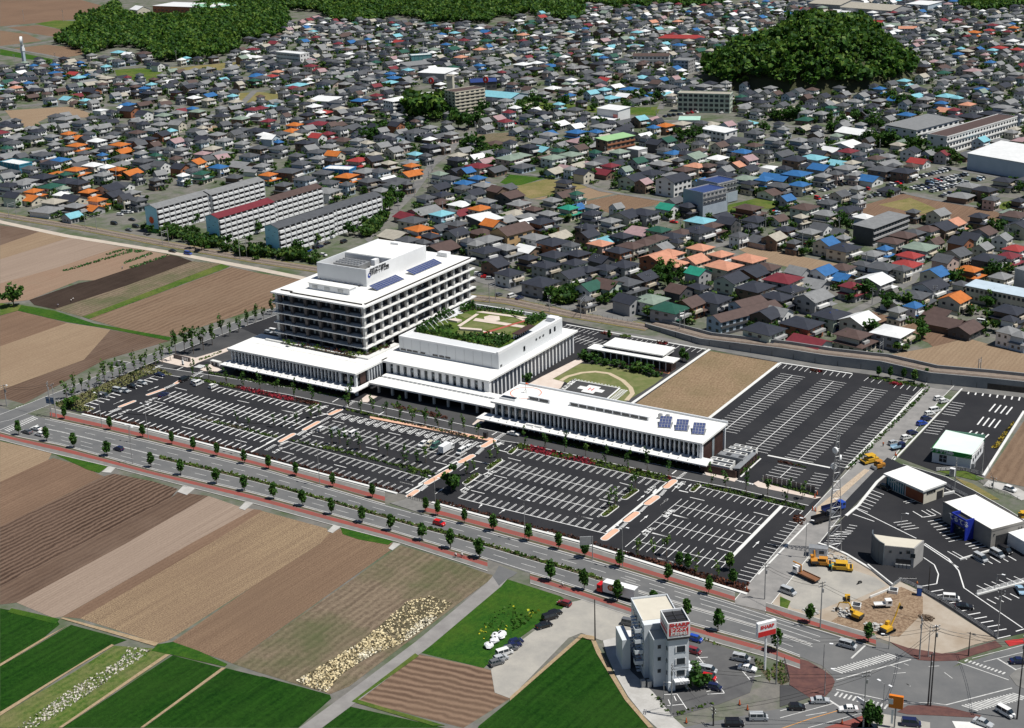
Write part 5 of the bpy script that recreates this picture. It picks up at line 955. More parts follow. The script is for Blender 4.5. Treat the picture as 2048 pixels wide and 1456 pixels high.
def blk(name, label, cat, t, s, z, D, roof, wm, rm, rows=0, cols=0, sc=0, L=None, yaw=None, rh=1.8, ww=None, wh=1.3, band=None, group=None, ov=.5):
 """building whose visible long face has its eaves between the two given pixels at height z; x runs along it, y into it"""
 p, q = W(t, s, z)[:2]; a = math.atan2(q[1]-p[1], q[0]-p[0]) if yaw is None else math.radians(yaw); L = L or math.dist(p, q)
 o = thing(name, label, cat, (*p, 0), a, group); wm = WALLS.get(wm, wm); rm = ROOFS.get(rm, rm)
 bx('wall', 0, 0, 0, L, D, z, wm, o)
 b = MB()
 if roof == 'flat': b.box(-.1, -.1, z+.004, L+.1, D+.1, z+.1, 0); b.box(-.2, -.2, z-.3, L+.2, -.001, z+.5, 1); b.box(-.2, D+.001, z-.3, L+.2, D+.2, z+.5, 1); b.box(-.2, 0, z-.3, -.001, D, z+.5, 1); b.box(L+.001, 0, z-.3, L+.2, D, z+.5, 1)
 elif roof == 'gable': gable(b, 0, 0, L, D, z, rh, 0, ov, 1)
 elif roof == 'cross': 
  b2 = MB(); gable(b2, 0, -L, D, 0, z, rh, 0, ov, 1); b.add([(-y, x, zz) for x, y, zz in b2.v], b2.f, 0); b.m = b2.m[:]
 elif roof == 'hip': hip(b, 0, 0, L, D, z, rh, 0)
 elif roof == 'shed': b.add([(-ov, -ov, z-.1), (L+ov, -ov, z-.1), (L+ov, D+ov, z+rh), (-ov, D+ov, z+rh), (-ov, -ov, z+.1), (L+ov, -ov, z+.1), (L+ov, D+ov, z+rh+.2), (-ov, D+ov, z+rh+.2)], [(0, 3, 2, 1), (4, 5, 6, 7), (0, 1, 5, 4), (1, 2, 6, 5), (2, 3, 7, 6), (3, 0, 4, 7)], 0)
 b.obj('roof', [rm, wm], o)
 if rows:
  fh = z/rows; w_ = ww or L/cols*.55
  for r in range(rows):
   for c in range(cols): part('window', w_, .14, min(wh, fh*.6), GLASS, o, (L*(c+.5)/cols, -.04, r*fh+fh*.35))
   for c in range(sc):
    for x in (-.04, L+.04): part('window', .14, min(1.6, D/sc*.4), min(wh, fh*.5), GLASS, o, (x, D*(c+.5)/sc, r*fh+fh*.35))
   if band: part('floor_band', L+.3, .5, .9, WALLS.get(band, band), o, (L/2, -.3, r*fh+.05))
 return o, L
# the six slab blocks by the railway, murals on the near gables
MUR = mat('mural_blue', (.3, .64, .8), (.36, .7, .84), .8, .15); MURG = mat('mural_green', (.1, .33, .07), None, .8); MURR = mat('mural_red', (.75, .07, .02), (.8, .2, .04), .8, .6)
SLABS = [('10', '1230,222 1622,104', 'l', 'flower', 'grey roofed slab block with the red flower mural on its blue gable'), ('F', '422,389 521,359', 'l', None, 'grey roofed slab block behind the one with the flower mural'), ('10', '1715,298 2046,200', 'm', 'birds', 'maroon roofed slab block with birds on its blue gable'),
         ('11', '120,172 500,68', 'n', None, 'brown roofed slab block behind the maroon one'), ('11', '180,378 545,252', 'g', 'birds2', 'dark grey roofed slab block with plain blue gable, next to the hospital'), ('11', '590,242 950,118', 'g', None, 'dark grey roofed slab block at the uphill street')]
for t, s, rf, mu, lb in SLABS:
 o, L = blk('apartment_block', lb, 'apartment block', t, s, 14.2, 9.5, 'gable', 'w', rf, 0, 0, 0, yaw=86.5, L=41, rh=1.5, group='slab apartment blocks', ov=.7)
 for f in range(5):
  z = f*2.8+.2
  bx('loggia', .3, -.06, z+.3, L-.3, -.01, z+2.5, CORE, o)  # flat dark sheet, painted as the shade of the recessed loggias
  for c in range(10):
   x = L*(c+.5)/10; part('balcony', 3.4, 1.1, 1.25, WHITE, o, (x-.25, -.75, z)); part('balcony_divider', .18, 1.1, 2.5, WHITE, o, (x+1.95, -.6, z))
 for f in range(5):
  for c in range(12): part('window', 1.5, .12, 1.1, GLASS, o, (L*(c+.5)/12, 9.53, f*2.8+1.2))
 if mu:
  b = MB(); b.add([(-.05, 0, 2.4), (-.05, 9.5, 2.4), (-.05, 9.5, 14.1), (-.05, 4.75, 15.5), (-.05, 0, 14.1)], [(4, 3, 2, 1, 0)]); b.obj('mural', MUR, o)
  b = MB(); b.box(-.06, .02, 0, 0, 9.48, 2.39)
  if mu == 'flower':
   b.obj('mural', MURG, o); b = MB(); r = random.Random(3)
   for k in range(46): a0 = k*.1366; rr = r.uniform(2.3, 3.4); b.add([(-.08, 5+.4*math.cos(a0-.12), 7+.4*math.sin(a0-.12)), (-.08, 5+.4*math.cos(a0+.12), 7+.4*math.sin(a0+.12)), (-.08-k*.0004, 5+rr*math.cos(a0), 7+rr*math.sin(a0)*1.15), ], [(2, 1, 0)])
   for k in range(26): a0 = k*.24; b.add([(-.105-k*.0004, 5+1.9*math.cos(a0+d), 7+1.9*math.sin(a0+d)) for d in (0, .2)]+[(-.105-k*.0004, 5, 7)], [(2, 1, 0)])
   b.obj('mural', MURR, o)
  else:
   b.obj('mural', MURG if mu == 'birds' else MUR, o); b = MB()
   for y, z in ((2.5, 11.5), (6.5, 12.2), (7.5, 8), (4, 9.5)): b.add([(-.09, y-.9, z+.3), (-.09, y, z-.1), (-.09, y+.9, z+.35), (-.09, y, z+.15)], [(3, 2, 1, 0)])
   b.obj('mural', DARK, o)
B4 = [
 ('apartment_tower', 'tall cream apartment tower with balconies beside a big dark tree', 'apartment tower', '01', '1572,728 1665,682', 20, 14, 'flat', 'y', 'n', 8, 6, 3, dict(band='y', yaw=68)),
 ('apartment_block', 'pale four storey apartment house with white hip roof beside the dark tree', 'apartment block', '01', '1085,800 1190,722', 12, 13, 'hip', 'w', 'w', 4, 5, 4, dict(band='w', yaw=72)),
 ('store', 'wide store with turquoise gable roof', 'store', '01', '1665,745 2010,775', 6, 24, 'gable', 'b', 't', 1, 8, 0, dict(rh=2.5)),
 ('store', 'dark hall with navy solar roof behind the turquoise store', 'store', '01', '1700,650 1900,640', 7, 16, 'gable', 'k', SOLAR, 1, 5, 0, {}),
 ('office_block', 'white three storey block with dark window bands beside the hillside', 'office block', '01', '165,410 440,390', 11, 12, 'flat', 'w', 'w', 3, 16, 3, dict(yaw=-8)),
 ('office_block', 'pale sage four storey office with a grid of deep windows', 'office block', '02', '1320,735 1730,745', 14, 11, 'flat', 'a', 'y', 4, 10, 3, dict(wh=2.2, ww=2.7)),
 ('hall', 'bright white hall with high stage house and a pink patch', 'hall', '02', '640,930 815,945', 6, 22, 'shed', 'w', 'w', 0, 0, 0, dict(rh=1.2)),
 ('apartment_block', 'green roofed flats with orange framed balconies', 'apartment block', '02', '765,1110 950,1062', 9.5, 11, 'shed', 'n', mat('light_green_roof', (.3, .5, .25), None, .6), 3, 6, 2, dict(band='o', yaw=72, rh=.6)),
 ('school_building', 'white school building with wide grey gable roof', 'school', '03', '1200,1025 1495,935', 11, 24, 'shed', 'w', 'l', 3, 8, 4, dict(band='w', yaw=74, rh=.9)),
 ('school_building', 'very long three storey school building with white window bands', 'school', '03', '1440,1078 2035,922', 11.5, 14, 'flat', 'w', 'n', 3, 24, 2, dict(band='w', yaw=76)),
 ('sports_hall', 'grey sports hall with a shining pale roof at the frame edge', 'hall', '03', '1605,1205 2100,1290', 10, 32, 'shed', 'b', 'w', 0, 0, 0, dict(rh=3)),
 ('hall', 'white gable roofed hall with yellowish end by the school', 'hall', '03', '560,1035 790,1070', 6, 17, 'gable', 'y', 'w', 1, 4, 3, dict(rh=2.2)),
 ('apartment_block', 'long grey metal clad apartment block with solar roof', 'apartment block', '13', '862,385 1195,290', 9, 11.5, 'shed', 'k', 'l', 3, 12, 0, dict(band='g', yaw=78, rh=.4)),
 ('apartment_house', 'two storey flats with dark grey roof, lower of the long pair by the railway', 'flats', '12', '1660,1118 2046,1050', 6, 9, 'gable', 'b', 'n', 2, 9, 2, dict(band='k', L=34, yaw=66)),
 ('apartment_house', 'two storey flats with dark grey roof, upper of the long pair by the railway', 'flats', '12', '1830,1005 2020,955', 6, 9, 'gable', 'b', 'n', 2, 6, 2, dict(band='k', yaw=66)),
 ('office_block', 'long two storey building with pale blue roof near the orange roofs', 'office block', '13', '1590,830 2100,930', 7, 9, 'shed', 'y', mat('pale_blue_roof', (.5, .6, .68), None, .5), 2, 14, 0, dict(rh=.5)),
 ('storehouse', 'grey windowless tower block at the right frame edge', 'storehouse', '13', '1975,700 2100,735', 13, 10, 'flat', 'g', 'l', 0, 0, 0, {}),
 ('office_block', 'white two storey hall with greenish roof above the green roofed flats', 'office block', '02', '1495,1010 1690,1045', 7, 12, 'shed', 'w', 'w', 2, 6, 2, dict(rh=.5)),
 ('terraced_house', 'row of white dormered terraces with brown roof', 'terrace', '02', '970,440 1250,440', 8, 9, 'gable', 'w', 'n', 2, 9, 2, dict(band='w')),
 ('apartment_block', 'shaded grey four storey flats beside the wooded hill', 'apartment block', '02', '1285,475 1410,470', 12, 17, 'flat', 'g', 'l', 4, 4, 4, dict(yaw=5)),
 ('temple_hall', 'long red roofed hall among grey roofs', 'hall', '02', '1165,300 1510,305', 5, 12, 'hip', 'y', 'r', 1, 12, 0, dict(rh=3)),
 ('hall', 'green white flat shop in front of the sage office', 'shop', '02', '1330,945 1490,945', 4.5, 11, 'shed', 'w', mat('mint_roof', (.4, .62, .52), None, .6), 1, 5, 0, dict(rh=.6)),
 ('barn_shop', 'yellowish barn shaped shop at the upper wood edge', 'shop', '00', '1080,80 1180,70', 7, 22, 'cross', 'y', 'w', 1, 3, 2, dict(rh=4)),
 ('mall', 'long brown mall with pale roof behind the wood', 'mall', '00', '1200,45 1640,60', 9, 40, 'shed', 'o', 'w', 1, 14, 0, dict(rh=.5)),
 ('mall', 'green roofed end of the long mall', 'mall', '00', '1640,62 1860,40', 9, 50, 'shed', 'o', mat('pale_green_roof', (.25, .5, .33), None, .6), 0, 0, 0, dict(rh=.5)),
 ('factory', 'long weathered factory roof above the wooded hill', 'factory', '03', '600,55 1000,85', 8, 40, 'gable', 'g', 'y', 1, 12, 0, dict(rh=4)),
 ('factory', 'second weathered factory roof at the top edge', 'factory', '03', '350,25 600,40', 8, 50, 'gable', 'g', 'y', 0, 0, 0, dict(rh=4)),
 ('factory', 'white roofed factory hall at the top edge', 'factory', '03', '1120,30 1290,40', 8, 30, 'shed', 'b', 'w', 0, 0, 0, dict(rh=1)),
 ('hall', 'broad pale roofed works hall behind the dark tree', 'hall', '01', '1280,570 1490,580', 6, 26, 'shed', 'g', 'w', 0, 0, 0, dict(rh=1)),
 ('hall', 'grey roofed works beside the crane', 'hall', '01', '1200,520 1390,500', 5, 18, 'shed', 'g', 'l', 0, 0, 0, dict(rh=1)),
 ('hall', 'white arched roof store by the tan lot', 'hall', '01', '415,790 600,800', 5, 16, 'shed', 'w', 'w', 1, 5, 0, dict(rh=1.2)),
 ('terraced_house', 'row of three red roofed terraces behind the wooded hill', 'terrace', '03', '790,170 920,180', 6, 9, 'gable', 'w', 'r', 2, 6, 0, {}),
 ('terraced_house', 'row of three green roofed terraces behind the wooded hill', 'terrace', '03', '920,200 1070,200', 6, 9, 'gable', 'w', 'a', 2, 6, 0, {}),
 ('terraced_house', 'row of three salmon roofed terraces behind the wooded hill', 'terrace', '03', '1060,225 1200,225', 6, 9, 'gable', 'w', 's', 2, 6, 0, {}),
 ('house', 'dark gabled house with white side, beside the scaffolding', 'house', '12', '1290,20 1400,-20', 9, 14, 'gable', 'w', 'k', 3, 4, 2, dict(yaw=75, rh=2.5)),
 ('workshop', 'flat white roofed workshop among the orange roofs', 'workshop', '11', '1790,330 1955,300', 6, 16, 'shed', 'k', 'w', 1, 3, 0, dict(rh=.3)),
 ('house', 'tall brown gabled house with tan front', 'house', '11', '1985,440 2090,370', 7.5, 13, 'gable', mat('tan_render', (.55, .36, .18), None, .85), 'n', 2, 3, 2, dict(yaw=76, rh=3))]
for r in B4: blk(*r[:6], r[6], r[7], r[8], r[9], r[10], r[11], r[12], **r[13])
o, L = blk('hall', 'raised white stage house of the bright white hall', 'hall', '02', '685,850 850,870', 12, 14, 'shed', 'w', 'w', rh=.5); part('sign_patch', 4, .1, 3, mat('pink_patch', (.7, .25, .22), None, .6), o, (L-2.5, -.1, 6))
o, L = blk('lift_tower', 'concrete lift tower on the cream apartment tower', 'tower', '01', '1505,600 1552,600', 28, 6, 'flat', 'y', 'y')
for u, lb in (('1815,632', 'red round shop sign above the turquoise store'), ('1385,640', 'red shop sign post left of the cream tower')):
 x, y = W('01', u, 11)[0]; s_ = thing('shop_sign', lb, 'sign', (x, y, 0)); b = MB(); b.cyl(0, 0, 0, 10, .25, 6); b.obj('pole', METAL, s_)
 b = MB(); b.tube((0, -.3, 11.5), (0, .3, 11.5), 2.6, 16); b.obj('disc', mat('sign_red', (.6, .03, .03), None, .5), s_); b = MB(); b.box(-.5, -.36, 10.5, .5, -.31, 12.5); b.obj('symbol', PAINT, s_)
# scaffolded buildings
SCF = mat('scaffold_sheet', (.3, .35, .41), (.36, .41, .47), .8, .4)
for i, (s, Z, L_, D_, lb) in enumerate((('1515,110 1715,75', 13, 19, 13, 'block wrapped in grey blue scaffold sheeting by the green field'), ('1630,35 1790,10', 12, 16, 14, 'second block wrapped in scaffold sheeting'))):
 o, L = blk('scaffolded_block', lb, 'building site', '12', s, Z, D_, 'flat', 'g', SOLAR, 4, 6, 3, L=L_, yaw=72)
 for k in range(8): bx('scaffold_pole', L*k/7-.05, -1.1, 0, L*k/7+.05, -1.0, Z+1.5, METAL, o)
 for k in range(5): bx('scaffold_deck', -.6, -1.2, 2.6*k+.8, L+.6, -.5, 2.6*k+.9, METAL, o)
 bx('scaffold_sheet', -1.0, -1.3, .5, -.9, D_+.5, Z+1.2, SCF, o); bx('scaffold_sheet', -.89, -1.3, .5, L*.98, -1.22, Z*.5, SCF, o)
for t, s, m, lb in (('01', '535,1330 740,1340', mat('blue_sheet', (.04, .22, .48), None, .7), 'house wrapped in bright blue sheeting'), ('00', '0,1275 150,1300', mat('teal_sheet', (.05, .25, .36), None, .7), 'house wrapped in teal sheeting at the frame edge'), ('01', '1230,440 1390,430', mat('green_sheet', (.12, .3, .32), None, .7), 'house frame behind pale green netting by the crane')):
 o, L = blk('wrapped_house', lb, 'building site', t, s, 7, 10, 'flat', m, 'w')
 for k in range(6): bx('scaffold_pole', L*k/5-.05, -.5, 0, L*k/5+.05, -.4, 8.2, METAL, o)
# crane
x, y = gp('01', 1315, 465); o = thing('crane', 'thin white mobile crane over the netted house', 'crane', (x, y, 0), .6)
part('carrier', 9, 2.6, 1.6, WHITE, o, (0, 0, .5)); b = MB(); b.tube((0, 0, 2), (4, 3, 27), .35, 5, .2); b.obj('jib', METAL, o)
for i in (-3, 0, 3):
 for y_ in (-1.2, 1.2): b = MB(); b.tube((i, y_-.15, .5), (i, y_+.15, .5), .5, 8); b.obj('wheel', RUBBER, o)
# sign tower far left
x, y = gp('00', 197, 530); o = thing('sign_tower', 'tall pale blue pole with round white sign by the farm lane', 'sign', (x, y, 0))
part('pole', 2.6, 2.6, 16, WALLS['b'], o, (0, 0, 0)); b = MB(); b.tube((-.8, -.8, 26), (.8, .8, 26), 4.2, 18); b.obj('sign_disc', WHITE, o); part('sign_board', 3.4, 3.4, 3, WHITE, o, (0, 0, 16.02)); part('sign_board', 2.6, 2.6, 2.4, WHITE, o, (0, 0, 19.2)); b = MB(); b.tube((-1.0, -1.0, 26), (1.0, 1.0, 26), 2.6, 16); b.obj('emblem', METAL, o)
# chapel-like dormers on the white terrace: real small gables
# ------------------------------------------------------------------ the shops at the right and the white office tower
q = W('L2', '150,345 340,140 830,250 650,435', 5.2)
ph = thing('pharmacy', 'green and white pharmacy with a mint roof', 'shop', (*q[0], 0), math.atan2(q[3][1]-q[0][1], q[3][0]-q[0][0]))
L, D = math.dist(q[0], q[3]), math.dist(q[0], q[1]); GRN = mat('pharmacy_green', (.01, .22, .04), None, .5)
bx('wall', .2, .2, 0, L-.2, D-.2, 4.0, WHITE, ph); b = MB(); b.add([(0, 0, 5.0), (L, 0, 5.0), (L, D, 5.0), (0, D, 5.6)], [(0, 1, 2, 3)]); b.obj('roof', mat('mint_white_roof', (.68, .8, .74), (.64, .76, .7), .5, .3), ph)
bx('fascia', 0, -.05, 3.6, L+.05, .15, 5.15, GRN, ph); bx('fascia', -.05, .16, 3.6, .1, D, 5.3, GRN, ph); b = MB(); b.add([(0, D, 3.6), (L, D, 3.6), (L, D, 6.2), (0, D, 5.5), (0, D+.2, 3.6), (L, D+.2, 3.6), (L, D+.2, 6.2), (0, D+.2, 5.5)], [(0, 1, 2, 3), (5, 4, 7, 6), (3, 2, 6, 7), (0, 3, 7, 4), (1, 5, 6, 2)]); b.obj('fascia', mat('sage_fascia', (.14, .3, .22), None, .6), ph)
text('プラザ薬局', 1.5, PAINT, ph, facing((L*.24, -.08, 4.4), (1, 0, 0), (0, 0, 1)), .02, bold=.04); text('朝倉店', .8, PAINT, ph, facing((L*.46, -.08, 4.3), (1, 0, 0), (0, 0, 1)), .02, bold=.03)
f = part('window', 2.4, .12, 2.4, GLASS, ph, (L*.29, .14, .8)); part('mullion', .1, .04, 2.4, WHITE, f, (0, -.08, 0)); part('mullion', 2.4, .04, .1, WHITE, f, (0, -.08, 1.2))
for k in range(4): part('window', .12, 1.4, 1.2, GLASS, ph, (L-.15, 3+k*3, 1.6))
part('air_unit', .8, 2.2, 1.6, METAL, ph, (L+.3, 2.0, .1))
q = W('L3', '262,172 545,296 705,238 405,115', 5)
sh = thing('shop', 'long white roofed shop with teal and orange window front', 'shop', (*q[0], 0), math.atan2(q[1][1]-q[0][1], q[1][0]-q[0][0])); L, D = math.dist(q[0], q[1]), math.dist(q[1], q[2])
bx('wall', .3, .3, 0, L-.1, D-.3, 4.4, mat('ivory_wall', (.66, .62, .52), None, .8), sh); bx('roof', -.3, -.5, 4.41, L+.3, D+.3, 4.95, ROOFW, sh); bx('shop_front', .4, .22, .4, L*.5, .3, 3.9, glass('teal_glass', (.05, .16, .19)), sh); bx('shop_front', L*.51, .22, .3, L-.2, .3, 3.6, mat('orange_panel', (.3, .085, .03), (.22, .06, .03), .6, .6), sh)
for k in range(9): part('mullion', .15, .1, 3.6, WHITE if k else DARK, sh, (.5+k*L*.5/8, .17, .3))
part('door', .12, 2.6, 2.6, DARK, sh, (L-.05, D*.78, .1)); text('足利薬局', 1.0, INK, sh, facing((L+.0, D*.36, 3.3), (0, 1, 0), (0, 0, 1)), .02, bold=.03)
q = W('L3', '690,385 1048,592 1243,565 968,350', 6)
cs = thing('shop', 'large white roofed grey shop with deep blue entrance sign', 'shop', (*q[0], 0), math.atan2(q[1][1]-q[0][1], q[1][0]-q[0][0])); L, D = math.dist(q[0], q[1]), abs((q[3][0]-q[0][0])*-math.sin(cs.rotation_euler[2])+(q[3][1]-q[0][1])*math.cos(cs.rotation_euler[2]))
D = max(10, D); GW = mat('stone_grey_wall', (.27, .255, .235), (.23, .22, .2), .85, .3)
bx('wall', 0, 0, 0, L, D, 6, GW, cs); bx('roof', .2, .2, 6.004, L-.2, D-.2, 6.1, ROOFW, cs); b = MB(); b.box(-.1, -.1, 5.6, L+.1, -.005, 6.3); b.box(L+.005, 0, 5.6, L+.1, D, 6.3); b.box(-.1, D+.005, 5.6, L+.1, D+.1, 6.3); b.obj('parapet', GW, cs)
BLU = mat('deep_blue_sign', (.015, .03, .3), (.02, .04, .36), .5, .5); b = MB(); x0, x1 = L*.36, L*.66; b.box(x0, -3.2, 0, x0+.4, -.11, 6.6); b.box(x1-.4, -3.2, 0, x1, -.11, 6.6); b.box(x0+.41, -3.2, 3.8, x1-.41, -2.9, 6.6); b.obj('entrance_frame', BLU, cs); bx('entrance_glass', x0+.5, -2.4, 0, x1-.5, -2.2, 3.8, GLASS, cs)
text('てるてる', 2.0, PAINT, cs, facing(((x0+x1)/2, -3.24, 5.2), (1, 0, 0), (0, 0, 1), 1.1), .03, bold=.05); bx('entrance_roof', x0+.41, -2.89, 5.4, x1-.41, -.12, 5.6, DARK, cs); part('shutter', .12, 6.5, 3.6, DARK, cs, (L+.02, D*.42, .2)); bx('annex', L+.12, D*.5, 0, L+9, D+4, 4, WHITE, cs)
for y in (1, D-2, D-1): part('wall_lamp', .2, .4, .3, DARK, cs, (L+.1, y, 4.3))
# curved grey shop
q = W('L3', '258,705 480,725 545,668 550,672', 6); q2 = W('L3', '160,625 165,580', 6.5)
cvp = [W('L3', '%d,%d' % p, 6.2)[0] for p in ((478, 728), (548, 668), (300, 640), (172, 622), (168, 640), (190, 668), (222, 692), (256, 706))]
cv = thing('shop', 'grey shop with a curved dark wall and flat cream roof', 'shop', (*cvp[0], 0)); rp = [(x-cvp[0][0], y-cvp[0][1]) for x, y in cvp]
b = MB(); b.prism(rp, 0, 6.2); b.obj('wall', mat('light_grey_wall', (.36, .35, .34), (.32, .31, .3), .8, .3), cv)
cc_ = (sum(p[0] for p in rp)/8, sum(p[1] for p in rp)/8); b = MB(); b.prism([lerp(p, cc_, .05) for p in rp], 6.21, 6.25); b.obj('roof', mat('cream_roof', (.6, .56, .47), (.55, .51, .43), .7, .3), cv)
b = MB()
for i in range(3, 7):
 a, c = rp[i], rp[i+1]; n_ = (-(c[1]-a[1])/math.dist(a, c)*.3, (c[0]-a[0])/math.dist(a, c)*.3)
 for sg in (1,):
  b.add([(a[0], a[1], 0), (c[0], c[1], 0), (c[0], c[1], 7.4-.2*(i-3)), (a[0], a[1], 7.6-.2*(i-3)), (a[0]-n_[0], a[1]-n_[1], 0), (c[0]-n_[0], c[1]-n_[1], 0), (c[0]-n_[0], c[1]-n_[1], 7.4-.2*(i-3)), (a[0]-n_[0], a[1]-n_[1], 7.6-.2*(i-3))], [(0, 1, 2, 3), (5, 4, 7, 6), (3, 2, 6, 7), (0, 3, 7, 4), (1, 5, 6, 2)])
b.obj('curved_wall', mat('steel_blue_wall', (.1, .12, .14), None, .6), cv)
a, c = rp[7], rp[0]; an = math.atan2(c[1]-a[1], c[0]-a[0]); L = math.dist(a, c)
for f, z, s_ in ((.2, 4.2, .7), (.55, 4.1, .7), (.8, 4.4, 1.0), (.96, 3.2, 1.3)): part('window', s_, .14, s_, GLASS, cv, (a[0]+(c[0]-a[0])*f+.06*math.sin(an), a[1]+(c[1]-a[1])*f-.06*math.cos(an), z), an)
part('recess', L*.5, .14, 1.6, DARK, cv, (a[0]+(c[0]-a[0])*.66+.06*math.sin(an), a[1]+(c[1]-a[1])*.66-.06*math.cos(an), .9), an)
for k in range(4): part('air_unit', .9, .6, 1.0, METAL, cv, (a[0]+(c[0]-a[0])*(.45+k*.13)+.5*math.sin(an), a[1]+(c[1]-a[1])*(.45+k*.13)-.5*math.cos(an), .1), an)
# white office tower with the red and white electronics sign
pr, pl = gp('L1', 405, 672), gp('L1', 545, 655); a = math.atan2(pl[1]-pr[1], pl[0]-pr[0]); Wd = math.dist(pr, pl)
ot = thing('office_tower', 'slim white office tower with a red and white roof sign', 'office tower', (*pr, 0), a); TW = mat('tower_panel', (.66, .7, .74), (.62, .66, .7), .6, .15)
bx('wall', 0, 0, 0, Wd, 9, 15.2, TW, ot); bx('wall', -3.0, 2.6, 0, -.01, 7.0, 14.2, TW, ot); bx('wall', -4.2, 7.01, 0, Wd, 20, 16, TW, ot)
bx('roof', -4.0, 9.2, 16.01, Wd-.2, 19.8, 16.1, mat('cream_roof', (.6, .56, .47)), ot); bx('roof', -2.8, 2.8, 14.21, -.2, 6.9, 14.3, _MC['cream_roof'], ot)
b = MB(); b.box(-4.3, 9, 15.8, -4.1, 20.1, 16.6); b.box(-4.09, 19.9, 15.8, Wd+.1, 20.1, 16.6); b.box(Wd-.1, 9, 15.8, Wd+.1, 19.89, 16.6); b.obj('parapet', TW, ot)
RED = mat('sign_red', (.6, .03, .03)); bx('sign_frame', -.4, -.4, 15.4, Wd+.2, 6.5, 16.0, DARK, ot); bx('sign_box', -.35, -.35, 16, Wd+.15, -.15, 20.4, WHITE, ot); bx('sign_box', -.35, -.14, 16, -.15, 6.4, 20.4, WHITE, ot); bx('sign_box', Wd-.05, -.14, 16, Wd+.15, 6.4, 20.4, WHITE, ot); bx('sign_box', -.14, 6.2, 16, Wd-.06, 6.4, 20.4, WHITE, ot)
b = MB(); b.box(-.1, -.1, 19.6, Wd-.1, 6.1, 19.8); b.obj('sign_mesh_roof', CORE, ot)
for k in range(1, 3): part('sign_beam', Wd, .15, .2, DARK, ot, (Wd/2, k*2, 19.82))
part('sign_beam', .15, 6, .2, DARK, ot, (Wd/2, 3, 19.84)); bx('sign_panel', 0, -.4, 16.6, Wd-.3, -.36, 18.9, RED, ot)
text('SHARP', 1.35, RED, ot, facing((Wd/2, -.4, 19.65), (1, 0, 0), (0, 0, 1), 1.25), .02, bold=.06); text('シンメイ', 1.05, PAINT, ot, facing((Wd/2-.1, -.44, 18.3), (1, 0, 0), (0, 0, 1)), .02, bold=.05); text('足利本社', 1.05, PAINT, ot, facing((Wd/2-.1, -.44, 17.15), (1, 0, 0), (0, 0, 1)), .02, bold=.05)
bx('sign_panel', -.4, .3, 16.8, -.36, 6, 17.6, RED, ot); bx('sign_panel', -.4, .3, 18.2, -.36, 6, 18.5, RED, ot)
for z in (4.3, 7.9, 11.5):
 f = part('window', 2.2, .16, 1.7, GLASS, ot, (Wd*.6, -.04, z))
 for x in (-1.2, 1.2): part('window_frame', .3, .1, 1.8, WHITE, f, (x, -.06, -.05))
 part('window', .16, .8, 1.0, GLASS, ot, (-.04, 1.4, z)); part('window', .8, .16, 1.0, GLASS, ot, (-1.6, 2.56, z))
for z in (3, 6.4, 9.8, 13.2):
 for y in (9, 11.5, 15, 17.5): part('window', .16, 1.2, 1.4, GLASS, ot, (-4.24, y, z-.3))
bx('porch_roof', Wd*.25, -1.6, 2.8, Wd-.2, -.05, 3.7, WHITE, ot); bx('door', Wd*.35, -.12, .1, Wd*.85, -.02, 2.7, GLASS, ot); text('ロビー入口', .7, INK, ot, facing((Wd*.6, -1.64, 3.2), (1, 0, 0), (0, 0, 1)), .02); bx('annex', Wd+.01, 3, 0, Wd+2.5, 12, 3.2, TW, ot); b = MB()
for i in range(4):
 z = i*3.2+1
 for k in range(8): b.box(-5.5, 9+k*.9, z+k*.4, -4.25, 9.8+k*.9, z+k*.4+.15)
 b.box(-6.4, 7.4, z+3.1, -4.25, 9, z+3.25)
 b.box(-6.4, 7.4, z+3.25, -6.3, 9, z+4.2); b.box(-6.29, 7.4, z+3.25, -4.3, 7.5, z+4.2)
b.obj('outside_stair', TW, ot); bx('annex', -8.5, 12, 0, -6.41, 19, 9, TW, ot); bx('sign_panel', -4.28, 10.5, 2.5, -4.22, 12.5, 4.6, RED, ot)
for k in range(2): part('air_unit', 1.0, 1.2, 2.0, METAL, ot, (-5.4+k*1.4, 3.5-.5*k, 0))
ot.scale[2] = .93
# blue portable toilet
x, y = gp('L4', 412, 465); o = thing('portable_toilet', 'blue portable toilet at the car park railing', 'toilet', (x, y, .1), .3); part('cabin', 1.3, 1.3, 2.4, mat('toilet_blue', (.02, .09, .42), None, .5), o, (0, 0, 0)); part('roof', 1.4, 1.4, .15, METAL, o, (0, 0, 2.41)); part('door', .9, .05, 2.0, mat('toilet_door', (.03, .13, .5), None, .5), o, (0, -.68, .15))
x, y = gp('L2', 402, 700); o = thing('cabinet', 'white electric cabinet on the grass bank', 'cabinet', (x, y, .1)); part('body', 1.6, 1.2, 2.6, WHITE, o, (0, 0, 0)); part('door', 1.2, .05, 2.2, METAL, o, (0, -.63, .2))
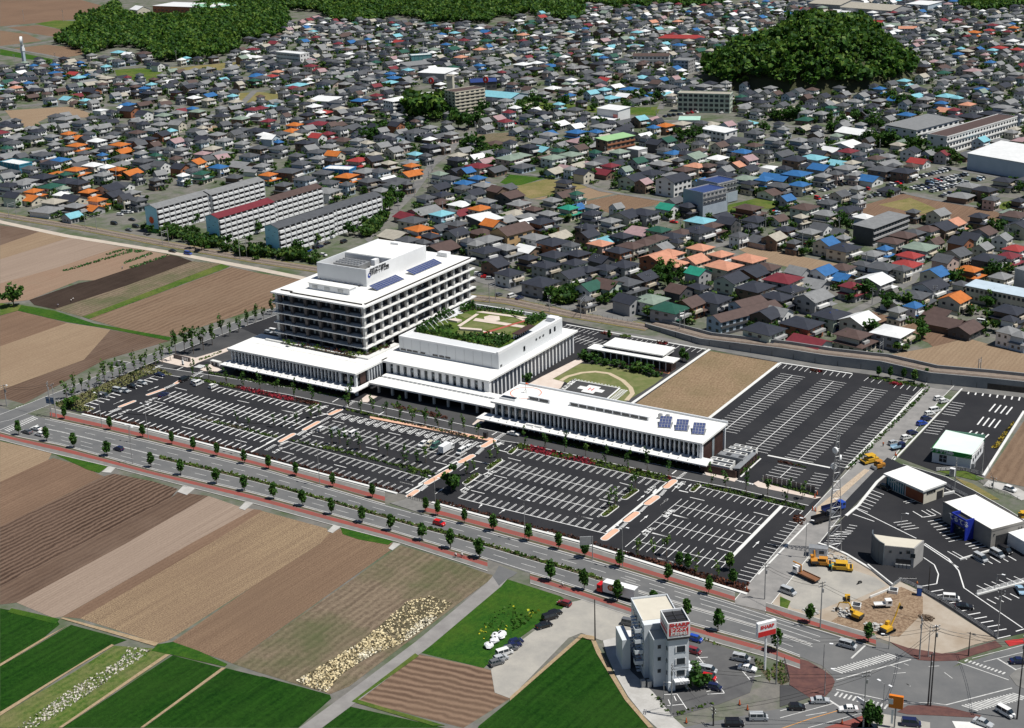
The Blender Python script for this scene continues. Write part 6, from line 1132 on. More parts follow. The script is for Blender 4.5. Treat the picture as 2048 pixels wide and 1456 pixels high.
# ================================================================== houses: roof centre in a zoom window, roof colour, then D one storey, G gable, F flat, L large, S small
HT = {
'00': '820,440g 930,470g 930,400tD 1010,415wD 1130,410nL 1240,500k 545,495y 590,530g 440,565bL 585,570rD 620,597tD 690,585bD 110,580gL 205,580pD 20,510g 420,620k 680,635lDL 845,605yL 770,560kS 220,645nDL 120,680s 50,745l 60,790g 300,700kDL 535,765tD 720,700kL 740,745g 960,690k 1110,625gS 1190,655tS 1140,685b 1170,720k 1320,670k 1390,715k 1480,675k 1530,715k 1640,740bD 1700,690k 1830,745tS 1640,580gL 1690,600gD 1820,530lL 1870,600g 1990,505l 2010,590b 1960,290g 1990,380m 1970,440wDL 1610,640lD 1000,812b 1020,850kL 1130,880kG 790,865wF 1090,940l 960,980g 1285,895a 1400,875l 1550,865a 1390,960lG 1260,965l 1530,1020g 1740,900k 1890,920a 1900,1010g 1990,850m 2010,900wD 2010,1010k 440,900g 510,925lL 640,950gL 80,980kL 290,1020k 240,1070gL 410,1060l 545,1040o 610,1068oD 900,1040g 1080,1030n 870,1070l 760,1095w 950,1125oL 960,1178oD 610,1130oL 840,1150g 1200,1010l 1270,1045k 1180,1080k 1060,1090g 1380,1100p 1600,1080kG 1710,1045l 1760,1090l 1910,1115l 100,1110g 30,1090k 90,1150gD 500,1165g 670,1190g 780,1170lD 1240,1160g 1430,1165l 1380,1205lD 1670,1155y 1600,1195p 1740,1190lD 1960,1210g 330,1200gL 60,1210lDL 190,1250e 390,1270k 470,1245b 610,1240lD 960,1220g 960,1272lD 1130,1250gL 1150,1300gD 1260,1280gG 1420,1300k 1540,1265oG 1590,1350e 1720,1300b 1780,1330bD 1900,1280lDL 1980,1320lD 80,1340g 240,1310g 600,1320oL 730,1285w 460,1352oD 340,1372kL 210,1410lL 520,1410kL 700,1390lD 810,1360l 930,1320o 1025,1345oD 1850,1380g 1330,1160gS 1500,1290gS 1480,1090gS 1100,1150lS 700,1040gS',
'01': '150,330mG 475,130pD 385,155pD 395,210b 500,195g 300,280l 480,285m 630,285l 660,335m 750,325bG 790,210lG 910,210g 990,160k 1100,155g 1250,150g 1000,270aD 1110,275t 1140,320rD 1480,280wDL 1280,310gDL 1620,210l 1700,230k 1820,240bD 1900,210g 1560,180nD 1820,310eD 1930,300eD 1770,380s 1830,400g 1640,400n 1550,375eL 1300,380aD 1410,380a 1160,400e 1030,420k 1620,440s 1860,450lDL 1880,490lD 1940,385l 1480,490kDL 1560,520e 600,470g 650,490gD 440,510m 520,540mD 180,555s 130,590r 50,600gL 20,580b 30,540gD 340,600g 390,570g 720,575lD 670,600lDL 890,615l 870,550g 1070,570b 1090,600bD 1070,635tD 1160,645k 600,635gDL 330,655tDL 300,750k 310,790g 790,680gL 820,780b 650,790gL 660,830gD 780,850g 960,740m 110,830tD 190,790lS 20,900l 540,870rD 410,890k 620,920l 760,915l 870,905k 500,960mL 310,970o 285,1015oD 750,990gDL 940,985k 1110,970k 1380,990l 1260,1020gL 1340,1060kD 1550,1040l 110,940m 70,1020k 120,1070wG 320,1050y 390,1110k 490,1060rG 580,1040m 690,1085nD 810,1090l 1090,1060lD 1380,1140k 1480,1130lS 1090,1170lG 1270,1200t 30,1150g 190,1150gL 210,1190gD 490,1180g 580,1140l 750,1165g 625,1200oG 820,1245rL 930,1240kG 500,1230l 370,1270gL 330,1210g 60,1290l 1240,1290o 1220,1352oD 1060,1270y 1110,1285lD 1590,1240k 1650,1245g 1760,1290mL 1610,1325kDL 1840,1190lDL 2000,1230aL 1890,1320gD 1800,1440l 260,1330gL 110,1360o 110,1405oD 530,1345g 730,1370oL 870,1330lL 900,1405gL 1110,1410gL 390,1390g 570,1420g 230,1440g 1040,1400wD 420,430gS 840,340gS 1010,350gD 1060,300gS 1210,210gS 1350,310lS 1950,170n 1700,330gS 1560,300nS 100,480gD 240,470g 860,470gS 560,600gS 480,600gS 230,680gS 700,730gS 880,760gS 40,840m 250,850gS 440,950k 240,900nS 660,1000g 600,1100gS 860,1170gS 1450,1060gD 1180,1110lS 1350,1210gS 980,1330g 720,1440gS 1200,1430gS',
'02': '80,110g 245,125rG 340,150nD 620,45k 700,30l 750,90a 655,115wD 520,205kL 600,190mD 710,170wD 740,200l 880,200k 890,160l 1060,170g 1120,165s 1320,160s 1320,110wD 1380,135yD 1240,85wF 1480,95wD 1460,195gL 1600,130k 1640,215wF 1760,220wD 1860,70l 1990,125tD 1500,300k 1520,315lD 1000,245t 895,295aG 1050,300gL 1250,225aD 1330,345b 100,265s 110,380lL 330,270lL 250,410lDL 500,320k 570,335kD 640,325wD 740,310p 700,360yD 820,320k 980,350tDL 870,480e 700,490kL 570,520lL 500,525l 450,545gD 310,505bDL 210,485w 100,495wL 190,530kL 890,525l 1090,550gD 720,570lL 640,590gD 850,580nD 430,605g 140,610lL 150,690nG 450,690lL 340,680wD 670,630gD 750,615rD 640,720tG 740,695t 790,755tD 940,690bL 1040,640lL 1160,640nG 1240,670gL 1440,620gD 1310,610tD 1080,740bD 1220,735tD 900,740wD 830,670wD 1530,665lL 1650,670l 1850,770k 1850,800gD 1970,790k 510,850g 470,890l 260,880k 210,940l 130,900g 390,960wD 720,980lL 890,950gDL 1220,975o 1130,990bS 1360,960yL 1580,960yD 1920,1030g 310,1045lL 250,1100lD 530,1025bL 540,1090pDL 940,1040kD 1150,1110kG 1230,1090e 1330,1060gD 1400,1030yL 1650,1130nG 1730,1100k 1830,1090gDL 1920,1130n 1830,1180b 1440,1215aL 1290,1190b 1300,1245yD 1110,1220l 1000,1165wF 860,1180a 890,1212aD 480,1200aL 340,1225aL 70,1210aL 150,1140k 260,1160tD 580,1345kG 690,1265gD 760,1240gD 600,1275pD 450,1310pD 530,1290yD 340,1330yD 800,1290m 740,1340mD 960,1385kL 1110,1345kL 1190,1275lL 1370,1320n 1460,1290s 1380,1190k 1630,1225wD 1870,1235p 1800,1275sD 1680,1360kL 1880,1315kG 1980,1180k 1870,1390aL 2010,1400b 1990,1330lD 1270,1420k 400,240lS 430,200lS 800,190gS 960,110gS 1180,120lS 1010,200kS 1560,220kS 1780,130kD 1920,90gS 1300,270gS 1420,330gS 450,420gS 780,560kS 930,590gS 580,650lS 60,420gD 290,560gS 480,600gS 980,600gS 1330,700gS 1700,640lS 560,790kS 300,960kS 640,1050gS 1070,1070gS 1480,1120gS 1520,1060lS 1580,1200kS 1560,1290n 1240,1320gS 100,1290gD',
'03': '440,40g 330,65rD 190,95bD 120,75w 220,50n 650,90wD 580,80wD 540,130k 340,95g 860,90w 970,105l 770,135wD 1270,120w 1010,90m 1080,95kL 1150,130g 1470,190l 1590,210wF 1800,125l 1920,120l 2030,130g 1740,185g 1840,175l 1800,190m 1920,190l 1970,210o 1660,245oL 1780,230r 1370,235wL 1060,280gL 1180,270g 1080,320g 1230,310p 1310,350gL 1750,295k 1930,300gL 2020,300g 1860,365rL 1990,380r 1110,625t 1460,600gL 1420,625l 1650,545pL 1760,545l 1600,590g 1720,690b 1880,660kD 1990,570lL 1970,610gD 1430,740tD 1190,745tD 1040,770bD 910,780l 1270,765l 1120,890b 1600,810s 1430,855sD 340,830kL 620,815g 740,860kL 450,880l 630,930wD 1800,830gD 1930,790lD 1890,830lL 1960,860lL 1620,900kL 1780,880kL 70,1085l 290,1090lL 400,1090g 530,1165wD 650,1120wDL 660,1175m 650,1222mDL 450,1195k 390,1225tL 250,1235kL 140,1195gD 880,1230n 980,1215l 830,1275gD 960,1275lDL 1220,1255rD 930,1315gL 1100,1330kL 660,1305lL 590,1270tD 450,1305bL 260,1350bL 100,1380bDL 60,1310wDL 270,1400bD 470,1370l 830,1390bD 130,1440gL 1900,1400kL 60,120gS 250,110gS 450,110gS 700,110lS 910,130kS 1200,190gS 1330,140lS 1400,170gS 1530,150m 1680,190kS 1270,250gS 1480,290kF 1560,330gF 1120,400gS 1200,440gS 1260,510k 1400,520nD 1330,560gS 1540,640gS 1680,730gS 1520,760tS 1850,720lS 2000,700gD 1380,680gS 200,1160kS 330,1150lS 580,1200kS 760,1240kS 750,1200gS 30,1190gS 160,1310kS 340,1290kS 560,1350gS 720,1360lS 1020,1290gS 1160,1290nS',
'11': '1350,120g 1475,95k 1640,50g 1790,30l 1720,85kG 1910,60nG 2000,100nL 1460,150nD 1830,150l 1620,170wD 1770,205o 1840,240oD 1630,235mD 1470,250t 1330,225lDL 1200,265mD 1240,300gL 1300,370oL 1260,425oD 1110,410yDL 1200,450g 1390,425k 1470,350gD 1600,330g 1580,400kG 1870,330oG 1790,385nD 1850,450lL 1460,510nDL 1830,540kL 1990,520l 1890,640k 2000,710k 560,70lL 240,10l 620,80g 1000,70l 970,130g 780,50bD 900,30gD 1080,20g 1700,130gS 1540,230gS 1900,200gS 1400,310lS 1680,460gS 1740,490lS 1330,470gS 1950,300lD',
'12': '50,110kL 70,165l 190,210n 40,240yD 150,265lD 340,140l 470,205c 310,245l 260,310kL 650,245k 800,300l 910,255kL 1050,240kL 1240,195c 1410,190k 1890,205nL 1930,290kD 1650,275kD 1500,300tL 1720,310k 1600,345n 1480,375kL 1350,390n 1280,420k 1150,440n 1060,475n 950,500n 850,535k 710,480s 880,420k 1050,385pDL 1170,370e 770,450tD 600,350k 610,410k 510,390yD 370,425yD 190,435l 340,470kL 60,520l 140,520wD 360,575kL 530,560k 150,590k 280,645k 510,630k 720,605k 480,715kL 620,690k 760,675k 900,650k 50,710k 240,780kL 620,825eG 770,805nL 930,785gL 1050,745kG 1130,740k 1160,590sL 1260,560s 1310,640sL 1450,610s 1500,515s 1660,565s 1680,655sL 1880,600sL 1480,700cG 1330,840nG 1490,820k 1740,755kL 1900,700kL 1930,820kL 2020,670n 930,920kG 1110,920aL 1260,985eL 1410,950nG 1180,1055eD 1590,915kL 600,915gS 2000,1150kL 540,340kS 480,490gS 1320,470kS 1900,350kS 1640,230kS 1800,420gS 1990,450gD',
'13': '140,20nL 60,75nD 280,20b 320,200nL 500,250lL 660,220kL 180,370k 370,390l 450,360gG 80,430yG 490,475bG 630,440lS 630,510kL 1000,465n 1100,420n 1190,400g 1290,370n 1390,345kL 1490,315s 1730,390nG 1640,430kG 1550,470kG 1230,505aL 960,525bS 870,560l 1150,570r 1120,640rD 1430,610gG 1520,555gG 1770,600kL 1980,520r 1940,580m 2020,575mD 1630,680o 1610,730oDL 1350,710bG 950,660gL 270,705lG 460,700bG 600,745bD 620,665n 60,665nL 150,760mL 360,785lDL 220,840k 120,900kL 870,760wL 700,815m 720,882mDL 390,900lGL 1310,805kGL 1200,880gL 1060,935lGD 1500,910oG 1590,972oD 530,1030kL 300,1100kL 750,1075wL 720,1195nL 1010,1165wL 120,1020lG 20,1040kG 70,1150gL 360,1245mDL 1380,1020nD 1430,1090nDL 1520,1070nD 1590,1140nD 1960,1000kL 1890,1070kD 1920,1170lS 2030,1200lS 1620,30lL 1740,60k 1550,105lD 1790,130gS 1990,260nL 2020,340kL 560,390gD 240,470gS 780,640gS 1090,680gS 1060,1010lS 1180,970bS 1560,800gS',
'10': '70,30kL 270,70o 250,127oD 400,30eL 430,155yL 370,215lDL 110,110k 570,130kL 700,75o 770,145o 600,185lL 540,237lD 720,202oD 860,45kL 890,100kG 1040,80l 620,10k 480,100wS 180,20lS 960,20gD',
}
WN = {'w': 'white', 'y': 'cream', 'g': 'grey', 'n': 'brown', 'k': 'dark', 's': 'pinkish', 'b': 'pale blue', 'o': 'brick red', 'a': 'sage'}
RN = {'k': 'black', 'g': 'grey', 'l': 'pale', 'w': 'white', 'b': 'bright blue', 't': 'turquoise', 'o': 'orange', 'r': 'red', 'm': 'maroon', 'n': 'brown', 'p': 'mauve', 's': 'salmon', 'y': 'beige', 'e': 'dark green', 'a': 'sage green', 'c': 'teal green'}
import re
WOODS = ['00:600,240 620,170 780,110 920,40 940,110 1060,165 1500,155 1560,60 1750,20 2046,0 01:2046,0 2046,150 1900,130 1850,190 1600,180 1350,200 1280,150 1100,130 930,180 720,190 640,190 520,100 220,80 270,200 180,300 60,310 00:1990,330 1870,290 1860,420 1650,470 1250,490 1200,430 1060,370 900,380 780,410 700,470 640,400 420,340 540,290',
 '02:0,0 0,110 50,130 180,120 420,170 550,180 580,130 560,60 640,20 800,90 880,60 1100,80 1150,60 1400,70 1700,50 1700,-40 0,-40', '01:1280,690 1340,650 1440,700 1450,870 1400,960 1280,970 1170,950 1160,780',
 '03:1480,30 1600,-40 2100,-40 2100,60 1960,80 1700,110 1560,90']
_c = gp('03', 330, 735); _d = (_c[0]-EYE[0], _c[1]-EYE[1]); _l = math.hypot(*_d); HILLX = (_c[0]+_d[0]/_l*84, _c[1]+_d[1]/_l*84, 90.0)
HS = []; hr = random.Random(11)
for t, s in HT.items():
 for k in s.split():
  m = re.match(r'(\d+),(\d+)([a-z])([A-Z]*)', k); u, v = fp(t, float(m[1]), float(m[2])); fl = m[4]
  one = 'D' in fl; typ = 'F' if 'F' in fl else 'G' if 'G' in fl else ('D' if one else hr.choice('HHHCC' if m[3] in 'glmory' else 'HCCCG'))
  if one and 'G' in fl: typ = 'D'
  sz = (1.28 if 'L' in fl else .72 if 'S' in fl else 1.0)*hr.uniform(.94, 1.08)
  z = {'D': 4.6, 'F': 6.4}.get(typ, 7.0)
  x, y = g(u, v, z)
  if any((x-h[0])**2+(y-h[1])**2 < (4.2*(sz+h[4]))**2*.55 for h in HS): continue
  wl = hr.choice('wwyyggnsb') if m[3] not in 'kns' else hr.choice('wyygnnkoa')
  if m[3] == 's': wl = hr.choice('yyso')
  left = u < 720
  yaw = math.radians((2 if left else -13)+hr.uniform(-5, 5)); yaw += math.pi/2 if (typ in 'GD' and hr.random() < .45) else 0
  HS.append((x, y, typ, m[3], sz, wl, yaw, u, v))
# ---- house patterns; the front looks along +x
def house_meshes(typ, var):
 r = random.Random(var*7+ord(typ)); out = {}; Wd, Dp = (8.6+var*.7, 9.6-var*.5)        # x depth, y width
 wl, rf, lr, wi, ba = MB(), MB(), MB(), [], MB(); hx, hy = Wd/2, Dp/2
 if typ == 'D':
  wl.box(-hx-.4, -hy-1, 0, hx+.4, hy+1, 3.2)
  if var % 2: hip(rf, -hx-.4, -hy-1, hx+.4, hy+1, 3.2, 2.0, 0, .8)
  else:
   b2 = MB(); gable(b2, -hy-1, -hx-.4, hy+1, hx+.4, 3.2, 2.1, 0, .7); rf.add([(-y, x, z) for x, y, z in b2.v], b2.f, 0)
   wl.add([(-hx-.4, -hy-1, 3.2), (0, -hy-1, 5.27), (hx+.4, -hy-1, 3.2)], [(2, 1, 0)]); wl.add([(-hx-.4, hy+1, 3.2), (0, hy+1, 5.27), (hx+.4, hy+1, 3.2)], [(0, 1, 2)])
  for y in (-3.2, -.6, 2.4): wi.append((hx+.42, y, .5, 'x', 1.9, 2.0))
  for x in (-2, 1.5): wi.append((x, -hy-1.02, 1.0, 'y', 1.4, 1.1))
 elif typ == 'F':
  wl.box(-hx, -hy, 0, hx, hy, 6.2); rf.box(-hx-.15, -hy-.15, 6.2, hx+.15, hy+.15, 6.5); ba.box(hx, -2, 3, hx+1.2, 3, 4.1)
 else:
  if typ == 'H':
   wl.box(-hx, -hy, 0, hx, hy, 3.0); wl.box(-hx+.3, -hy+1.0, 3.0, hx-1.7, hy-1.2, 5.9); hip(lr, -hx, -hy, hx, hy, 3.05, 1.35, 0, .7); hip(rf, -hx+.3, -hy+1, hx-1.7, hy-1.2, 5.95, 1.75, 0, .95)
   ux, uy = hx-1.7, hy-1.2; ba.box(ux, -uy+1.2, 3.2, ux+1.3, uy-2.0, 4.4)
  elif typ == 'C':
   wl.box(-hx, -hy, 0, hx, hy, 5.9); hip(rf, -hx, -hy, hx, hy, 5.95, 1.9, 0, .6); ux, uy = hx, hy
   ba.box(hx, -hy+2.2, 2.9, hx+1.3, hy-.6, 4.0); lr.box(hx, -hy+.2, 2.7, hx+1.2, -hy+2.0, 2.9)
  else:
   wl.box(-hx, -hy, 0, hx, hy, 5.8); b2 = MB(); gable(b2, -hy, -hx, hy, hx, 5.8, 2.3, 0, .55); rf.add([(-y, x, z) for x, y, z in b2.v], b2.f, 0); ux, uy = hx, hy
   wl.add([(-hx, -hy, 5.8), (0, -hy, 8.06), (hx, -hy, 5.8)], [(2, 1, 0)]); wl.add([(-hx, hy, 5.8), (0, hy, 8.06), (hx, hy, 5.8)], [(0, 1, 2)])
   ba.box(hx, -hy+.8, 2.9, hx+1.2, hy-3, 4.0); hip(lr, hx-1, hy-2.8, hx+1.6, hy, 2.9, .7, 0, .3)
  for y in (-2.6, .4, 2.6): wi.append((ux+.02, y*.85, 3.5, 'x', 1.5, 1.6)); wi.append((hx+.02, y, .5, 'x', 1.8, 1.9))
  for x in (-2.2, 1.4): wi.append((x, -uy-.02+(.0 if typ != 'H' else .2), 3.9, 'y', 1.3, 1.1)); wi.append((x, -hy-.02, 1.0, 'y', 1.4, 1.1))
 out['wall'] = wl.mesh('wall'); out['roof'] = rf.mesh('roof')
 if lr.v: out['lower_roof'] = lr.mesh('lower_roof')
 if ba.v: out['balcony'] = ba.mesh('balcony')
 out['w'] = wi; return out
HMESH = {(t, v): house_meshes(t, v) for t in 'HCGDF' for v in range(3)}
BALC = [mat('balcony_white', (.7, .7, .69), (.64, .64, .63), .7, .3), mat('balcony_beige', (.5, .44, .35), None, .75), mat('balcony_grey', (.36, .36, .36), None, .75)]
# ---- where nothing may stand: fields, roads, big buildings, woods
EXC = [W('F', k[3]) for k in FIELDS]+[W('F', k) for k in WOODS]+[W('F', k) for k in ('13:160,170 330,105 720,-10 1000,-100 03:1460,1300 2060,1340 2060,1480 13:1480,150 1050,100 860,115 430,225', '10:770,330 1000,230 1120,260 1110,330 900,400', '11:300,600 560,470 760,480 600,650', '02:860,920 1190,830 1330,840 1760,880 1900,960 1560,960 1200,960', '01:1640,700 2046,720 2046,830 1660,830', '11:1700,760 1740,700 2046,860 2046,960 1700,900', '12:-20,900 0,830 500,1000 980,1100 900,1150')]
EXB = [(min(p[0] for p in q), max(p[0] for p in q), min(p[1] for p in q), max(p[1] for p in q)) for q in EXC]
BLD = []
for o in COL.objects:
 if o.type == 'EMPTY' and o.parent is None and o.get('category') and o.name != 'hospital':
  me = next((c for c in o.children if c.name.startswith('wall')), None)
  if me and me.data:
   xs = [v.co.x for v in me.data.vertices]; ys = [v.co.y for v in me.data.vertices]; c, s_ = math.cos(o.rotation_euler[2]), math.sin(o.rotation_euler[2])
   BLD.append((o.location.x, o.location.y, c, s_, min(xs), max(xs), min(ys), max(ys)))
RLN = [W('F', k) for k in ('740,487 760,455 790,430 830,390 872,330 905,305 920,285 945,268', '00:-50,362 350,430 700,505 900,548 1150,525 1400,510', '00:0,850 400,815 900,830 1400,835 1600,900 1900,820 01:0,715 220,700', '01:1680,780 2046,820 02:0,790 110,760 260,700 400,690', '02:860,930 1200,950 1500,965 03:0,985 500,1012', '13:480,1070 690,1045 900,940 1150,800 1200,730', '12:-300,760 0,845 200,905 500,1005 760,1050 980,1110', '03:1380,1310 1700,1360 2100,1430')]+[RAIL, VN, offset(VN, 7)]
RPT = [(x, y) for P_ in RLN for x, y, a in along(P_, 4.0)]
RGRID = set((int(x//5), int(y//5)) for x, y in RPT)
def blocked(x, y, pad=0.0):
 if ((x-HILLX[0])/HILLX[2])**2+((y-HILLX[1])/HILLX[2])**2 < 1.05: return True
 for q, bb in zip(EXC, EXB):
  if bb[0] <= x <= bb[1] and bb[2] <= y <= bb[3] and inside((x, y), q): return True
 for ox, oy, c, s_, x0, x1, y0, y1 in BLD:
  dx, dy = x-ox, y-oy; lx, ly = dx*c+dy*s_, -dx*s_+dy*c
  if x0-pad < lx < x1+pad and y0-pad < ly < y1+pad: return True
 i, j = int(x//5), int(y//5)
 return any((i+a, j+b_) in RGRID for a in (-1, 0, 1) for b_ in (-1, 0, 1))
HG = {}
for h in HS: HG.setdefault((int(h[0]//15), int(h[1]//15)), []).append(h)
def near_house(x, y, d):
 i, j = int(x//15), int(y//15)
 return any((h[0]-x)**2+(h[1]-y)**2 < d*d for a in (-1, 0, 1) for b_ in (-1, 0, 1) for h in HG.get((i+a, j+b_), ()))
def pix(x, y, z=0.0):
 d = np.array([x, y, z])-EYE; w_ = d @ F_; return (1024+CAMF*(d @ R_)/w_, 728-CAMF*(d @ U_)/w_)
TOWNP = W('F', '-30,160 60,130 200,120 420,128 500,105 520,60 640,45 1030,55 1120,15 1400,12 1800,2 2080,2 2080,760 1800,722 1540,690 1290,640 1060,600 960,580 945,490 800,430 720,350 660,340 500,330 290,400 270,470 -30,410')
xs = [p[0] for p in TOWNP]; ys = [p[1] for p in TOWNP]
for i in range(int((max(xs)-min(xs))/12.5)):
 for j in range(int((max(ys)-min(ys))/12.5)):
  x, y = min(xs)+(i+hr.uniform(.1, .9))*12.5, min(ys)+(j+hr.uniform(.1, .9))*12.5
  if not inside((x, y), TOWNP) or near_house(x, y, 11.5) or blocked(x, y, 5): continue
  u, v = pix(x, y, 5)
  if v > 420 and hr.random() < .45: continue
  if hr.random() < .2: continue
  typ = hr.choice('HHCDDG'); rc = hr.choice('ggggggggglllllllllkkkkkkkkwwnnnyymptbea'); sz = hr.uniform(.66, 1.0)
  h = (x, y, typ, rc, sz, hr.choice('wwyyggnb'), math.radians(-12+hr.uniform(-8, 8)), u, v); HS.append(h); HG.setdefault((int(x//15), int(y//15)), []).append(h)
HS.sort(key=lambda h: -h[8])
LM = [('flower mural block', '10', 1160, 300), ('hospital ward tower', 'F', 800, 520), ('uphill street corner', '11', 1010, 330), ('cream apartment tower', '01', 1550, 800), ('turquoise roofed store', '01', 1850, 740), ('tan fields', '12', 700, 140), ('scaffold wrapped block', '12', 1550, 120), ('grey metal clad block', '13', 950, 400), ('two railway flats', '12', 1850, 1060), ('green roofed flats', '02', 780, 1120), ('sage office', '02', 1520, 800), ('long school building', '03', 1700, 1080), ('crammed car park', '13', 900, 60), ('pale blue roofed hall', '13', 1850, 900), ('wooded hill foot', '03', 600, 780), ('sign tower', '00', 197, 530), ('white three storey block', '01', 300, 440), ('viaduct field', '13', 1300, 1200), ('black glassed parking by the rail bend', '12', 60, 880), ('tan lot among houses', '00', 400, 950)]
LM[18] = ('rail bend street', '12', 200, 900)
LMP = [(n, *gp(t, x, y, 3)) for n, t, x, y in LM]
SHN = {'H': 'double roofed', 'C': 'hip roofed', 'G': 'gabled', 'D': 'low', 'F': 'flat roofed'}
def wanames(h): return '%s %s house, %s walls' % (RN[h[3]], SHN[h[2]], WN[h[5]])
near = HS[:300]; far = HS[300:]
desc = {}
for i, h in enumerate(near):
 d, lm = min((math.hypot(h[0]-x, h[1]-y), n) for n, x, y in LMP); desc.setdefault((lm, wanames(h)), []).append((d, i))
HL = {}
for (lm, ds), L_ in desc.items():
 for k, (d, i) in enumerate(sorted(L_)): HL[i] = ('%s roofed'.replace(' roofed', '') % ds if len(L_) == 1 else '%s %s' % (ordn(k), ds))+(', by the %s' if len(L_) == 1 else ' out from the %s') % lm
for i, h in enumerate(near):
 x, y, typ, rc, sz, wc, yaw, u, v = h; var = i % 3; M = HMESH[typ, var]
 o = thing('house', HL[i], 'house', (x, y, 0), yaw, 'houses of the town'); o.scale = (sz, sz, .96+.08*(i % 4)/3)
 mobj('wall', M['wall'], WALLS[wc], o); mobj('roof', M['roof'], ROOFS[rc], o)
 if 'lower_roof' in M: mobj('lower_roof', M['lower_roof'], ROOFS[rc], o)
 if 'balcony' in M: mobj('balcony', M['balcony'], BALC[i % 3], o)
 for wx, wy, wz, ax, w_, h_ in M['w']:
  part('window', *((.1, w_, h_) if ax == 'x' else (w_, .1, h_)), GLASS, o, (wx, wy, wz))
 if rc == 'k' and i % 6 == 0 and typ == 'C':
  p = part('solar_panel', 3.4, 4.2, .08, SOLAR, o, (2.2, 0, 6.85)); p.rotation_euler = (0, .36, 0)
# everything farther away: one mass of real geometry
SL = list(ROOFS.values())+list(WALLS.values())+[GLASS]; SI = {m.name: i for i, m in enumerate(SL)}
AV, AF, AM = [], [], []; nv = 0
def mesh_np(me):
 n = len(me.vertices); c = np.empty(n*3, np.float32); me.vertices.foreach_get('co', c); return c.reshape(-1, 3), [tuple(p.vertices) for p in me.polygons]
HNP = {k: {q: mesh_np(m) for q, m in M.items() if q != 'w'} for k, M in HMESH.items()}
WNP = {}
for k, M in HMESH.items():
 b = MB()
 for wx, wy, wz, ax, w_, h_ in M['w']:
  if ax == 'x': b.box(wx-.05, wy-w_/2, wz, wx+.05, wy+w_/2, wz+h_)
  else: b.box(wx-w_/2, wy-.05, wz, wx+w_/2, wy+.05, wz+h_)
 WNP[k] = (np.array(b.v, np.float32).reshape(-1, 3), b.f)
for i, h in enumerate(far):
 x, y, typ, rc, sz, wc, yaw, u, v = h; k = (typ, i % 3); c, s_ = math.cos(yaw), math.sin(yaw)
 for q, (V, Fc) in list(HNP[k].items())+[('w', WNP[k])]:
  if not len(V): continue
  P_ = np.stack([x+(V[:, 0]*c-V[:, 1]*s_)*sz, y+(V[:, 0]*s_+V[:, 1]*c)*sz, V[:, 2]], 1)
  m = SI[(ROOFS[rc] if q in ('roof', 'lower_roof') else WALLS['w'] if q == 'balcony' else GLASS if q == 'w' else WALLS[wc]).name]
  AV.append(P_); AF += [tuple(a+nv for a in f) for f in Fc]; AM += [m]*len(Fc); nv += len(V)
if AV:
 me = bpy.data.meshes.new('distant_houses'); me.from_pydata(np.concatenate(AV).tolist(), [], AF); me.polygons.foreach_set('material_index', AM)
 tag(mobj('distant_houses', me, SL), 'mass of small houses filling the far side of the town', 'houses', kind='stuff')
# ================================================================== trees
LEAFS = [(TREE_D, TREE_M), (TREE_M, TREE_D), (TREE_M, TREE_L)]
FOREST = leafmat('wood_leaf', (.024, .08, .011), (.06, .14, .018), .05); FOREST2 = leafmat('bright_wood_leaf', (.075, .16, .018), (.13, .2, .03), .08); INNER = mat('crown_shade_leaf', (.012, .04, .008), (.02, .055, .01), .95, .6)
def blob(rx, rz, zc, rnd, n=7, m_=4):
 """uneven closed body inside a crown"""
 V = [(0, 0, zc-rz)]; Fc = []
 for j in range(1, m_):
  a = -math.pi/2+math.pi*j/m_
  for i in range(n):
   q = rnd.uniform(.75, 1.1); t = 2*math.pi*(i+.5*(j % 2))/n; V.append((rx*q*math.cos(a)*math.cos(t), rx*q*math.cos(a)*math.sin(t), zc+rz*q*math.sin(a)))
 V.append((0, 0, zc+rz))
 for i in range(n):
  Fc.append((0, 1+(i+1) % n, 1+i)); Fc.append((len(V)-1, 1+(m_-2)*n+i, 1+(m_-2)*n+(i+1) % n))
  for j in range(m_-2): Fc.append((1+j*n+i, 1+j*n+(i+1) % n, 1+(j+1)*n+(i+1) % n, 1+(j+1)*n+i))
 return V, Fc
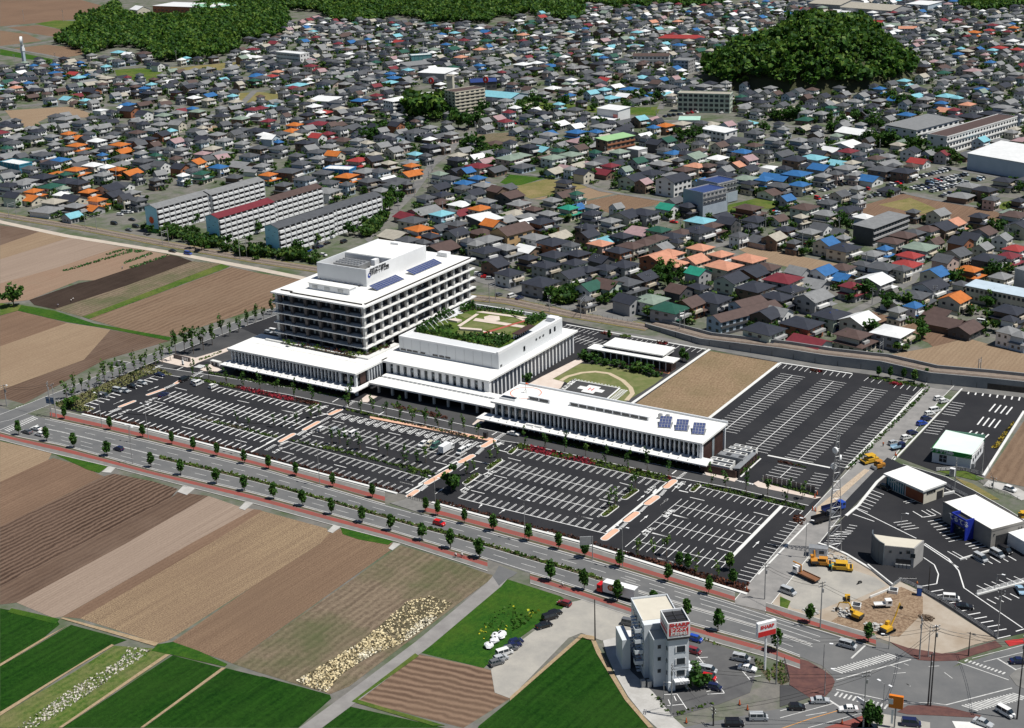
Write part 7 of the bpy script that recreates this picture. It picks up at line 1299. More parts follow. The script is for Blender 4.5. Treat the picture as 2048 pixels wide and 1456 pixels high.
def crown(kind, var):
 """crown mesh with slots: leaf, second leaf, shade; and its trunk"""
 r = random.Random(var*13+len(kind)); b = MB(); t = MB()
 if kind == 'round': R_x, R_z, zc, n, sz = 1.35, 1.75, 3.3, 230, .5
 elif kind == 'sapling': R_x, R_z, zc, n, sz = .95, 2.5, 4.6, 85, .42
 elif kind == 'poplar': R_x, R_z, zc, n, sz = 1.35, 3.6, 6.2, 170, .5
 elif kind == 'bush': R_x, R_z, zc, n, sz = 1.6, 1.3, 1.4, 130, .5
 else: R_x, R_z, zc, n, sz = 3.2, 3.0, 4.6, 300, .85
 cl = [(r.gauss(0, .45)*R_x, r.gauss(0, .45)*R_x, zc+r.gauss(0, .42)*R_z, r.uniform(.35, .62)) for _ in range(9 if kind == 'broad' else 7)]
 if kind == 'round': cl = [(r.uniform(-.22, .22)*w_, r.uniform(-.22, .22)*w_, zc+q*R_z, .5*w_+.25) for q, w_ in ((-.62, .95), (-.35, 1.25), (-.05, 1.3), (.25, 1.1), (.55, .8), (.8, .45), (-.2, 1.2))]
 def place(r_):
  c = r_.choice(cl); d = Vector((r_.gauss(0, 1), r_.gauss(0, 1), r_.gauss(0, 1))).normalized()*r_.uniform(.7, 1.05)
  return (c[0]+d.x*R_x*c[3], c[1]+d.y*R_x*c[3], max(.25, c[2]+d.z*R_z*c[3]*.8))
 V, Fc = leafcloud(n, sz, place, r); b.add(V, Fc, 0); b.m = [0 if r.random() < .62 else 1 for _ in Fc]
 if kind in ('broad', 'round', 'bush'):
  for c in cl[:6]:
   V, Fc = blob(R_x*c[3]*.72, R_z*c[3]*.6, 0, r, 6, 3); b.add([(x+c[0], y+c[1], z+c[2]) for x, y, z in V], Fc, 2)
 rt = {'round': .13, 'sapling': .07, 'poplar': .11, 'bush': .06}.get(kind, .28)
 t.tube((0, 0, 0), (0, 0, zc*.6), rt, 6, rt*.7)
 for c in cl[:5]: t.tube((0, 0, zc*(.35+.05*cl.index(c))), (c[0]*.8, c[1]*.8, c[2]), rt*.6, 4, rt*.2)
 if kind == 'sapling':
  for k in range(3): t.tube((.55*math.cos(k*2.1), .55*math.sin(k*2.1), 0), (0, 0, 1.8), .04, 3)
 return b.mesh('crown'), t.mesh('trunk')
CR = {(k, v): crown(k, v) for k in ('round', 'sapling', 'poplar', 'bush', 'broad') for v in range(4)}
NT = [0]
def tree(kind, x, y, s, label, group=None, sz=None, z=0.0, lf=None):
 v = NT[0] % 4; NT[0] += 1; c, t = CR[kind, v]; lf = lf or LEAFS[(NT[0]*7 % 5) % 3]
 o = thing('bush' if kind == 'bush' else 'tree', label, 'bush' if kind == 'bush' else 'tree', (x, y, z), NT[0]*2.4, group); o.scale = (s, s, sz or s)
 mobj('trunk', t, BARK, o)
 if not c.materials:
  for m in (*lf, INNER): c.materials.append(m)
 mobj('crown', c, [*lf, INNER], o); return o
ST = ('21:', )
far_row = W('F', '20:510,467 870,552 1125,612 1355,667 1525,717 1710,762 1925,818 21:110,862 325,917 615,1002 925,1087 1345,1197 1440,1227 1650,1292 1878,1347 J8:1525,630 1830,715 J7:358,590 715,695 1207,842 1625,968 33:360,632 820,782')
near_row = W('F', '20:150,592 370,642 585,692 845,757 1190,847 1425,907 1705,977 1925,1032 21:150,1097 378,1152 605,1217 845,1282 1070,1347 1315,1422 J8:725,707 1020,802 1750,1037 J7:350,927 690,1042 1060,1150 1395,1235 1720,1347 33:100,852')
for i, (x, y) in enumerate(far_row): tree('round', x, y, (.8 if i < 14 else .95)*(.92+.16*((i*37) % 10)/10), '%s round street tree from the crossing on the hospital side of the main road' % ordn(i), 'street trees on the hospital side', (.95 if i < 14 else 1.05), .17, (TREE_M, TREE_D))
for i, (x, y) in enumerate(near_row): tree('round', x, y, (1.0 if i < 14 else 1.15)*(.9+.2*((i*53) % 10)/10), '%s round street tree from the crossing on the field side of the main road' % ordn(i), 'street trees on the field side', (1.05 if i < 14 else 1.2), .17, (TREE_M, TREE_D))
def rowtrees(kind, t, s, sc, lb, group, szr=(.85, 1.2), lf=None):
 for i, (x, y) in enumerate(W(t, s)):
  k = RND.uniform(*szr); tree(kind, x, y, sc*k, '%s %s' % (ordn(i), lb), group, None, .1, lf)
pts = along(W('F', '139,797 345,719'), 3.6)
for i, (x, y, a) in enumerate(pts): tree('sapling', x+RND.uniform(-1, 1), y+RND.uniform(-1.2, .3), RND.uniform(1.0, 1.4), '%s slender tree from the crossing in the dry bed by the climbing street' % ordn(i), 'slender trees by the climbing street', None, .1, (TREE_M, TREE_L))
rowtrees('poplar', '10', '1385,1370 1455,1362 1525,1372 1602,1340 1672,1302', 1.1, 'tall narrow tree from the street corner on the pale plaza', 'tall trees on the plaza', (.95, 1.2))
rowtrees('poplar', 'F', '10:1750,1225 1810,1232 1880,1200 1950,1155 2010,1125 11:15,1105 70,1098 130,1062 175,1040', .8, 'narrow tree from the plaza in the lawn beside the climbing street', 'lawn trees by the climbing street')
rowtrees('sapling', 'J2', '725,372 945,412 1185,462 1415,492 1645,552 1880,602 2100,640 2350,705 2870,680', .95, 'sapling from the entrance crossing in front of the left wing', 'saplings in front of the left wing')
rowtrees('sapling', 'F', 'J3:905,402 945,385 1105,442 1280,482 1455,512 1630,542 1810,592 1980,622 J4:345,212 525,242 700,292 880,322 1070,372', .95, 'sapling from the corner along the salmon footpath', 'saplings along the salmon footpath')
rowtrees('sapling', 'F', 'J4:1700,480 1990,520 J5:475,332 760,382 1040,462 1325,512 1600,572 1900,632 J6:695,402 860,442 1090,490 1335,552 1560,602 1730,560', 1.0, 'sapling from the glass hall along the right wing road', 'saplings along the right wing road')
rowtrees('sapling', 'J3', '715,880 820,870 915,955 1095,955 1345,985 1470,1050 1690,1090 1725,1175 1880,1200 1990,1130', .9, 'tree from the salmon walk in the wide hedge bed of the second lot', 'trees in the wide hedge bed')
rowtrees('sapling', 'F', 'J2:1325,1000 1490,1040 1830,1060 1985,1050 J3:430,520 540,500 230,640', .7, 'thin young tree from the aisle end in the first lot beds', 'young trees in the first lot')
rowtrees('sapling', 'F', 'J4:1235,735 1325,660 920,895 1015,880 J5:1440,815 1380,850 1165,1028 1080,1070 J4:180,960', .8, 'thin young tree from the driveway on the green bay row ends', 'young trees on bay row ends', lf=(TREE_M, TREE_L))
x, y = gp('J4', 705, 1110); tree('broad', x, y, .95, 'leafy low tree at the driveway mouth beside the rust coloured bed', None, 1.1)
rowtrees('sapling', 'J7', '905,575 1060,610 1190,575 1490,760 1710,810', 1.0, 'pale sapling from the driveway in the rust mulched corner bed', 'pale saplings in the mulch bed', lf=(TREE_L, TREE_M))
rowtrees('round', 'J7', '1325,705 1412,722 1840,720 1870,870', 1.0, 'dark bushy tree from the driveway in the rust mulched corner bed', 'bushy trees in the mulch bed', (.9, 1.3))
rowtrees('round', 'K7', '372,108 447,116 532,124 602,140 677,122', .95, 'tree from the rail lane corner behind the staff lot', 'trees behind the staff lot')
rowtrees('bush', 'K5', '300,358 350,372 400,384 445,384 482,398 548,410 602,425 652,440 702,452 757,462 802,472 862,482 330,335 390,345 440,360', 1.0, 'bush from the walkway in the row before the orange terrace', 'bushes before the orange terrace', (.9, 1.4))
rowtrees('round', 'K5', '1030,370 1060,380 500,215', .9, 'small tree from the pavilion end at its parking bays', 'small trees at the pavilion')
for i, (x, y) in enumerate(W('K8', '170,650 260,655 340,665 490,690 680,690 740,665', 9.9)): tree('bush', x, y, .6, '%s small bush in the planter at the foot of the ward tower' % ordn(i), 'planter bushes', None, 9.9)
rowtrees('bush', 'K2', '870,520 900,510 940,505 985,495', 1.3, 'dark bush from the glass hall at the wing corner', 'bushes at the wing corner')
# named garden and park trees
PK = [('10', '110,1000', 'broad', 1.25, 'lone round bushy tree at the field corner'), ('L1', '605,640', 'broad', .85, 'conical dark tree at the office tower door'), ('L1', '548,655', 'bush', .7, 'small pale bush at the office tower door'),
 ('L6', '760,924', 'round', 1.3, 'leafy tree at the lower frame edge by the shop sign'), ('L6', '830,930', 'round', 1.1, 'second leafy tree at the lower frame edge by the shop sign'), ('20', '570,375', 'broad', .8, 'broad bush behind the road sign at the crossing corner')]
for t, s, k, sc, lb in PK: x, y = W(t, s)[0]; tree(k, x, y, sc, lb)
GT = {'slab blocks': ('10:1130,400 1180,430 1310,390 1350,360 1420,330 1400,440 1470,430 1520,400 1540,340 1300,440 1360,470 1480,470 1550,430 1530,540 1590,560 1640,520 1700,500 1790,520 1830,440 1880,420 1930,400 1990,560 2030,590 1700,200 1870,540 1960,500 2040,420 11:200,570 230,600 310,620 330,590 390,600 400,640 470,620 500,500 550,470 590,460 720,400 740,440 790,350 780,430 850,330 870,390 930,290 960,240 990,190 1000,330 960,380 910,420 530,150 560,140 610,160 480,110 120,510 160,560', (.6, 1.05)),
 'uphill street': ('01:1460,900 1520,930 1580,960 1620,900 1660,950 1700,970 1740,900 1790,920 1810,960 1600,1010 1680,1020 1750,1000 890,1060 930,1100 950,1030 990,1080 1020,1040 880,1130 1480,870 1500,820 1660,1170 1700,1190 1750,1200 1800,1215 1900,1240 1950,1250 11:1020,260 1080,200 1150,170 1060,240', (1.0, 1.9)),
 'meadow': ('02:370,835 180,830 270,830 200,870 300,900 440,850 660,870 920,890 970,780 1040,790 1090,790 1130,785 1170,790 550,910 600,940 740,1020 840,1000 620,1180 590,1160 560,1210 1340,1130 1400,1110 1450,1100 1500,1090 1540,1070 2000,1060 1960,1080', (.9, 1.5)),
 'school': ('03:760,1020 800,960 850,1000 880,960 920,1040 720,970 620,1010 560,1040 520,1050 790,1130 820,1140 870,1120 920,1150 960,1130 1000,1160 1100,1200 1150,1190 1200,1210 1280,1180 1300,1230 1400,1270 1460,1280 1510,1300 330,940 430,940 500,960 80,950 120,950 170,950 230,940 260,950 1640,800 1000,800 1040,840 1090,830 1160,830', (1.0, 1.6)),
 'railway houses': ('12:1180,790 1220,830 1260,780 1310,770 1350,790 1240,860 1190,760 340,940 380,950 450,960 480,950 520,930 770,900 800,890 810,920 1100,1000 1080,1090 1270,1090 1310,1080 830,950 700,950 1700,420 1620,120 420,270 450,280 13:100,230 150,220 250,250 310,290 260,70 310,60 340,110 540,350 600,380 650,400 510,390 1230,1230 1250,1260 850,1250 890,1270 700,1300 650,1310 1250,1090 1080,950 1010,1010 970,1040 1120,1030 1180,1030 1470,830 1540,840 1790,780 1780,990 1760,1010 840,920 790,940 690,960 1900,80 1950,60 2010,100 1840,400', (.75, 1.25))}
ng = 0
for zone, (s, rg) in GT.items():
 for i, (x, y) in enumerate(W('F', s)):
  tree('broad', x, y, RND.uniform(*rg)*.85, '%s leafy garden tree from the western end near the %s' % (ordn(i), zone), 'garden trees near the %s' % zone); ng += 1
# garden shrubs: nobody could count them
def numpy_scatter(name, items, protos, mats, label, cat):
 """joins copies (x, y, z, scale, turn, proto) of small meshes into one object"""
 AV, AF, AM = [], [], []; nv = 0
 for x, y, z, s, a, k in items:
  V, Fc, M = protos[k]; c, s_ = math.cos(a), math.sin(a)
  AV.append(np.stack([x+(V[:, 0]*c-V[:, 1]*s_)*s, y+(V[:, 0]*s_+V[:, 1]*c)*s, z+V[:, 2]*s], 1)); AF.append((Fc, nv)); AM.append(M); nv += len(V)
 if not AV: return
 V = np.concatenate(AV).astype(np.float32); me = bpy.data.meshes.new(name); lens = [len(f) for Fc, o in AF for f in Fc]
 idx = np.concatenate([np.array([i for f in Fc for i in f], np.int32)+o for Fc, o in AF]); me.vertices.add(len(V)); me.vertices.foreach_set('co', V.ravel()); me.loops.add(len(idx)); me.loops.foreach_set('vertex_index', idx)
 me.polygons.add(len(lens)); st = np.concatenate([[0], np.cumsum(lens)[:-1]]).astype(np.int32); me.polygons.foreach_set('loop_start', st); me.polygons.foreach_set('material_index', np.concatenate(AM).astype(np.int32)); me.update(); me.validate()
 return tag(mobj(name, me, mats), label, cat, kind='stuff')
def proto(n, sz, R_x, R_z, zc, seed, blobs=3):
 r = random.Random(seed); b = MB(); cl = [(r.gauss(0, .4)*R_x, r.gauss(0, .4)*R_x, zc+r.gauss(0, .3)*R_z, r.uniform(.4, .7)) for _ in range(6)]
 def pl(r_):
  c = r_.choice(cl); d = Vector((r_.gauss(0, 1), r_.gauss(0, 1), r_.gauss(.25, 1))).normalized(); return (c[0]+d.x*R_x*c[3], c[1]+d.y*R_x*c[3], max(.2, c[2]+d.z*R_z*c[3]*.85))
 V, Fc = leafcloud(n, sz, pl, r); b.add(V, Fc, 0); b.m = [0 if r.random() < .65 else 1 for _ in Fc]
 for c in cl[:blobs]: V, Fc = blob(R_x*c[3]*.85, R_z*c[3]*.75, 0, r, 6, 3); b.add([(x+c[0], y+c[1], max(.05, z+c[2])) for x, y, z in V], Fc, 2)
 return np.array(b.v, np.float32), b.f, np.array(b.m)
rs = random.Random(5); SHP = [proto(26, .75, 1.5, 1.2, 1.2, k, 2) for k in range(4)]+[proto(44, 1.0, 2.2, 2.0, 2.6, k+9, 3) for k in range(4)]
items = []
for h in HS:
 for _ in range(rs.choice((5, 6, 7)) if h[8] < 500 else rs.choice((3, 4, 5))):
  a, d = rs.uniform(0, 6.28), rs.uniform(6.2, 9.0)*h[4]; x, y = h[0]+d*math.cos(a), h[1]+d*math.sin(a)
  if near_house(x, y, 5.4) or blocked(x, y, 1.5): continue
  items.append((x, y, 0, rs.uniform(.6, 1.25), rs.uniform(0, 6), rs.randrange(8)))
numpy_scatter('garden_shrubs', items, SHP, [leafmat('shrub_leaf', (.022, .07, .012), (.06, .12, .022), .1), leafmat('bright_shrub_leaf', (.085, .16, .022), (.12, .17, .035), .15), INNER], 'shrubs and small trees filling the gardens between the houses', 'shrubs')
# woods
FP = [proto(58, 1.9, 4.2, 3.6, 5.2, 50+k, 5) for k in range(6)]
def wood(name, poly, step, label, hf=None, seed=1, smin=.8, smax=1.35):
 r = random.Random(seed); xs = [p[0] for p in poly]; ys = [p[1] for p in poly]; items = []
 y = min(ys); k = 0
 while y < max(ys):
  x = min(xs)+(k % 2)*step/2; k += 1
  while x < max(xs):
   px_, py_ = x+r.uniform(-.4, .4)*step, y+r.uniform(-.4, .4)*step
   if inside((px_, py_), poly): items.append((px_, py_, hf(px_, py_) if hf else 0, r.uniform(smin, smax), r.uniform(0, 6), r.randrange(6)))
   x += step
  y += step*.87
 numpy_scatter(name, items, FP, [FOREST, FOREST2, INNER], label, 'wood'); return len(items)
nw = [wood('woodland', W('F', WOODS[0]), 8.0, 'dark mixed wood along the upper edge of the town', seed=2), wood('woodland', W('F', WOODS[1]), 8.5, 'dark wood at the top edge behind the houses', seed=3), wood('woodland', W('F', WOODS[3]), 9, 'dark wood in the top right corner', seed=4)]
x0, y0, hr_ = HILLX
def hillh(x, y): d = min(1, math.hypot(x-x0, y-y0)/hr_); return 37*(1-d*d)**.8*(1+.2*math.sin((x-x0)*.035+.6)+.12*math.sin(x*.09)*math.cos(y*.08))
b = MB(); nr, na = 10, 28
for i in range(nr+1):
 for k in range(na): d = i/nr*hr_; a = 2*math.pi*k/na; x, y = x0+d*math.cos(a), y0+d*math.sin(a); b.v.append((x, y, hillh(x, y)-.3))
for i in range(nr):
 for k in range(na): b.f.append((i*na+k, (i+1)*na+k, (i+1)*na+(k+1) % na, i*na+(k+1) % na)); b.m.append(0)
tag(b.obj('hill', mat('hill_floor', (.04, .05, .02), (.06, .06, .03), .95, .1)), 'round hill standing among the houses', 'hill', kind='structure')
wood('hill_woodland', [(x0+(hr_-3)*math.cos(k*.2244), y0+(hr_-3)*math.sin(k*.2244)) for k in range(28)], 5.8, 'dense dark trees covering the round hill', hillh, 6, .55, 1.5)
x, y = gp('01', 1300, 950); wood('tree_clump', [(x+13*math.cos(k*.63), y+6+13*math.sin(k*.63)) for k in range(10)], 7.5, 'very dark tall tree clump beside the cream tower', lambda a, c: 5.0, 8, 1.3, 1.9)
wood('tree_clump', [(x+13*math.cos(k*.63), y+6+13*math.sin(k*.63)) for k in range(10)], 7, 'lower skirt of the dark tree clump beside the cream tower', None, 9, 1.0, 1.5)
for s, lb, sd in (('10:1240,415 1300,395 1500,470 1990,570 2046,600 11:0,540 200,600 490,640 490,665 0,600 10:2046,640 1500,500 1250,440', 'hedge of shrubs between railway and slab blocks', 21), ('11:860,440 980,330 1000,300 1020,320 960,400 880,460', 'green hedge beside the uphill street', 22), ('01:1640,1140 1720,1150 1990,1240 1960,1270 1700,1210 1640,1180', 'hedge by the vegetable gardens', 23), ('03:640,1130 1000,1100 1300,1240 1290,1270 1000,1170 780,1150', 'dark shrubs along the school fence', 24), ('12:300,940 460,920 500,960 430,985 330,960', 'shrubs by the rail street corner', 25), ('02:50,820 130,790 150,880 60,890', 'dark trees at the meadow end', 26)):
 poly = W('F', s); r = random.Random(sd); xs = [p[0] for p in poly]; ys = [p[1] for p in poly]; items = []
 for _ in range(2600):
  p = (r.uniform(min(xs), max(xs)), r.uniform(min(ys), max(ys)))
  if inside(p, poly) and len(items) < 120: items.append((*p, 0, r.uniform(.7, 1.5), r.uniform(0, 6), r.randrange(8)))
 numpy_scatter('hedge', items, SHP, [_MC['shrub_leaf'], _MC['bright_shrub_leaf'], INNER], lb, 'hedge')
# ================================================================== vehicles
def carpaint(n, c): return mat('car_'+n, c, tuple(x*.93 for x in c), .28, 2, spec=.6)
CP = {'w': carpaint('white', (.78, .78, .77)), 's': carpaint('silver', (.42, .44, .46)), 'k': carpaint('black', (.012, .012, .015)), 'n': carpaint('navy', (.012, .018, .07)), 'r': carpaint('red', (.6, .012, .015)), 'm': carpaint('maroon', (.22, .03, .04)), 'b': carpaint('blue', (.02, .07, .4)), 'g': carpaint('grey', (.13, .135, .145)), 'c': carpaint('cream', (.6, .56, .42)), 'e': carpaint('green', (.05, .13, .1)), 'l': carpaint('pale blue', (.3, .45, .58)), 'y': carpaint('yellow', (.6, .42, .02))}
CN = {'w': 'white', 's': 'silver', 'k': 'black', 'n': 'navy blue', 'r': 'red', 'm': 'maroon', 'b': 'blue', 'g': 'grey', 'c': 'cream', 'e': 'dark green', 'l': 'pale blue', 'y': 'yellow'}
LAMP = mat('headlamp', (.7, .7, .68), None, .2); TAIL = mat('tail_lamp', (.4, .02, .02), None, .3)
CAR = {'S': (4.6, 1.75, [(-2.3, .55), (-2.25, .95), (-1.5, 1.0), (1.0, .95), (2.1, .78), (2.3, .5)], [(-1.55, .98), (-.95, 1.42), (.35, 1.42), (1.1, .94)]),
       'H': (3.9, 1.7, [(-1.95, .5), (-1.95, 1.0), (-1.3, 1.02), (1.0, .98), (1.85, .8), (1.95, .5)], [(-1.9, 1.0), (-1.6, 1.5), (.3, 1.5), (1.15, .96)]),
       'V': (4.5, 1.75, [(-2.25, .5), (-2.25, 1.1), (-1.4, 1.12), (1.4, 1.08), (2.15, .85), (2.25, .5)], [(-2.22, 1.1), (-2.05, 1.85), (1.0, 1.85), (1.75, 1.06)]),
       'K': (3.4, 1.48, [(-1.7, .5), (-1.7, 1.0), (-1.1, 1.02), (1.0, .98), (1.62, .85), (1.7, .5)], [(-1.67, 1.0), (-1.55, 1.6), (.6, 1.6), (1.2, .96)])}
_CM = {}
def carmeshes(t):
 if t in _CM: return _CM[t]
 L, Wd, bp, gp_ = CAR[t]; h = Wd/2; b = MB()
 prof = [(-L/2, .32)]+bp+[(L/2, .32)]; n = len(prof)
 b.add([(x, -h, z) for x, z in prof]+[(x, h, z) for x, z in prof], [tuple(range(n-1, -1, -1))[::-1], tuple(range(2*n-1, n-1, -1))]+[(i, n+i, n+(i+1) % n, (i+1) % n) for i in range(n)], 0)
 body = b; gl = MB(); k = len(gp_)
 ins = [(.04 if z < 1.2 else .18) for x, z in gp_]
 gl.add([(x, -h+i, z) for (x, z), i in zip(gp_, ins)]+[(x, h-i, z) for (x, z), i in zip(gp_, ins)], [tuple(range(k)), tuple(range(2*k-1, k-1, -1))]+[(i, k+i, k+(i+1) % k, (i+1) % k) for i in range(k)])
 zt = gp_[1][1]; x0, x1 = gp_[1][0], gp_[2][0]; body.box(x0-.05, -h+.16, zt, x1+.06, h-.16, zt+.05)
 for xx in (x0+.02, x1-.02, (x0+x1)/2):
  for s in (-1, 1): body.add([(xx-.06, s*(h-.165), zt), (xx+.06, s*(h-.165), zt), (xx+.06, s*(h-.02), 1.0), (xx-.06, s*(h-.02), 1.0)], [(0, 1, 2, 3)] if s < 0 else [(3, 2, 1, 0)])
 wm = MB(); wm.tube((0, -.1, 0), (0, .1, 0), .31, 10)
 rm = MB(); rm.tube((0, -.11, 0), (0, .11, 0), .18, 8)
 lm = MB(); lm.box(-.04, -.2, -.08, .04, .2, .08)
 far_ = MB(); far_.v = body.v+gl.v; far_.f = body.f+[tuple(i+len(body.v) for i in f) for f in gl.f]; far_.m = [0]*len(body.f)+[1]*len(gl.f)
 for sx in (-1, 1):
  for sy in (-1, 1): far_.tube((sx*L*.31, sy*(h-.09)-.1, .31), (sx*L*.31, sy*(h-.09)+.1, .31), .31, 8, m=2)
 _CM[t] = (body.mesh('body'), gl.mesh('window'), wm.mesh('wheel'), rm.mesh('rim'), lm.mesh('lamp'), far_.mesh('parked_car'), L, h); return _CM[t]
CNT = {}
def car(x, y, a, t, c, label, group=None, z=.1, parts=True):
 bo, gl, wh, ri, la, fm, L, h = carmeshes(t)
 if not parts:
  o = mobj('parked_car', fm, [CP[c], GLASS, RUBBER], None, (x, y, z), a); return tag(o, label, 'car', group)
 o = thing('car', label, 'car', (x, y, z), a, group); mobj('body', bo, CP[c], o); mobj('window', gl, GLASS, o)
 for sx in (-1, 1):
  for sy in (-1, 1): w_ = mobj('wheel', wh, RUBBER, o, (sx*L*.31, sy*(h-.09), .31)); mobj('rim', ri, METAL, w_)
  for sy in (-1, 1): mobj('headlight' if sx > 0 else 'tail_light', la, [LAMP], o, (sx*(L/2-.01), sy*(h-.3), .72)) if sx > 0 else mobj('tail_light', lt_(la), [TAIL], o, (sx*(L/2-.01), sy*(h-.3), .78))
 return o
def lt_(la):
 if 'tail_light' not in _CM: _CM['tail_light'] = la.copy(); _CM['tail_light'].materials.clear()
 return _CM['tail_light']
DA = {'A': 0.0, 'a': math.pi, 'B': math.pi/2, 'b': -math.pi/2}
RA = lambda k: math.radians(float(k))
TY = {'S': 'saloon', 'H': 'hatchback', 'V': 'van', 'K': 'small hatchback'}
CARS = '''J1 370,1275 a S g|waiting at the crossing beside two white cars
J1 500,1232 a S w|waiting at the stop line in the middle lane
J1 545,1308 a H w|waiting half behind a street tree
20 935,712 a H n|alone on the main road near the crossing
J8 608,462 A H r|driving past the driveway on the hospital side
L6 578,235 A V s|waiting at the stop line by the excavated yard
J1 1420,785 A V g|long one in the left edge bays of the first lot
J1 1610,712 A V s|in the left edge bays of the first lot
J1 1710,715 A H s|next to the van in the left edge bays
J1 1810,650 A S k|in the left edge bays of the first lot
J1 1942,608 A H s|highest light one of the left edge bays
J2 272,358 A S n|under the corner trees of the first lot
J2 602,425 B V k|beside the salmon corner of the first lot
J2 800,478 B V w|left of the pair under the yellow green hedge
J2 755,455 B H s|squeezed beside the van under the yellow green hedge
J2 1000,515 B H w|right of the pair under the yellow green hedge
J2 325,632 B S n|at the head of the first double row
J3 570,690 B H w|first in the middle row of the second lot
J3 752,718 B V s|second in the middle row of the second lot
J3 905,750 B H w|third in the middle row of the second lot
J3 1008,758 B V w|fourth in the middle row of the second lot
J4 312,492 b H w|beside the striped patch of the second lot
J4 402,497 b K c|between a white car and a green van
J4 482,520 b V e|next to the white box truck
J4 842,592 b V w|at the right end of the middle row, second lot
J4 925,545 b H w|half hidden behind a van by the salmon corner
J4 1552,345 A S w|on the ring road before the glass hall
K7 757,255 55 H w|beside the topmost of the waiting street cars
K7 790,272 55 H w|topmost of the waiting street cars
K7 730,332 55 V w|second of the waiting street cars
K7 698,352 55 H w|in front of the dark blue one in the street queue
K7 675,385 55 H n|behind the bright blue one in the street queue
K7 648,415 55 H b|in the street queue beside the staff lot
K7 586,475 55 H n|near the lower end of the street queue
K7 550,505 55 H w|just above the small dump truck
K7 470,540 55 H s|on the far kerb above the paver
K7 1212,835 -20 H w|alone on the pale track right of the pharmacy
L3 262,292 -15 H k|at the front of the long white roofed shop
L3 962,815 -30 V s|first at the white ledge by the blue sign shop
L3 1085,785 -30 V s|second at the white ledge by the blue sign shop
L3 1142,758 -30 V k|third at the white ledge by the blue sign shop
L4 680,508 20 V w|in the bays along the yard railing
L4 790,578 20 S k|beside the white van along the yard railing
L4 1262,440 -60 S l|at the ledge near the right frame edge
L5 68,535 -12 V s|parked on the grass patch of the gravel yard
L1 680,540 8 V s|first at the office tower, beside the red car
L1 690,592 8 K r|between van and navy car at the office tower
L1 730,660 8 K n|lowest of the row at the office tower
L1 597,322 A K b|behind the office tower by the clipped shrubs
L1 588,408 A K m|half hidden behind the office tower
L1 912,458 8 V s|larger of the two by the red sign pole
L1 955,525 8 S w|smaller of the two by the red sign pole
L1 128,322 -60 V w|left behind the office tower stair
L1 138,212 8 V g|alone on gravel behind the office tower
32 428,492 a H m|alone at the top of the grass lot
32 355,568 60 H k|top of the dark trio on the gravel
32 315,602 60 V k|middle of the dark trio on the gravel
32 268,665 60 S k|lowest of the dark trio on the gravel
32 48,795 60 H n|topmost of the lower gravel row
32 25,825 60 S n|second of the lower gravel row
31 2010,850 60 H g|third of the lower gravel row
31 1962,882 60 V w|largest of the lower gravel row
31 1935,925 60 H s|below the white van of the lower gravel row
31 1902,958 60 H g|lowest of the lower gravel row
L6 145,765 30 H k|on the cross road at the lower edge
L6 342,708 30 S s|ahead of the black one on the cross road
L6 582,782 -150 S w|leaving the junction at the lower edge
32 1765,1440 30 V k|at the lower frame edge before the office tower
32 1955,1392 30 V s|behind the black van at the lower edge
L7 180,905 20 V n|cut by the bottom edge at the forecourt
L7 985,810 -25 V w|large one leaving the forecourt
L7 795,900 -10 S s|on the white apron at the bottom edge
L7 1105,370 30 S n|waiting right of the junction
K1 352,172 A H s|first of three behind the left wing
K1 388,165 A V w|second of three behind the left wing
K1 405,185 A S g|third of three behind the left wing
10 945,280 20 H w|first on the lot by the flower mural block
10 985,265 20 V s|second on the lot by the flower mural block
10 1025,262 20 H w|third on the lot by the flower mural block
10 1040,320 A S k|darkest in the aisle of the mural block lot
10 900,352 A V k|by the round bush of the mural block lot
10 1070,375 A V k|at the foot of the flower mural
10 1015,402 A S g|beside the railway below the flower mural
10 1360,568 A S k|on the sandy railway lane
10 1480,588 A V b|on the sandy railway lane by the black field
11 420,565 B S b|first on the lot behind the hospital
11 480,540 B V k|second on the lot behind the hospital
11 515,532 B S n|third on the lot behind the hospital
11 570,505 B S k|fourth on the lot behind the hospital
11 700,495 B V k|highest on the lot behind the hospital
11 540,600 A H w|by the shrubs behind the ward tower
11 1755,748 25 H w|first of the row at the rail bend
11 1790,762 25 H s|second of the row at the rail bend
11 1815,772 25 S r|in the row at the rail bend
11 1850,785 25 H s|last of the row at the rail bend
11 1970,835 0 V w|alone on the rail bend lot
11 1700,808 70 V k|upper of two beside the ward tower end
11 1705,878 70 V k|lower of two beside the ward tower end
11 2020,925 80 V w|pale pair by the track fence, first
12 75,938 80 S n|dark pair by the track fence, second
11 1920,912 80 H g|by the track fence at the rail bend
12 1290,340 A S r|in a yard among the grey houses
12 1650,490 A H g|on the lane by the tan strip field
13 130,512 40 H w|in the yard of the pale house
13 350,512 0 S r|in a garden near the blue roof
13 600,1185 45 S b|between the two houses by the viaduct
13 545,1165 45 H w|beside the blue car by the viaduct
13 1715,1130 0 V w|on the grey yard by the brown roofs
13 1910,720 -30 S w|on the yard of the maroon roofs
13 1345,500 0 V k|under the beige flats'''
for ln in CARS.split('\n'):
 a, lb = ln.split('|'); t, p, d, ty, c = a.split(); x, y = W(t, p)[0]
 car(x, y, DA[d] if d in DA else RA(d), ty, c, '%s %s %s' % (CN[c], TY[ty], lb), None, .12)
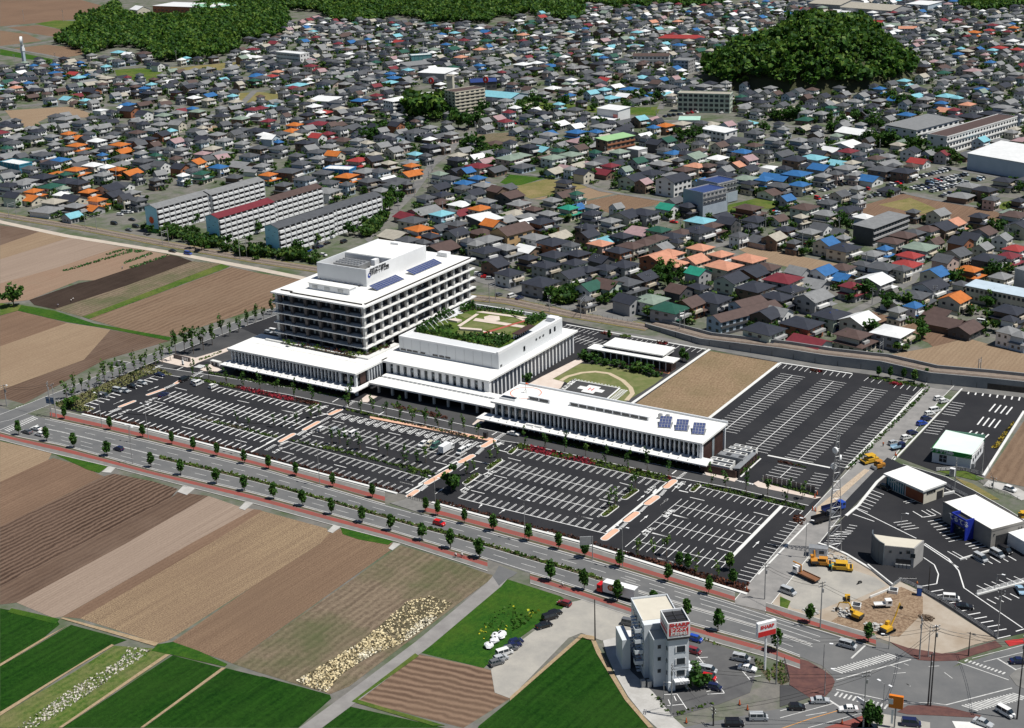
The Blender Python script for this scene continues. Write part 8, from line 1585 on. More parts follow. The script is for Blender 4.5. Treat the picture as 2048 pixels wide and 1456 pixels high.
ROWS_C = [('13', '345,118 710,18', 12, 'crammed car park, top row'), ('13', '375,160 860,72', 16, 'crammed car park, second row'), ('13', '425,185 660,125', 8, 'crammed car park, third row'), ('13', '490,212 1035,95', 17, 'crammed car park, lowest row'), ('13', '970,55 1190,0', 9, 'crammed car park beyond the gap, first row'), ('13', '1140,75 1500,-10', 13, 'crammed car park beyond the gap, second row'), ('13', '1205,85 1560,5', 12, 'crammed car park beyond the gap, third row'), ('13', '1300,102 1640,18', 11, 'crammed car park beyond the gap, fourth row'), ('13', '1385,138 1530,100', 5, 'crammed car park beyond the gap, last row'),
 ('03', '1050,1440 1460,1340', 15, 'school car park, first row'), ('03', '1280,1440 1600,1380', 11, 'school car park, second row'), ('03', '1650,1430 1730,1405', 4, 'school car park corner'), ('02', '1200,925 1480,885', 8, 'sage office car park'), ('02', '1580,880 1720,900', 4, 'sage office car park end'), ('01', '1690,810 1880,800', 6, 'turquoise store car park'), ('01', '1930,990 2040,1000', 4, 'lot above the vegetable gardens'), ('02', '0,985 60,970', 3, 'lot by the vegetable gardens'), ('01', '110,690 180,680', 3, 'white hall yard'), ('00', '1150,155 1380,125', 7, 'barn shop car park'), ('02', '50,1335 140,1335', 3, 'yard at the green rice plot'), ('13', '60,270 130,275', 3, 'yard of the dark roofed house'), ('00', '1380,810 1560,815', 6, 'forecourts of the twin houses')]
for t, s, n, lb in ROWS_C:
 p, q = W(t, s); a = math.atan2(q[1]-p[1], q[0]-p[0])-math.pi/2
 for i in range(n):
  if RND.random() < .06: continue
  x, y = lerp(p, q, (i+.5)/n); c = RND.choice('wwwwsssskkkggnnrlm'); ty = RND.choice('SHVKHV')
  car(x+RND.uniform(-.2, .2), y+RND.uniform(-.3, .3), a+(math.pi if RND.random() < .3 else 0), ty, c, '%s %s, %s from the west, %s' % (CN[c], TY[ty], ordn(i), lb), 'cars in the '+lb.split(',')[0], .1, False)
# ---- trucks
def wheels(o, xs, h, r=.45):
 b = MB(); b.tube((0, -.14, 0), (0, .14, 0), r, 10); me = b.mesh('wheel')
 for x in xs:
  for s in (-1, 1): mobj('wheel', me, RUBBER, o, (x, s*h, r))
def cab(o, x, wd, hgt, m, z0=.6):
 c = bx('cab', x-1.7, -wd/2, z0, x, wd/2, z0+hgt, m, o); b = MB(); b.box(x+.002, -wd/2+.15, z0+hgt*.5, x+.05, wd/2-.15, z0+hgt*.92); b.box(x-1.1, -wd/2-.03, z0+hgt*.5, x-.2, -wd/2-.002, z0+hgt*.9); b.box(x-1.1, wd/2+.002, z0+hgt*.5, x-.2, wd/2+.03, z0+hgt*.9); b.obj('windscreen', GLASS, o)
 for s in (-1, 1): part('headlight', .08, .35, .2, LAMP, o, (x+.03, s*(wd/2-.35), z0+.2))
def truck(lb, t, p, d, L, wd, hb, cm, bm, kind='box'):
 x, y = W(t, p)[0]; o = thing('truck', lb, 'truck', (x, y, .12), DA[d] if d in DA else RA(d)); bx('chassis', -L/2, -wd/2+.3, .55, L/2-.3, wd/2-.3, .85, DARK, o); cab(o, L/2, wd, 2.0 if L > 7 else 1.6, cm); wheels(o, (L/2-1.2, -L/2+1.2, -L/2+2.3) if L > 7 else (L/2-.9, -L/2+1.1), wd/2-.2, .48 if L > 7 else .36)
 if kind == 'box': bx('cargo_box', -L/2, -wd/2, .9, L/2-1.9, wd/2, .9+hb, bm, o)
 else:
  bx('load_bed', -L/2, -wd/2, .86, L/2-1.8, wd/2, 1.0, bm, o)
  for s in (-1, 1): bx('side_board', -L/2, s*wd/2-.04, 1.001, L/2-1.8, s*wd/2+.04, 1.0+hb, bm, o)
 return o
o = truck('big box truck with red cab driving along the main road', 'J7', '690,985', 'a', 11.6, 2.45, 2.9, CP['r'], WHITE)
b = MB(); b.add([(1.5+.9*math.cos(k*.3927), 1.24, 2.6+.9*math.sin(k*.3927)) for k in range(16)], [tuple(range(15, -1, -1))]); b.obj('logo', mat('logo_orange', (.5, .13, .03), None, .6), o); b = MB(); b.box(1.1, 1.25, 2.2, 1.35, 1.27, 3.0); b.box(1.65, 1.25, 2.2, 1.9, 1.27, 3.0); b.box(1.36, 1.25, 2.75, 1.64, 1.27, 3.0); b.obj('logo', CP['c'], o)
part('rear_door', .06, 2.3, 2.7, METAL, o, (-5.84, 0, 1.0))
truck('white box truck parked in the second lot', 'J4', '635,575', 'B', 6.6, 2.1, 2.3, CP['w'], WHITE)
o = truck('flatbed truck with folded crane on the gravel yard', 'L5', '220,405', '160', 8.2, 2.3, .3, CP['w'], mat('rust_bed', (.22, .1, .05), None, .8), 'bed')
b = MB(); b.tube((2.0, 0, 1), (2.0, 0, 3.2), .25, 6); b.tube((2.0, 0, 3.2), (4.6, .4, 3.5), .2, 6); b.obj('crane_arm', mat('machine_orange', (.5, .22, .03)), o)
truck('small white truck inside the excavation', 'L5', '862,650', '35', 4.6, 1.7, .25, CP['w'], CP['w'], 'bed')
truck('small dump truck with pale blue bed above the paver', 'K7', '495,570', '55', 4.8, 1.9, .7, CP['n'], CP['l'], 'bed')
truck('dark dump truck, lower of two on the fresh road', '23', '465,1270', '60', 7.6, 2.4, 1.1, CP['g'], CP['k'], 'bed'); truck('blue dump truck, upper of two on the fresh road', '23', '545,1190', '60', 7.6, 2.4, 1.1, CP['b'], CP['n'], 'bed')
# ---- building machines
YEL = mat('machine_yellow', (.62, .36, .02), (.52, .3, .03), .5, .8); ORG = mat('machine_orange', (.5, .22, .03)); TEAL = mat('machine_teal', (.02, .28, .3), None, .5)
def excavator(lb, t, p, d, s, m, arm):
 """arm: points (x, z) of boom, stick and bucket"""
 x, y = W(t, p)[0]; o = thing('excavator', lb, 'excavator', (x, y, .12), RA(d)); o.scale = (s, s, s)
 for q in (-1, 1): b = MB(); b.prism([(-1.9, 0), (1.9, 0), (2.1, .5), (1.8, .95), (-1.8, .95), (-2.1, .5)], -.3, .3); b.v = [(vx, q*1.05+vz, vy) for vx, vy, vz in b.v]; b.obj('track', RUBBER, o)
 bx('turntable', -.7, -.7, .7, .7, .7, 1.05, DARK, o); bx('body', -2.2, -1.25, 1.06, .6, 1.25, 2.1, m, o); bx('counterweight', -2.6, -1.2, 1.1, -2.21, 1.2, 1.9, DARK, o)
 c = bx('cab', .0, .2, 2.11, 1.3, 1.2, 3.1, m, o); bx('window', 1.305, .3, 2.3, 1.34, 1.1, 3.0, GLASS, c); bx('window', .2, 1.205, 2.3, 1.2, 1.24, 3.0, GLASS, c)
 b = MB(); P = [(.5, 1.6)]+arm
 for i in range(len(P)-1): b.tube((P[i][0], -.4, P[i][1]), (P[i+1][0], -.4, P[i+1][1]), .3-.06*i, 5, .22-.05*i)
 b.obj('boom', m, o); e = P[-1]; b = MB(); b.prism([(e[0]-.4, e[1]-.9), (e[0]+.5, e[1]-.8), (e[0]+.3, e[1]), (e[0]-.3, e[1])], -.9, .1); b.v = [(vx, vz, vy) for vx, vy, vz in b.v]; b.obj('bucket', DARK, o); return o
excavator('yellow excavator reaching out towards the road across the rubble', 'L5', '630,745', '165', .85, YEL, [(2.8, 4.2), (6.2, 3.0), (7.0, .9)])
excavator('yellow excavator with its arm raised steeply, nearest the junction', 'L5', '905,860', '70', .88, YEL, [(2.6, 4.6), (4.2, 8.2), (4.9, 7.0)])
excavator('orange excavator with folded arm beside the white cabin', 'L5', '285,285', '120', .8, ORG, [(2.4, 4.0), (3.2, 2.4), (2.6, 1.2)]); excavator('small teal excavator between orange loader and yellow paver', 'L5', '430,325', '-60', .5, TEAL, [(2.0, 3.8), (3.6, 3.0), (3.6, 1.2)]); excavator('compact yellow digger on the earth bank', 'L5', '565,590', '-70', .55, YEL, [(2.0, 3.2), (3.2, 2.2), (3.2, 1.0)])
def machine(nm, lb, cat, t, p, d, L, wd, h, m, roller=False):
 x, y = W(t, p)[0]; o = thing(nm, lb, cat, (x, y, .17), RA(d)); bx('body', -L/2, -wd/2, .5, L/2*.5, wd/2, h*.6, m, o); bx('canopy', -L*.3, -wd*.45, h-.1, L*.25, wd*.45, h, m, o)
 for a_ in (-.28, .23):
  for q in (-.4, .4): bx('post', L*a_-.05, wd*q-.05, h*.6+.002, L*a_+.05, wd*q+.05, h-.1, DARK, o)
 b = MB()
 for xx in (-L*.36, L*.4): b.tube((xx, -wd*.5, .6), (xx, wd*.5, .6), .6, 12)
 b.obj('roller' if roller else 'wheel', METAL if roller else RUBBER, o)
 if not roller: bx('hopper', L/2*.5+.01, -wd*.6, .5, L/2, wd*.6, 1.1, m, o)
machine('road_paver', 'yellow road paver on the milled strip of the right street', 'road paver', 'K7', '315,655', '-125', 5.6, 2.6, 2.8, YEL); machine('road_roller', 'dark canopied road roller on the fresh asphalt', 'road roller', 'K7', '370,692', '-125', 4.2, 2.0, 2.8, ORG, True); machine('road_paver', 'bright yellow paver on the gravel yard edge', 'road paver', 'L5', '520,335', '20', 6.0, 2.6, 2.4, YEL); machine('loader', 'orange loader beside the orange excavator', 'loader', 'L5', '365,300', '20', 4.4, 2.0, 2.4, ORG); machine('road_roller', 'yellow roller at the right frame edge', 'road roller', 'L3', '1280,520', '-60', 4.2, 2.0, 2.6, YEL, True)
x, y = gp('L5', 320, 215); o = thing('site_cabin', 'white site cabin at the mast foot', 'cabin', (x, y, .1), .3); bx('wall', -2.6, -1.2, 0, 2.6, 1.2, 2.6, WHITE, o); bx('roof', -2.7, -1.3, 2.6, 2.7, 1.3, 2.75, METAL, o); part('door', .9, .06, 2, METAL, o, (-1, -1.24, 0)); part('window', 1.4, .06, .9, GLASS, o, (1, -1.24, 1.1))
# rubble heaps and planks
for t, p, r, lb in (('L5', '545,700', 3.6, 'pale rubble heap under the reaching excavator'), ('L5', '800,820', 3.0, 'pale rubble heap beside the raised excavator'), ('L5', '260,690', 2.2, 'white debris heap behind the street tree'), ('L4', '475,660', 2.0, 'brush heap by the utility pole'), ('L5', '480,250', 4.5, 'pile of white pipes and blocks at the mast foot')):
 x, y = W(t, p)[0]; b = MB(); r_ = random.Random(int(x))
 for k in range(60): a, d = r_.uniform(0, 6.28), r*r_.random()**.6; b.obox(x+d*math.cos(a), y+d*math.sin(a)*.7, .05, .15+r_.uniform(.1, .9)*(1-d/r*.7), r_.uniform(.3, .9), r_.uniform(.3, .8), a)
 tag(b.obj('rubble', CONC if 'brush' not in lb else BARK), lb, 'rubble', kind='stuff')
for t, p, lb in (('L4', '195,440', 'open concrete pit box at the yard wall corner'), ('L5', '640,650', 'square concrete manhole box in the excavation')):
 x, y = W(t, p)[0]; o = thing('concrete_box', lb, 'manhole', (x, y, 0), .2); b = MB(); b.box(-1.2, -1.2, 0, 1.2, -1, 1); b.box(-1.2, 1, 0, 1.2, 1.2, 1); b.box(-1.2, -.99, 0, -1, .99, 1); b.box(1, -.99, 0, 1.2, .99, 1); b.obj('rim', CONC_W, o); bx('pit', -.99, -.99, .05, .99, .99, .3, DARK, o)
# ================================================================== poles, lamps, masts, wires
PM = mat('pole_concrete', (.33, .33, .325), (.26, .26, .255), .85, .8); WOODP = mat('dark_pole', (.05, .045, .045), None, .8)
def hgt(t, b_, tp):
 """height of an upright whose foot and top are given in pixels"""
 x, y = gp(t, *b_); lo, hi = 0.0, 90.0; vt = fp(t, *tp)[1]
 for _ in range(30):
  m = (lo+hi)/2
  if pix(x, y, m)[1] > vt: lo = m
  else: hi = m
 return x, y, lo
def lamp(t, b_, tp, lb, ang=90, double=False, grp='lamp posts of the hospital car park'):
 x, y, h = hgt(t, b_, tp); o = thing('lamp_post', lb, 'lamp post', (x, y, .1), RA(ang), grp); b = MB(); b.cyl(0, 0, 0, h, .13, 6, .07); b.obj('pole', PM, o)
 for s in ((1, -1) if double else (1,)):
  b = MB(); b.tube((0, 0, h-.1), (1.5*s, 0, h+.25), .05, 4); b.obj('arm', PM, o); b = MB(); b.box(min(1.2*s, 2.1*s), -.25, h+.2, max(1.2*s, 2.1*s), .25, h+.34); b.obj('lamp_head', WHITE, o)
for i, (t, b_, tp) in enumerate((('J1', (1395, 1190), (1380, 740)), ('J1', (1790, 1395), (1800, 1180)), ('J2', (118, 1225), (100, 750)), ('J2', (1390, 1425), (1385, 1015)), ('J3', (545, 1430), (535, 910)), ('J8', (575, 370), (577, -20)), ('J8', (1485, 620), (1498, 210)), ('J7', (742, 700), (760, 285)), ('J6', (1768, 1228), (1785, 800)), ('21', (510, 975), (510, 690)))[:9]):
 lamp(t, b_, tp, '%s tall twin armed lamp post from the crossing between car park and main road' % ordn(i), 0, True)
for t, b_, tp, a, lb in (('20', (1045, 815), (1035, 530), 0, 'tall lamp pole on the field side by the navy car'), ('L6', (370, 420), (380, 210), 20, 'signal lamp post on the dark brick corner'), ('L6', (380, 640), (390, 425), 20, 'thin post at the kerb curve of the brick corner'), ('L6', (880, 770), (893, 550), 160, 'lamp post with twin white heads by the lower zebra'), ('L7', (325, 320), (337, 50), 0, 'thin lamp pole on the upper brick corner'), ('L4', (1060, 385), (1065, 290), 0, 'short globe lamp in the shop car park'), ('L3', (375, 575), (382, 470), 0, 'globe lamp post among the shop bays'), ('L6', (930, 250), (940, 135), 200, 'short lamp at the kerb below the raised excavator'), ('20', (55, 360), (45, 200), 0, 'signal pole on the far corner of the crossing'), ('32', (1210, 1230), (1220, 1095), 0, 'lamp post in front of the office tower')):
 lamp(t, b_, tp, lb, a, 'twin' in lb, None)
WIR = []
def upole(t, b_, tp, lb, m=PM, arms=2, grp=None):
 x, y, h = hgt(t, b_, tp); o = thing('utility_pole', lb, 'utility pole', (x, y, .05), RND.uniform(0, 3), grp); b = MB(); b.cyl(0, 0, 0, h, .2, 6, .12); b.obj('pole', m, o)
 for k in range(arms): part('crossarm', 2.2, .12, .12, DARK, o, (0, 0, h-.5-.9*k)); part('insulator', .12, .12, .3, WHITE, o, (.9, 0, h-.38-.9*k)); part('insulator', .12, .12, .3, WHITE, o, (-.9, 0, h-.38-.9*k))
 if arms: b = MB(); b.cyl(.35, 0, h-3.2, h-2.2, .25, 8); b.obj('transformer', METAL, o)
 return (x, y, h)
UP = [upole('L7', (345, 740), (408, 45), 'taller of the two leaning dark poles at the junction', WOODP), upole('L7', (325, 725), (365, 290), 'shorter of the two leaning dark poles at the junction', WOODP, 1), upole('L7', (250, 335), (277, -20), 'concrete pole on the upper brick corner'), upole('L7', (670, 310), (688, 105), 'dark pole at the right end of the upper brick corner', WOODP, 0), upole('L6', (712, 924), (740, 440), 'concrete pole in front of the roadside shop'), upole('L5', (338, 825), (362, 435), 'concrete pole between yard and main road'), upole('32', (1270, 1365), (1290, 955), 'concrete pole in front of the office tower'), upole('L7', (1085, 850), (1120, 150), 'dark pole at the right frame edge', WOODP), upole('32', (670, 770), (690, 445), 'bare dark pole on the gravel behind the office tower', WOODP, 0), upole('33', (5, 445), (35, 160), 'concrete pole at the street mouth by the yard'), upole('33', (95, 1110), (120, 740), 'concrete pole on the green slope of the brick corner'), upole('32', (1600, 1440), (1620, 1290), 'pole with cables at the lower frame edge', WOODP), upole('L2', (430, 870), (455, 480), 'concrete pole behind the pharmacy fence'), upole('L2', (770, 690), (795, 290), 'thin pole at the pharmacy corner', PM, 0), upole('L2', (910, 860), (940, 715), 'pole with transformer beside the pale track'), upole('J1', (708, 1045), (685, 575), 'concrete pole at the crossing corner with road sign'), upole('J1', (772, 1060), (755, 600), 'thinner pole at the crossing corner', PM, 1), upole('J1', (95, 905), (85, 610), 'concrete pole beyond the crossing'), upole('J1', (1000, 910), (985, 600), 'concrete pole in the dry bed behind the road sign'), upole('L4', (1070, 820), (1105, 415), 'concrete pole at the corner of the shop bays'), upole('L4', (490, 440), (510, 220), 'thin dark pole behind the yard railing', WOODP, 0)]
TP = '12:310,1040 465,920 690,400 1045,560 1475,500 1875,490 1090,870 1060,1060 560,480 1340,430 1800,440 2010,400 690,720 270,760 13:220,1010 370,1060 470,980 800,700 850,980 850,1220 1340,960 1430,820 1600,770 1800,980 1860,760 1910,480 590,420 300,540 11:1130,270 1255,130 1370,60 1600,540 1480,300 1870,620 01:1735,1050 1650,1150 1495,1230 1395,1400 1790,1140 1900,1270 1710,560 1840,540 02:70,1300 1210,850 1150,960 1105,860 440,1180 750,1250 990,1340 1460,1180 03:270,1180 910,1190 1270,1340 680,1430 460,1150 10:920,30 00:400,780 910,790 655,460 440,510 120,520 1390,490 1240,800 190,170 500,170 800,1210 1230,800 1000,480 01:1080,580 480,690 1330,380 720,1330'
for i, (t, k) in enumerate([(t_, k_) for t_, k_ in [(None, z) for z in TP.split()]]):
 if ':' in k: tz, k = k.split(':')
 a, c = map(float, k.split(',')); upole(tz, (a, c), (a, c-(130 if tz[0] == '1' else 95)), '%s slim pole between the houses, counted from the rail bend street' % ordn(i), PM, 2, 'slim poles between the houses')
def wire(p, q, sag=.9):
 P = []
 for k in range(7): t_ = k/6; P.append((p[0]+(q[0]-p[0])*t_, p[1]+(q[1]-p[1])*t_, p[2]+(q[2]-p[2])*t_-sag*4*t_*(1-t_)))
 return P
b = MB()
for i, j in ((0, 2), (0, 4), (0, 7), (2, 5), (5, 9), (4, 6), (2, 3), (3, 7), (6, 10), (10, 0), (12, 13), (13, 14), (15, 17), (15, 18), (6, 11), (4, 11)):
 for dz in (-.4, -1.3):
  P = wire((*UP[i][:2], UP[i][2]+dz), (*UP[j][:2], UP[j][2]+dz), 1.2)
  for p, q in zip(P, P[1:]): b.tube(p, q, .045, 3)
tag(b.obj('power_cables', DARK), 'dark overhead cables strung between the poles at the junction', 'cables', kind='stuff')
# lattice radio mast
x, y, h = hgt('L5', (432, 190), (505, -830)); x, y, h = hgt('F', (1664, 1104), (1681, 862)); lm = thing('radio_mast', 'tall steel lattice radio mast beside the fresh street', 'mast', (x, y, .1), .4)
def leg(k, z): r = 2.3*(1-z/h)+.35; a = k*2.0944; return (r*math.cos(a), r*math.sin(a), z)
for k in range(3): b = MB(); b.tube(leg(k, 0), leg(k, h*.96), .13, 5, .08); b.obj('leg', METAL, lm)
b = MB(); zs = [h*.96*(1-(1-i/14)**1.15) for i in range(15)]
for i in range(14):
 for k in range(3): b.tube(leg(k, zs[i]), leg((k+1) % 3, zs[i+1]), .07, 3); b.tube(leg(k, zs[i+1]), leg((k+1) % 3, zs[i+1]), .07, 3)
b.obj('lattice', METAL, lm)
for k, z in ((0, .78), (1, .7), (2, .85)): p = leg(k, h*z); b = MB(); b.tube(p, (p[0]+.5*math.cos(k*2), p[1]+.5*math.sin(k*2), p[2]), 1.0, 10, .9); b.obj('dish', WHITE, lm)
b = MB()
for k in range(3): p = leg(k, h*.95); b.tube(p, (p[0]*1.6, p[1]*1.6, h*1.02), .12, 4)
b.tube((0, 0, h*.9), (0, 0, h*1.06), .06, 4); b.obj('antenna', METAL, lm)
# railway masts in pairs
for i, (t, a, at, c, ct) in enumerate((('10', (72, 300), (68, 185), (128, 282), (120, 150)), ('10', (672, 360), (672, 270), (762, 395), (757, 255)), ('10', (1280, 512), (1278, 400), (1328, 497), (1326, 372)), ('10', (1890, 622), (1888, 465), (1943, 606), (1942, 440)), ('12', (556, 1090), (560, 915), (597, 1035), (600, 905)), ('12', (1335, 1195), (1335, 1040), (1370, 1190), (1370, 1010)), ('11', (1845, 965), (1848, 810), (1893, 945), (1893, 790)), ('13', (905, 1425), (915, 1270), (930, 1405), (928, 1250)), ('23', (1682, 122), (1690, -10), (1700, 110), (1705, -20)))):
 x0, y0, h0 = hgt(t, a, at); x1, y1, h1 = hgt(t, c, ct); o = thing('railway_mast', '%s pair of railway masts with crossbeam counted from the west' % ordn(i), 'mast', (x0, y0, .1), 0, 'railway masts'); h_ = (h0+h1)/2
 for dx, dy in ((0, 0), (x1-x0, y1-y0)): b = MB(); b.cyl(dx, dy, 0, h_, .18, 6, .14); b.obj('pole', PM, o)
 b = MB(); b.tube((0, 0, h_*.86), (x1-x0, y1-y0, h_*.86), .1, 4); b.tube((0, 0, h_*.75), (x1-x0, y1-y0, h_*.75), .08, 4); b.obj('crossbeam', METAL, o)
# line-side fence on the town side, railings
def fence(lb, t, s, h, step, m, rails=2, z0=0.0, nm='fence'):
 P = W(t, s); o = thing(nm, lb, 'fence', (*P[0], z0)); b = MB(); pm = bxm('post', .1, .1, h, m)
 for x, y, a in along(P, step): mobj('post', pm, None, o, (x-P[0][0], y-P[0][1], 0))
 for k in range(rails):
  z = h*(k+1)/rails-.05
  for p, q in zip(P, P[1:]): b.tube((p[0]-P[0][0], p[1]-P[0][1], z), (q[0]-P[0][0], q[1]-P[0][1], z), .045, 3)
 b.obj('rail', m, o)
fence('white pipe railing round the excavated yard', 'L4', '195,395 260,350 385,405 620,530 860,690 1065,830', 1.2, 2.0, METAL, 3, .1); fence('pale fence behind the pharmacy', 'L2', '200,640 440,630 540,635 650,660 800,705', 1.3, 1.6, METAL, 3); fence('white railing on the ledge of the shop car park', 'L4', '895,465 1080,415 1290,360', 1.0, 2.0, METAL, 3, .5)
fence('grey line side fence along the rail bend street', '12', '0,925 200,975 420,1020 620,1065 800,1095 1000,1130', 1.4, 2.5, METAL, 3); fence('black bar gate beside the driveway', 'J8', '290,190 380,215 490,240', 1.3, .9, DARK, 2, .15, 'gate'); fence('grey railing along the pale track', 'L2', '700,745 860,840 1000,920 1250,1000', 1.1, 2.2, METAL, 2)
fence('dark railing by the dark brick corner', '33', '160,930 180,1000 200,1090 120,1110', 1.1, 1.2, DARK, 2, .1); fence('white guard rail along the shop lane', 'L3', '705,265 780,310 870,355', 1.1, 1.6, METAL, 3, .1)
bm = mat('barrier_orange', (.6, .12, .03), None, .7)
for i, (t, p) in enumerate((('J6', '1875,545'), ('J6', '1900,510'), ('J6', '1850,690'), ('J6', '1880,700'), ('J7', '2015,930'), ('K7', '480,610'), ('L6', '530,890'), ('L1', '900,765'), ('L1', '955,800'), ('L1', '530,890'))):
 x, y = W(t, p)[0]; o = thing('traffic_cone', '%s orange and white cone post from the street corner along the roadworks' % ordn(i), 'cone', (x, y, .16), 0, 'orange cones'); b = MB(); b.cyl(0, 0, .05, 1.3, .28, 8, .08); b.obj('cone', bm, o); part('base', .7, .7, .06, DARK, o, (0, 0, 0))
# ---- signs
x, y, h = hgt('33', (10, 1000), (10, 640)); x, y = gp('32', 2005, 1000); sg = thing('pole_sign', 'white and red box sign on a tall white pole by the parked cars', 'sign', (x, y, .1), .95); b = MB(); b.cyl(0, 0, 0, 9.8, .3, 8); b.obj('pole', WHITE, sg); bx('sign_box', -2.6, -.5, 9.81, 2.6, .5, 13.6, WHITE, sg); bx('sign_panel', -2.5, -.56, 9.9, 2.5, -.51, 11.3, RED, sg); text('SHARP', 1.3, RED, sg, facing((0, -.55, 12.4), (1, 0, 0), (0, 0, 1), 1.0), .02, bold=.05)
x, y, h = hgt('L6', (978, 924), (965, 650)); sg = thing('pole_sign', 'orange square sign on a pole at the lower edge', 'sign', (x, y, .1), .2); b = MB(); b.cyl(0, 0, 0, h-3, .18, 6); b.obj('pole', PM, sg); bx('sign_box', -1.6, -.4, h-3.2, 1.6, .4, h, mat('sign_orange', (.7, .2, .02), None, .5), sg); bx('sign_panel', -1.65, -.45, h-2.2, -.6, -.41, h-.8, WHITE, sg); bx('banner', -.9, -.12, 1, -.4, -.02, h-4, WHITE, sg)
x, y, h = hgt('L6', (710, 850), (705, 725)); sg = thing('sign_board', 'white long sign board with red edge by the lower pole', 'sign', (x, y, .1), -.45); b = MB(); b.cyl(0, 0, 0, h, .12, 6); b.obj('pole', PM, sg); bx('sign_panel', -2.2, -.15, h, 2.2, .15, h+1.0, WHITE, sg); bx('sign_edge', 2.21, -.16, h-.2, 2.6, .16, h+1, RED, sg)
def gantry(lb, t, b_, tp, sz, ang, m, back):
 x, y, h = hgt(t, b_, tp); o = thing('road_sign', lb, 'road sign', (x, y, .1), RA(ang)); b = MB(); b.cyl(0, 0, 0, h, .15, 6); b.tube((0, 0, h-.6), (sz, 0, h-.6), .08, 4); b.tube((0, 0, h-2), (sz, 0, h-2), .08, 4); b.obj('pole', PM, o); bx('sign_panel', .4, -.06, h-2.6, sz+.2, .06, h, m, o); bx('sign_border', .35, -.03, h-2.65, sz+.25, .03, h+.05, WHITE, o)
gantry('overhead road sign seen from behind near the driveway walk', 'J7', (437, 618), (452, 375), 3.4, 215, METAL, 1); gantry('blue road sign board at the crossing corner', 'J1', (760, 930), (760, 790), 3.6, 195, mat('sign_blue', (.05, .12, .25), None, .5), 0)
x, y = gp('J4', 1172, 385); o = thing('ticket_machine', 'black machine box at the end of the salmon footpath', 'machine', (x, y, .1)); part('body', 1.4, 1.2, 2.2, DARK, o, (0, 0, 0)); part('base', 1.8, 1.6, .2, CONC, o, (0, 0, -.05))
for p in ('J8:1100,885', 'J8:1480,990', '20:1385,980', 'J7:1830,1005'): pass
# wrapped bales on the grass lot
for i, p in enumerate(('1840,825', '1885,785', '1930,750', '1945,735', '1890,750')):
 x, y = W('31', p)[0]; o = thing('wrapped_heap', '%s white wrapped heap in the grass above the parked cars' % ordn(i), 'heap', (x, y, .1), i*1.1, 'white heaps in the grass'); b = MB(); V, Fc = blob(1.3, .8, .7, random.Random(i), 9, 5); b.add([(v[0], v[1], max(0, v[2])) for v in V], Fc); b.obj('sheet', WHITE, o); part('weight', .5, .5, .3, DARK, o, (.3, .2, 1.2))
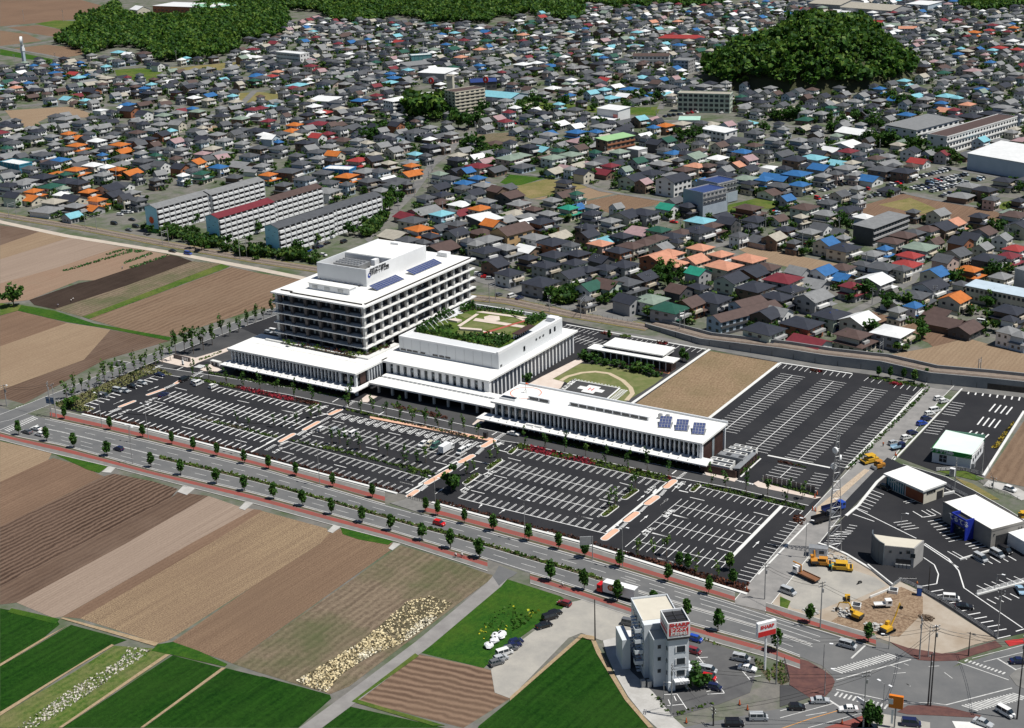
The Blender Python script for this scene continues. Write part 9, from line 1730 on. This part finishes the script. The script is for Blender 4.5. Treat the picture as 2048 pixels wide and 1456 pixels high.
# ================================================================== people
SKIN = mat('skin', (.5, .32, .23), None, .7); HAIR = mat('hair', (.015, .012, .01), None, .8)
def person(lb, x, y, a, top, legs, pose='stand', hat=None, z=.12):
 """one continuous body on a skinned skeleton; face, hair, hat and clothes are its parts"""
 o = thing('person', lb, 'person', (x, y, z), a)
 if pose == 'ride': J = [(0, 0, .95), (.18, 0, 1.2), (.3, 0, 1.42), (.36, 0, 1.52), (.4, 0, 1.66), (.34, .2, 1.36), (.5, .24, 1.15), (.68, .22, 1.08), (.34, -.2, 1.36), (.5, -.24, 1.15), (.68, -.22, 1.08), (.02, .12, .92), (.32, .13, .68), (.12, .13, .3), (.24, .13, .26), (.02, -.12, .92), (.36, -.13, .86), (.2, -.13, .48), (.32, -.13, .45)]
 elif pose == 'bend': J = [(0, 0, .85), (.2, 0, 1.0), (.4, 0, 1.05), (.5, 0, 1.02), (.6, 0, .98), (.42, .18, 1.0), (.45, .2, .75), (.5, .18, .5), (.42, -.18, 1.0), (.45, -.2, .75), (.5, -.18, .5), (0, .1, .82), (.06, .12, .44), (0, .12, .06), (.16, .12, .04), (0, -.1, .82), (.06, -.12, .44), (0, -.12, .06), (.16, -.12, .04)]
 else: J = [(0, 0, .92), (0, 0, 1.15), (0, 0, 1.4), (0, 0, 1.48), (.01, 0, 1.6), (0, .2, 1.38), (.02, .25, 1.12), (.1, .24, .9), (0, -.2, 1.38), (.02, -.25, 1.12), (.1, -.24, .9), (0, .1, .88), (.05, .11, .48), (-.02, .11, .07), (.13, .12, .04), (0, -.1, .88), (0, -.11, .48), (-.05, -.11, .07), (.1, -.12, .04)]
 E_ = [(0, 1), (1, 2), (2, 3), (3, 4), (2, 5), (5, 6), (6, 7), (2, 8), (8, 9), (9, 10), (0, 11), (11, 12), (12, 13), (13, 14), (0, 15), (15, 16), (16, 17), (17, 18)]; R_s = [.15, .15, .16, .06, .1, .08, .055, .04, .08, .055, .04, .11, .075, .05, .045, .11, .075, .05, .045]
 me = bpy.data.meshes.new('body'); me.from_pydata(J, E_, []); b_ = mobj('body', me, SKIN, o); sk = b_.modifiers.new('skin', 'SKIN')
 for v, r in zip(me.skin_vertices[0].data, R_s): v.radius = (r, r)
 me.skin_vertices[0].data[0].use_root = True; b_.modifiers.new('smooth', 'SUBSURF').levels = 1
 def cloth(nm, es, m, k):
  b = MB()
  for i, j in es: b.tube(J[i], J[j], R_s[i]*k, 8, R_s[j]*k)
  return b.obj(nm, m, o)
 cloth('shirt', [(0, 1), (1, 2), (2, 5), (5, 6), (2, 8), (8, 9)], top, 1.15); cloth('trousers', [(0, 11), (11, 12), (12, 13), (0, 15), (15, 16), (16, 17)], legs, 1.18); cloth('shoe', [(13, 14), (17, 18)], DARK, 1.25)
 hd = J[4]; V, Fc = blob(.115, .13, 0, random.Random(1), 9, 6); b = MB(); b.add([(vx+hd[0], vy+hd[1], vz+hd[2]) for vx, vy, vz in V], Fc); h_ = b.obj('head', SKIN, o)
 b = MB(); b.add([(vx*1.1+hd[0]-.02, vy*1.1+hd[1], max(vz*1.12, .0)+hd[2]+.02) for vx, vy, vz in V], Fc); b.obj('hair', hat or HAIR, o)
 b = MB(); b.box(hd[0]+.1, -.012, hd[2]-.04, hd[0]+.14, .012, hd[2]+.01); b.obj('nose', SKIN, h_); b = MB()
 for s in (-1, 1): b.box(hd[0]+.098, s*.04-.014, hd[2]+.01, hd[0]+.112, s*.04+.014, hd[2]+.03)
 b.obj('eye', DARK, h_); b = MB(); b.box(hd[0]+.095, -.03, hd[2]-.075, hd[0]+.108, .03, hd[2]-.065); b.obj('mouth', mat('lips', (.3, .1, .08)), h_)
 return o
def bicycle(lb, x, y, a, z=.17):
 o = thing('bicycle', lb, 'bicycle', (x, y, z), a)
 for xx in (-.45, .6):
  b = MB()
  for k in range(14): a0, a1 = k*.4488, (k+1)*.4488; b.tube((xx+.33*math.cos(a0), 0, .34+.33*math.sin(a0)), (xx+.33*math.cos(a1), 0, .34+.33*math.sin(a1)), .025, 4)
  for k in range(6): b.tube((xx, 0, .34), (xx+.32*math.cos(k*1.047), 0, .34+.32*math.sin(k*1.047)), .008, 3)
  b.obj('wheel', RUBBER, o)
 b = MB()
 for p, q in (((-.45, .34), (.05, .3)), ((.05, .3), (-.05, .85)), ((-.05, .75), (.45, .8)), ((.05, .3), (.45, .75)), ((.45, .95), (.6, .34)), ((-.45, .34), (-.05, .75))): b.tube((p[0], 0, p[1]), (q[0], 0, q[1]), .022, 4)
 b.obj('frame', METAL, o); b = MB(); b.tube((.46, 0, .95), (.46, 0, 1.06), .02, 4); b.tube((.5, -.25, 1.08), (.5, .25, 1.08), .02, 4); b.obj('handlebar', DARK, o); part('saddle', .26, .16, .06, DARK, o, (-.06, 0, .85)); part('basket', .28, .3, .22, METAL, o, (.75, 0, .8))
shW = mat('white_shirt', (.7, .7, .7), None, .9); shD = mat('dark_cloth', (.03, .03, .045), None, .9); shO = mat('orange_vest', (.7, .16, .03), None, .8); shB = mat('blue_cloth', (.1, .16, .3), None, .9)
for t, p, a, top, lb in (('J8', '785,800', math.pi, shW, 'in a white shirt on the foremost bicycle by the brown field'), ('J8', '848,800', math.pi, shW, 'in a pale shirt on the bicycle behind by the brown field'), ('J7', '135,900', math.pi, shW, 'in a white top on a bicycle past the grass lot')):
 x, y = W(t, p)[0]; bicycle('bicycle ridden by the person %s' % lb.split(' on ')[0], x, y, a); person('person '+lb, x, y, a, top, shD, 'ride', None, .17)
for t, p, a, top, po, hat, lb in (('10', '1145,612', 0, shW, 'bend', PAINT, 'bending over the blue green crop row in a white hat'), ('10', '962,702', 2, shB, 'bend', PAINT, 'bending beside the straw rows in the allotment'), ('10', '572,950', 1, shW, 'bend', PAINT, 'in white working on the black soil'), ('10', '560,962', 2, shW, 'bend', PAINT, 'crouched next to the one in white on the black soil'), ('10', '452,998', 1, shB, 'bend', PAINT, 'at the lower tip of the black soil'), ('K7', '487,628', 0, shO, 'stand', PAINT, 'in an orange vest at the fresh asphalt edge'), ('K7', '402,552', 2, shO, 'stand', PAINT, 'in an orange vest on the kerb of the right street'), ('K7', '305,612', 0, shB, 'stand', PAINT, 'standing on top side of the yellow paver'), ('L5', '1150,480', 1, shO, 'stand', YEL, 'beside the blue portable toilet in a vest'), ('L5', '280,680', 1, shW, 'bend', HAIR, 'bending over the white debris heap')):
 x, y = W(t, p)[0]; person('person '+lb, x, y, a, top, shD, po, hat)
x, y = gp('L5', 668, 455); mc = thing('motorcycle', 'dark motorcycle standing alone on the gravel yard', 'motorcycle', (x, y, .12), 1.1); b = MB(); b.tube((-.6, -.06, .3), (-.6, .06, .3), .3, 10); b.tube((.65, -.06, .3), (.65, .06, .3), .3, 10); b.obj('wheel', RUBBER, mc); bx('body', -.5, -.15, .4, .45, .15, .8, DARK, mc); bx('seat', -.6, -.14, .81, .1, .14, .92, RUBBER, mc); b = MB(); b.tube((.45, 0, .75), (.65, 0, .3), .05, 4); b.tube((.42, -.35, 1.0), (.42, .35, 1.0), .03, 4); b.tube((.45, 0, .75), (.42, 0, 1.0), .04, 4); b.obj('fork', METAL, mc)
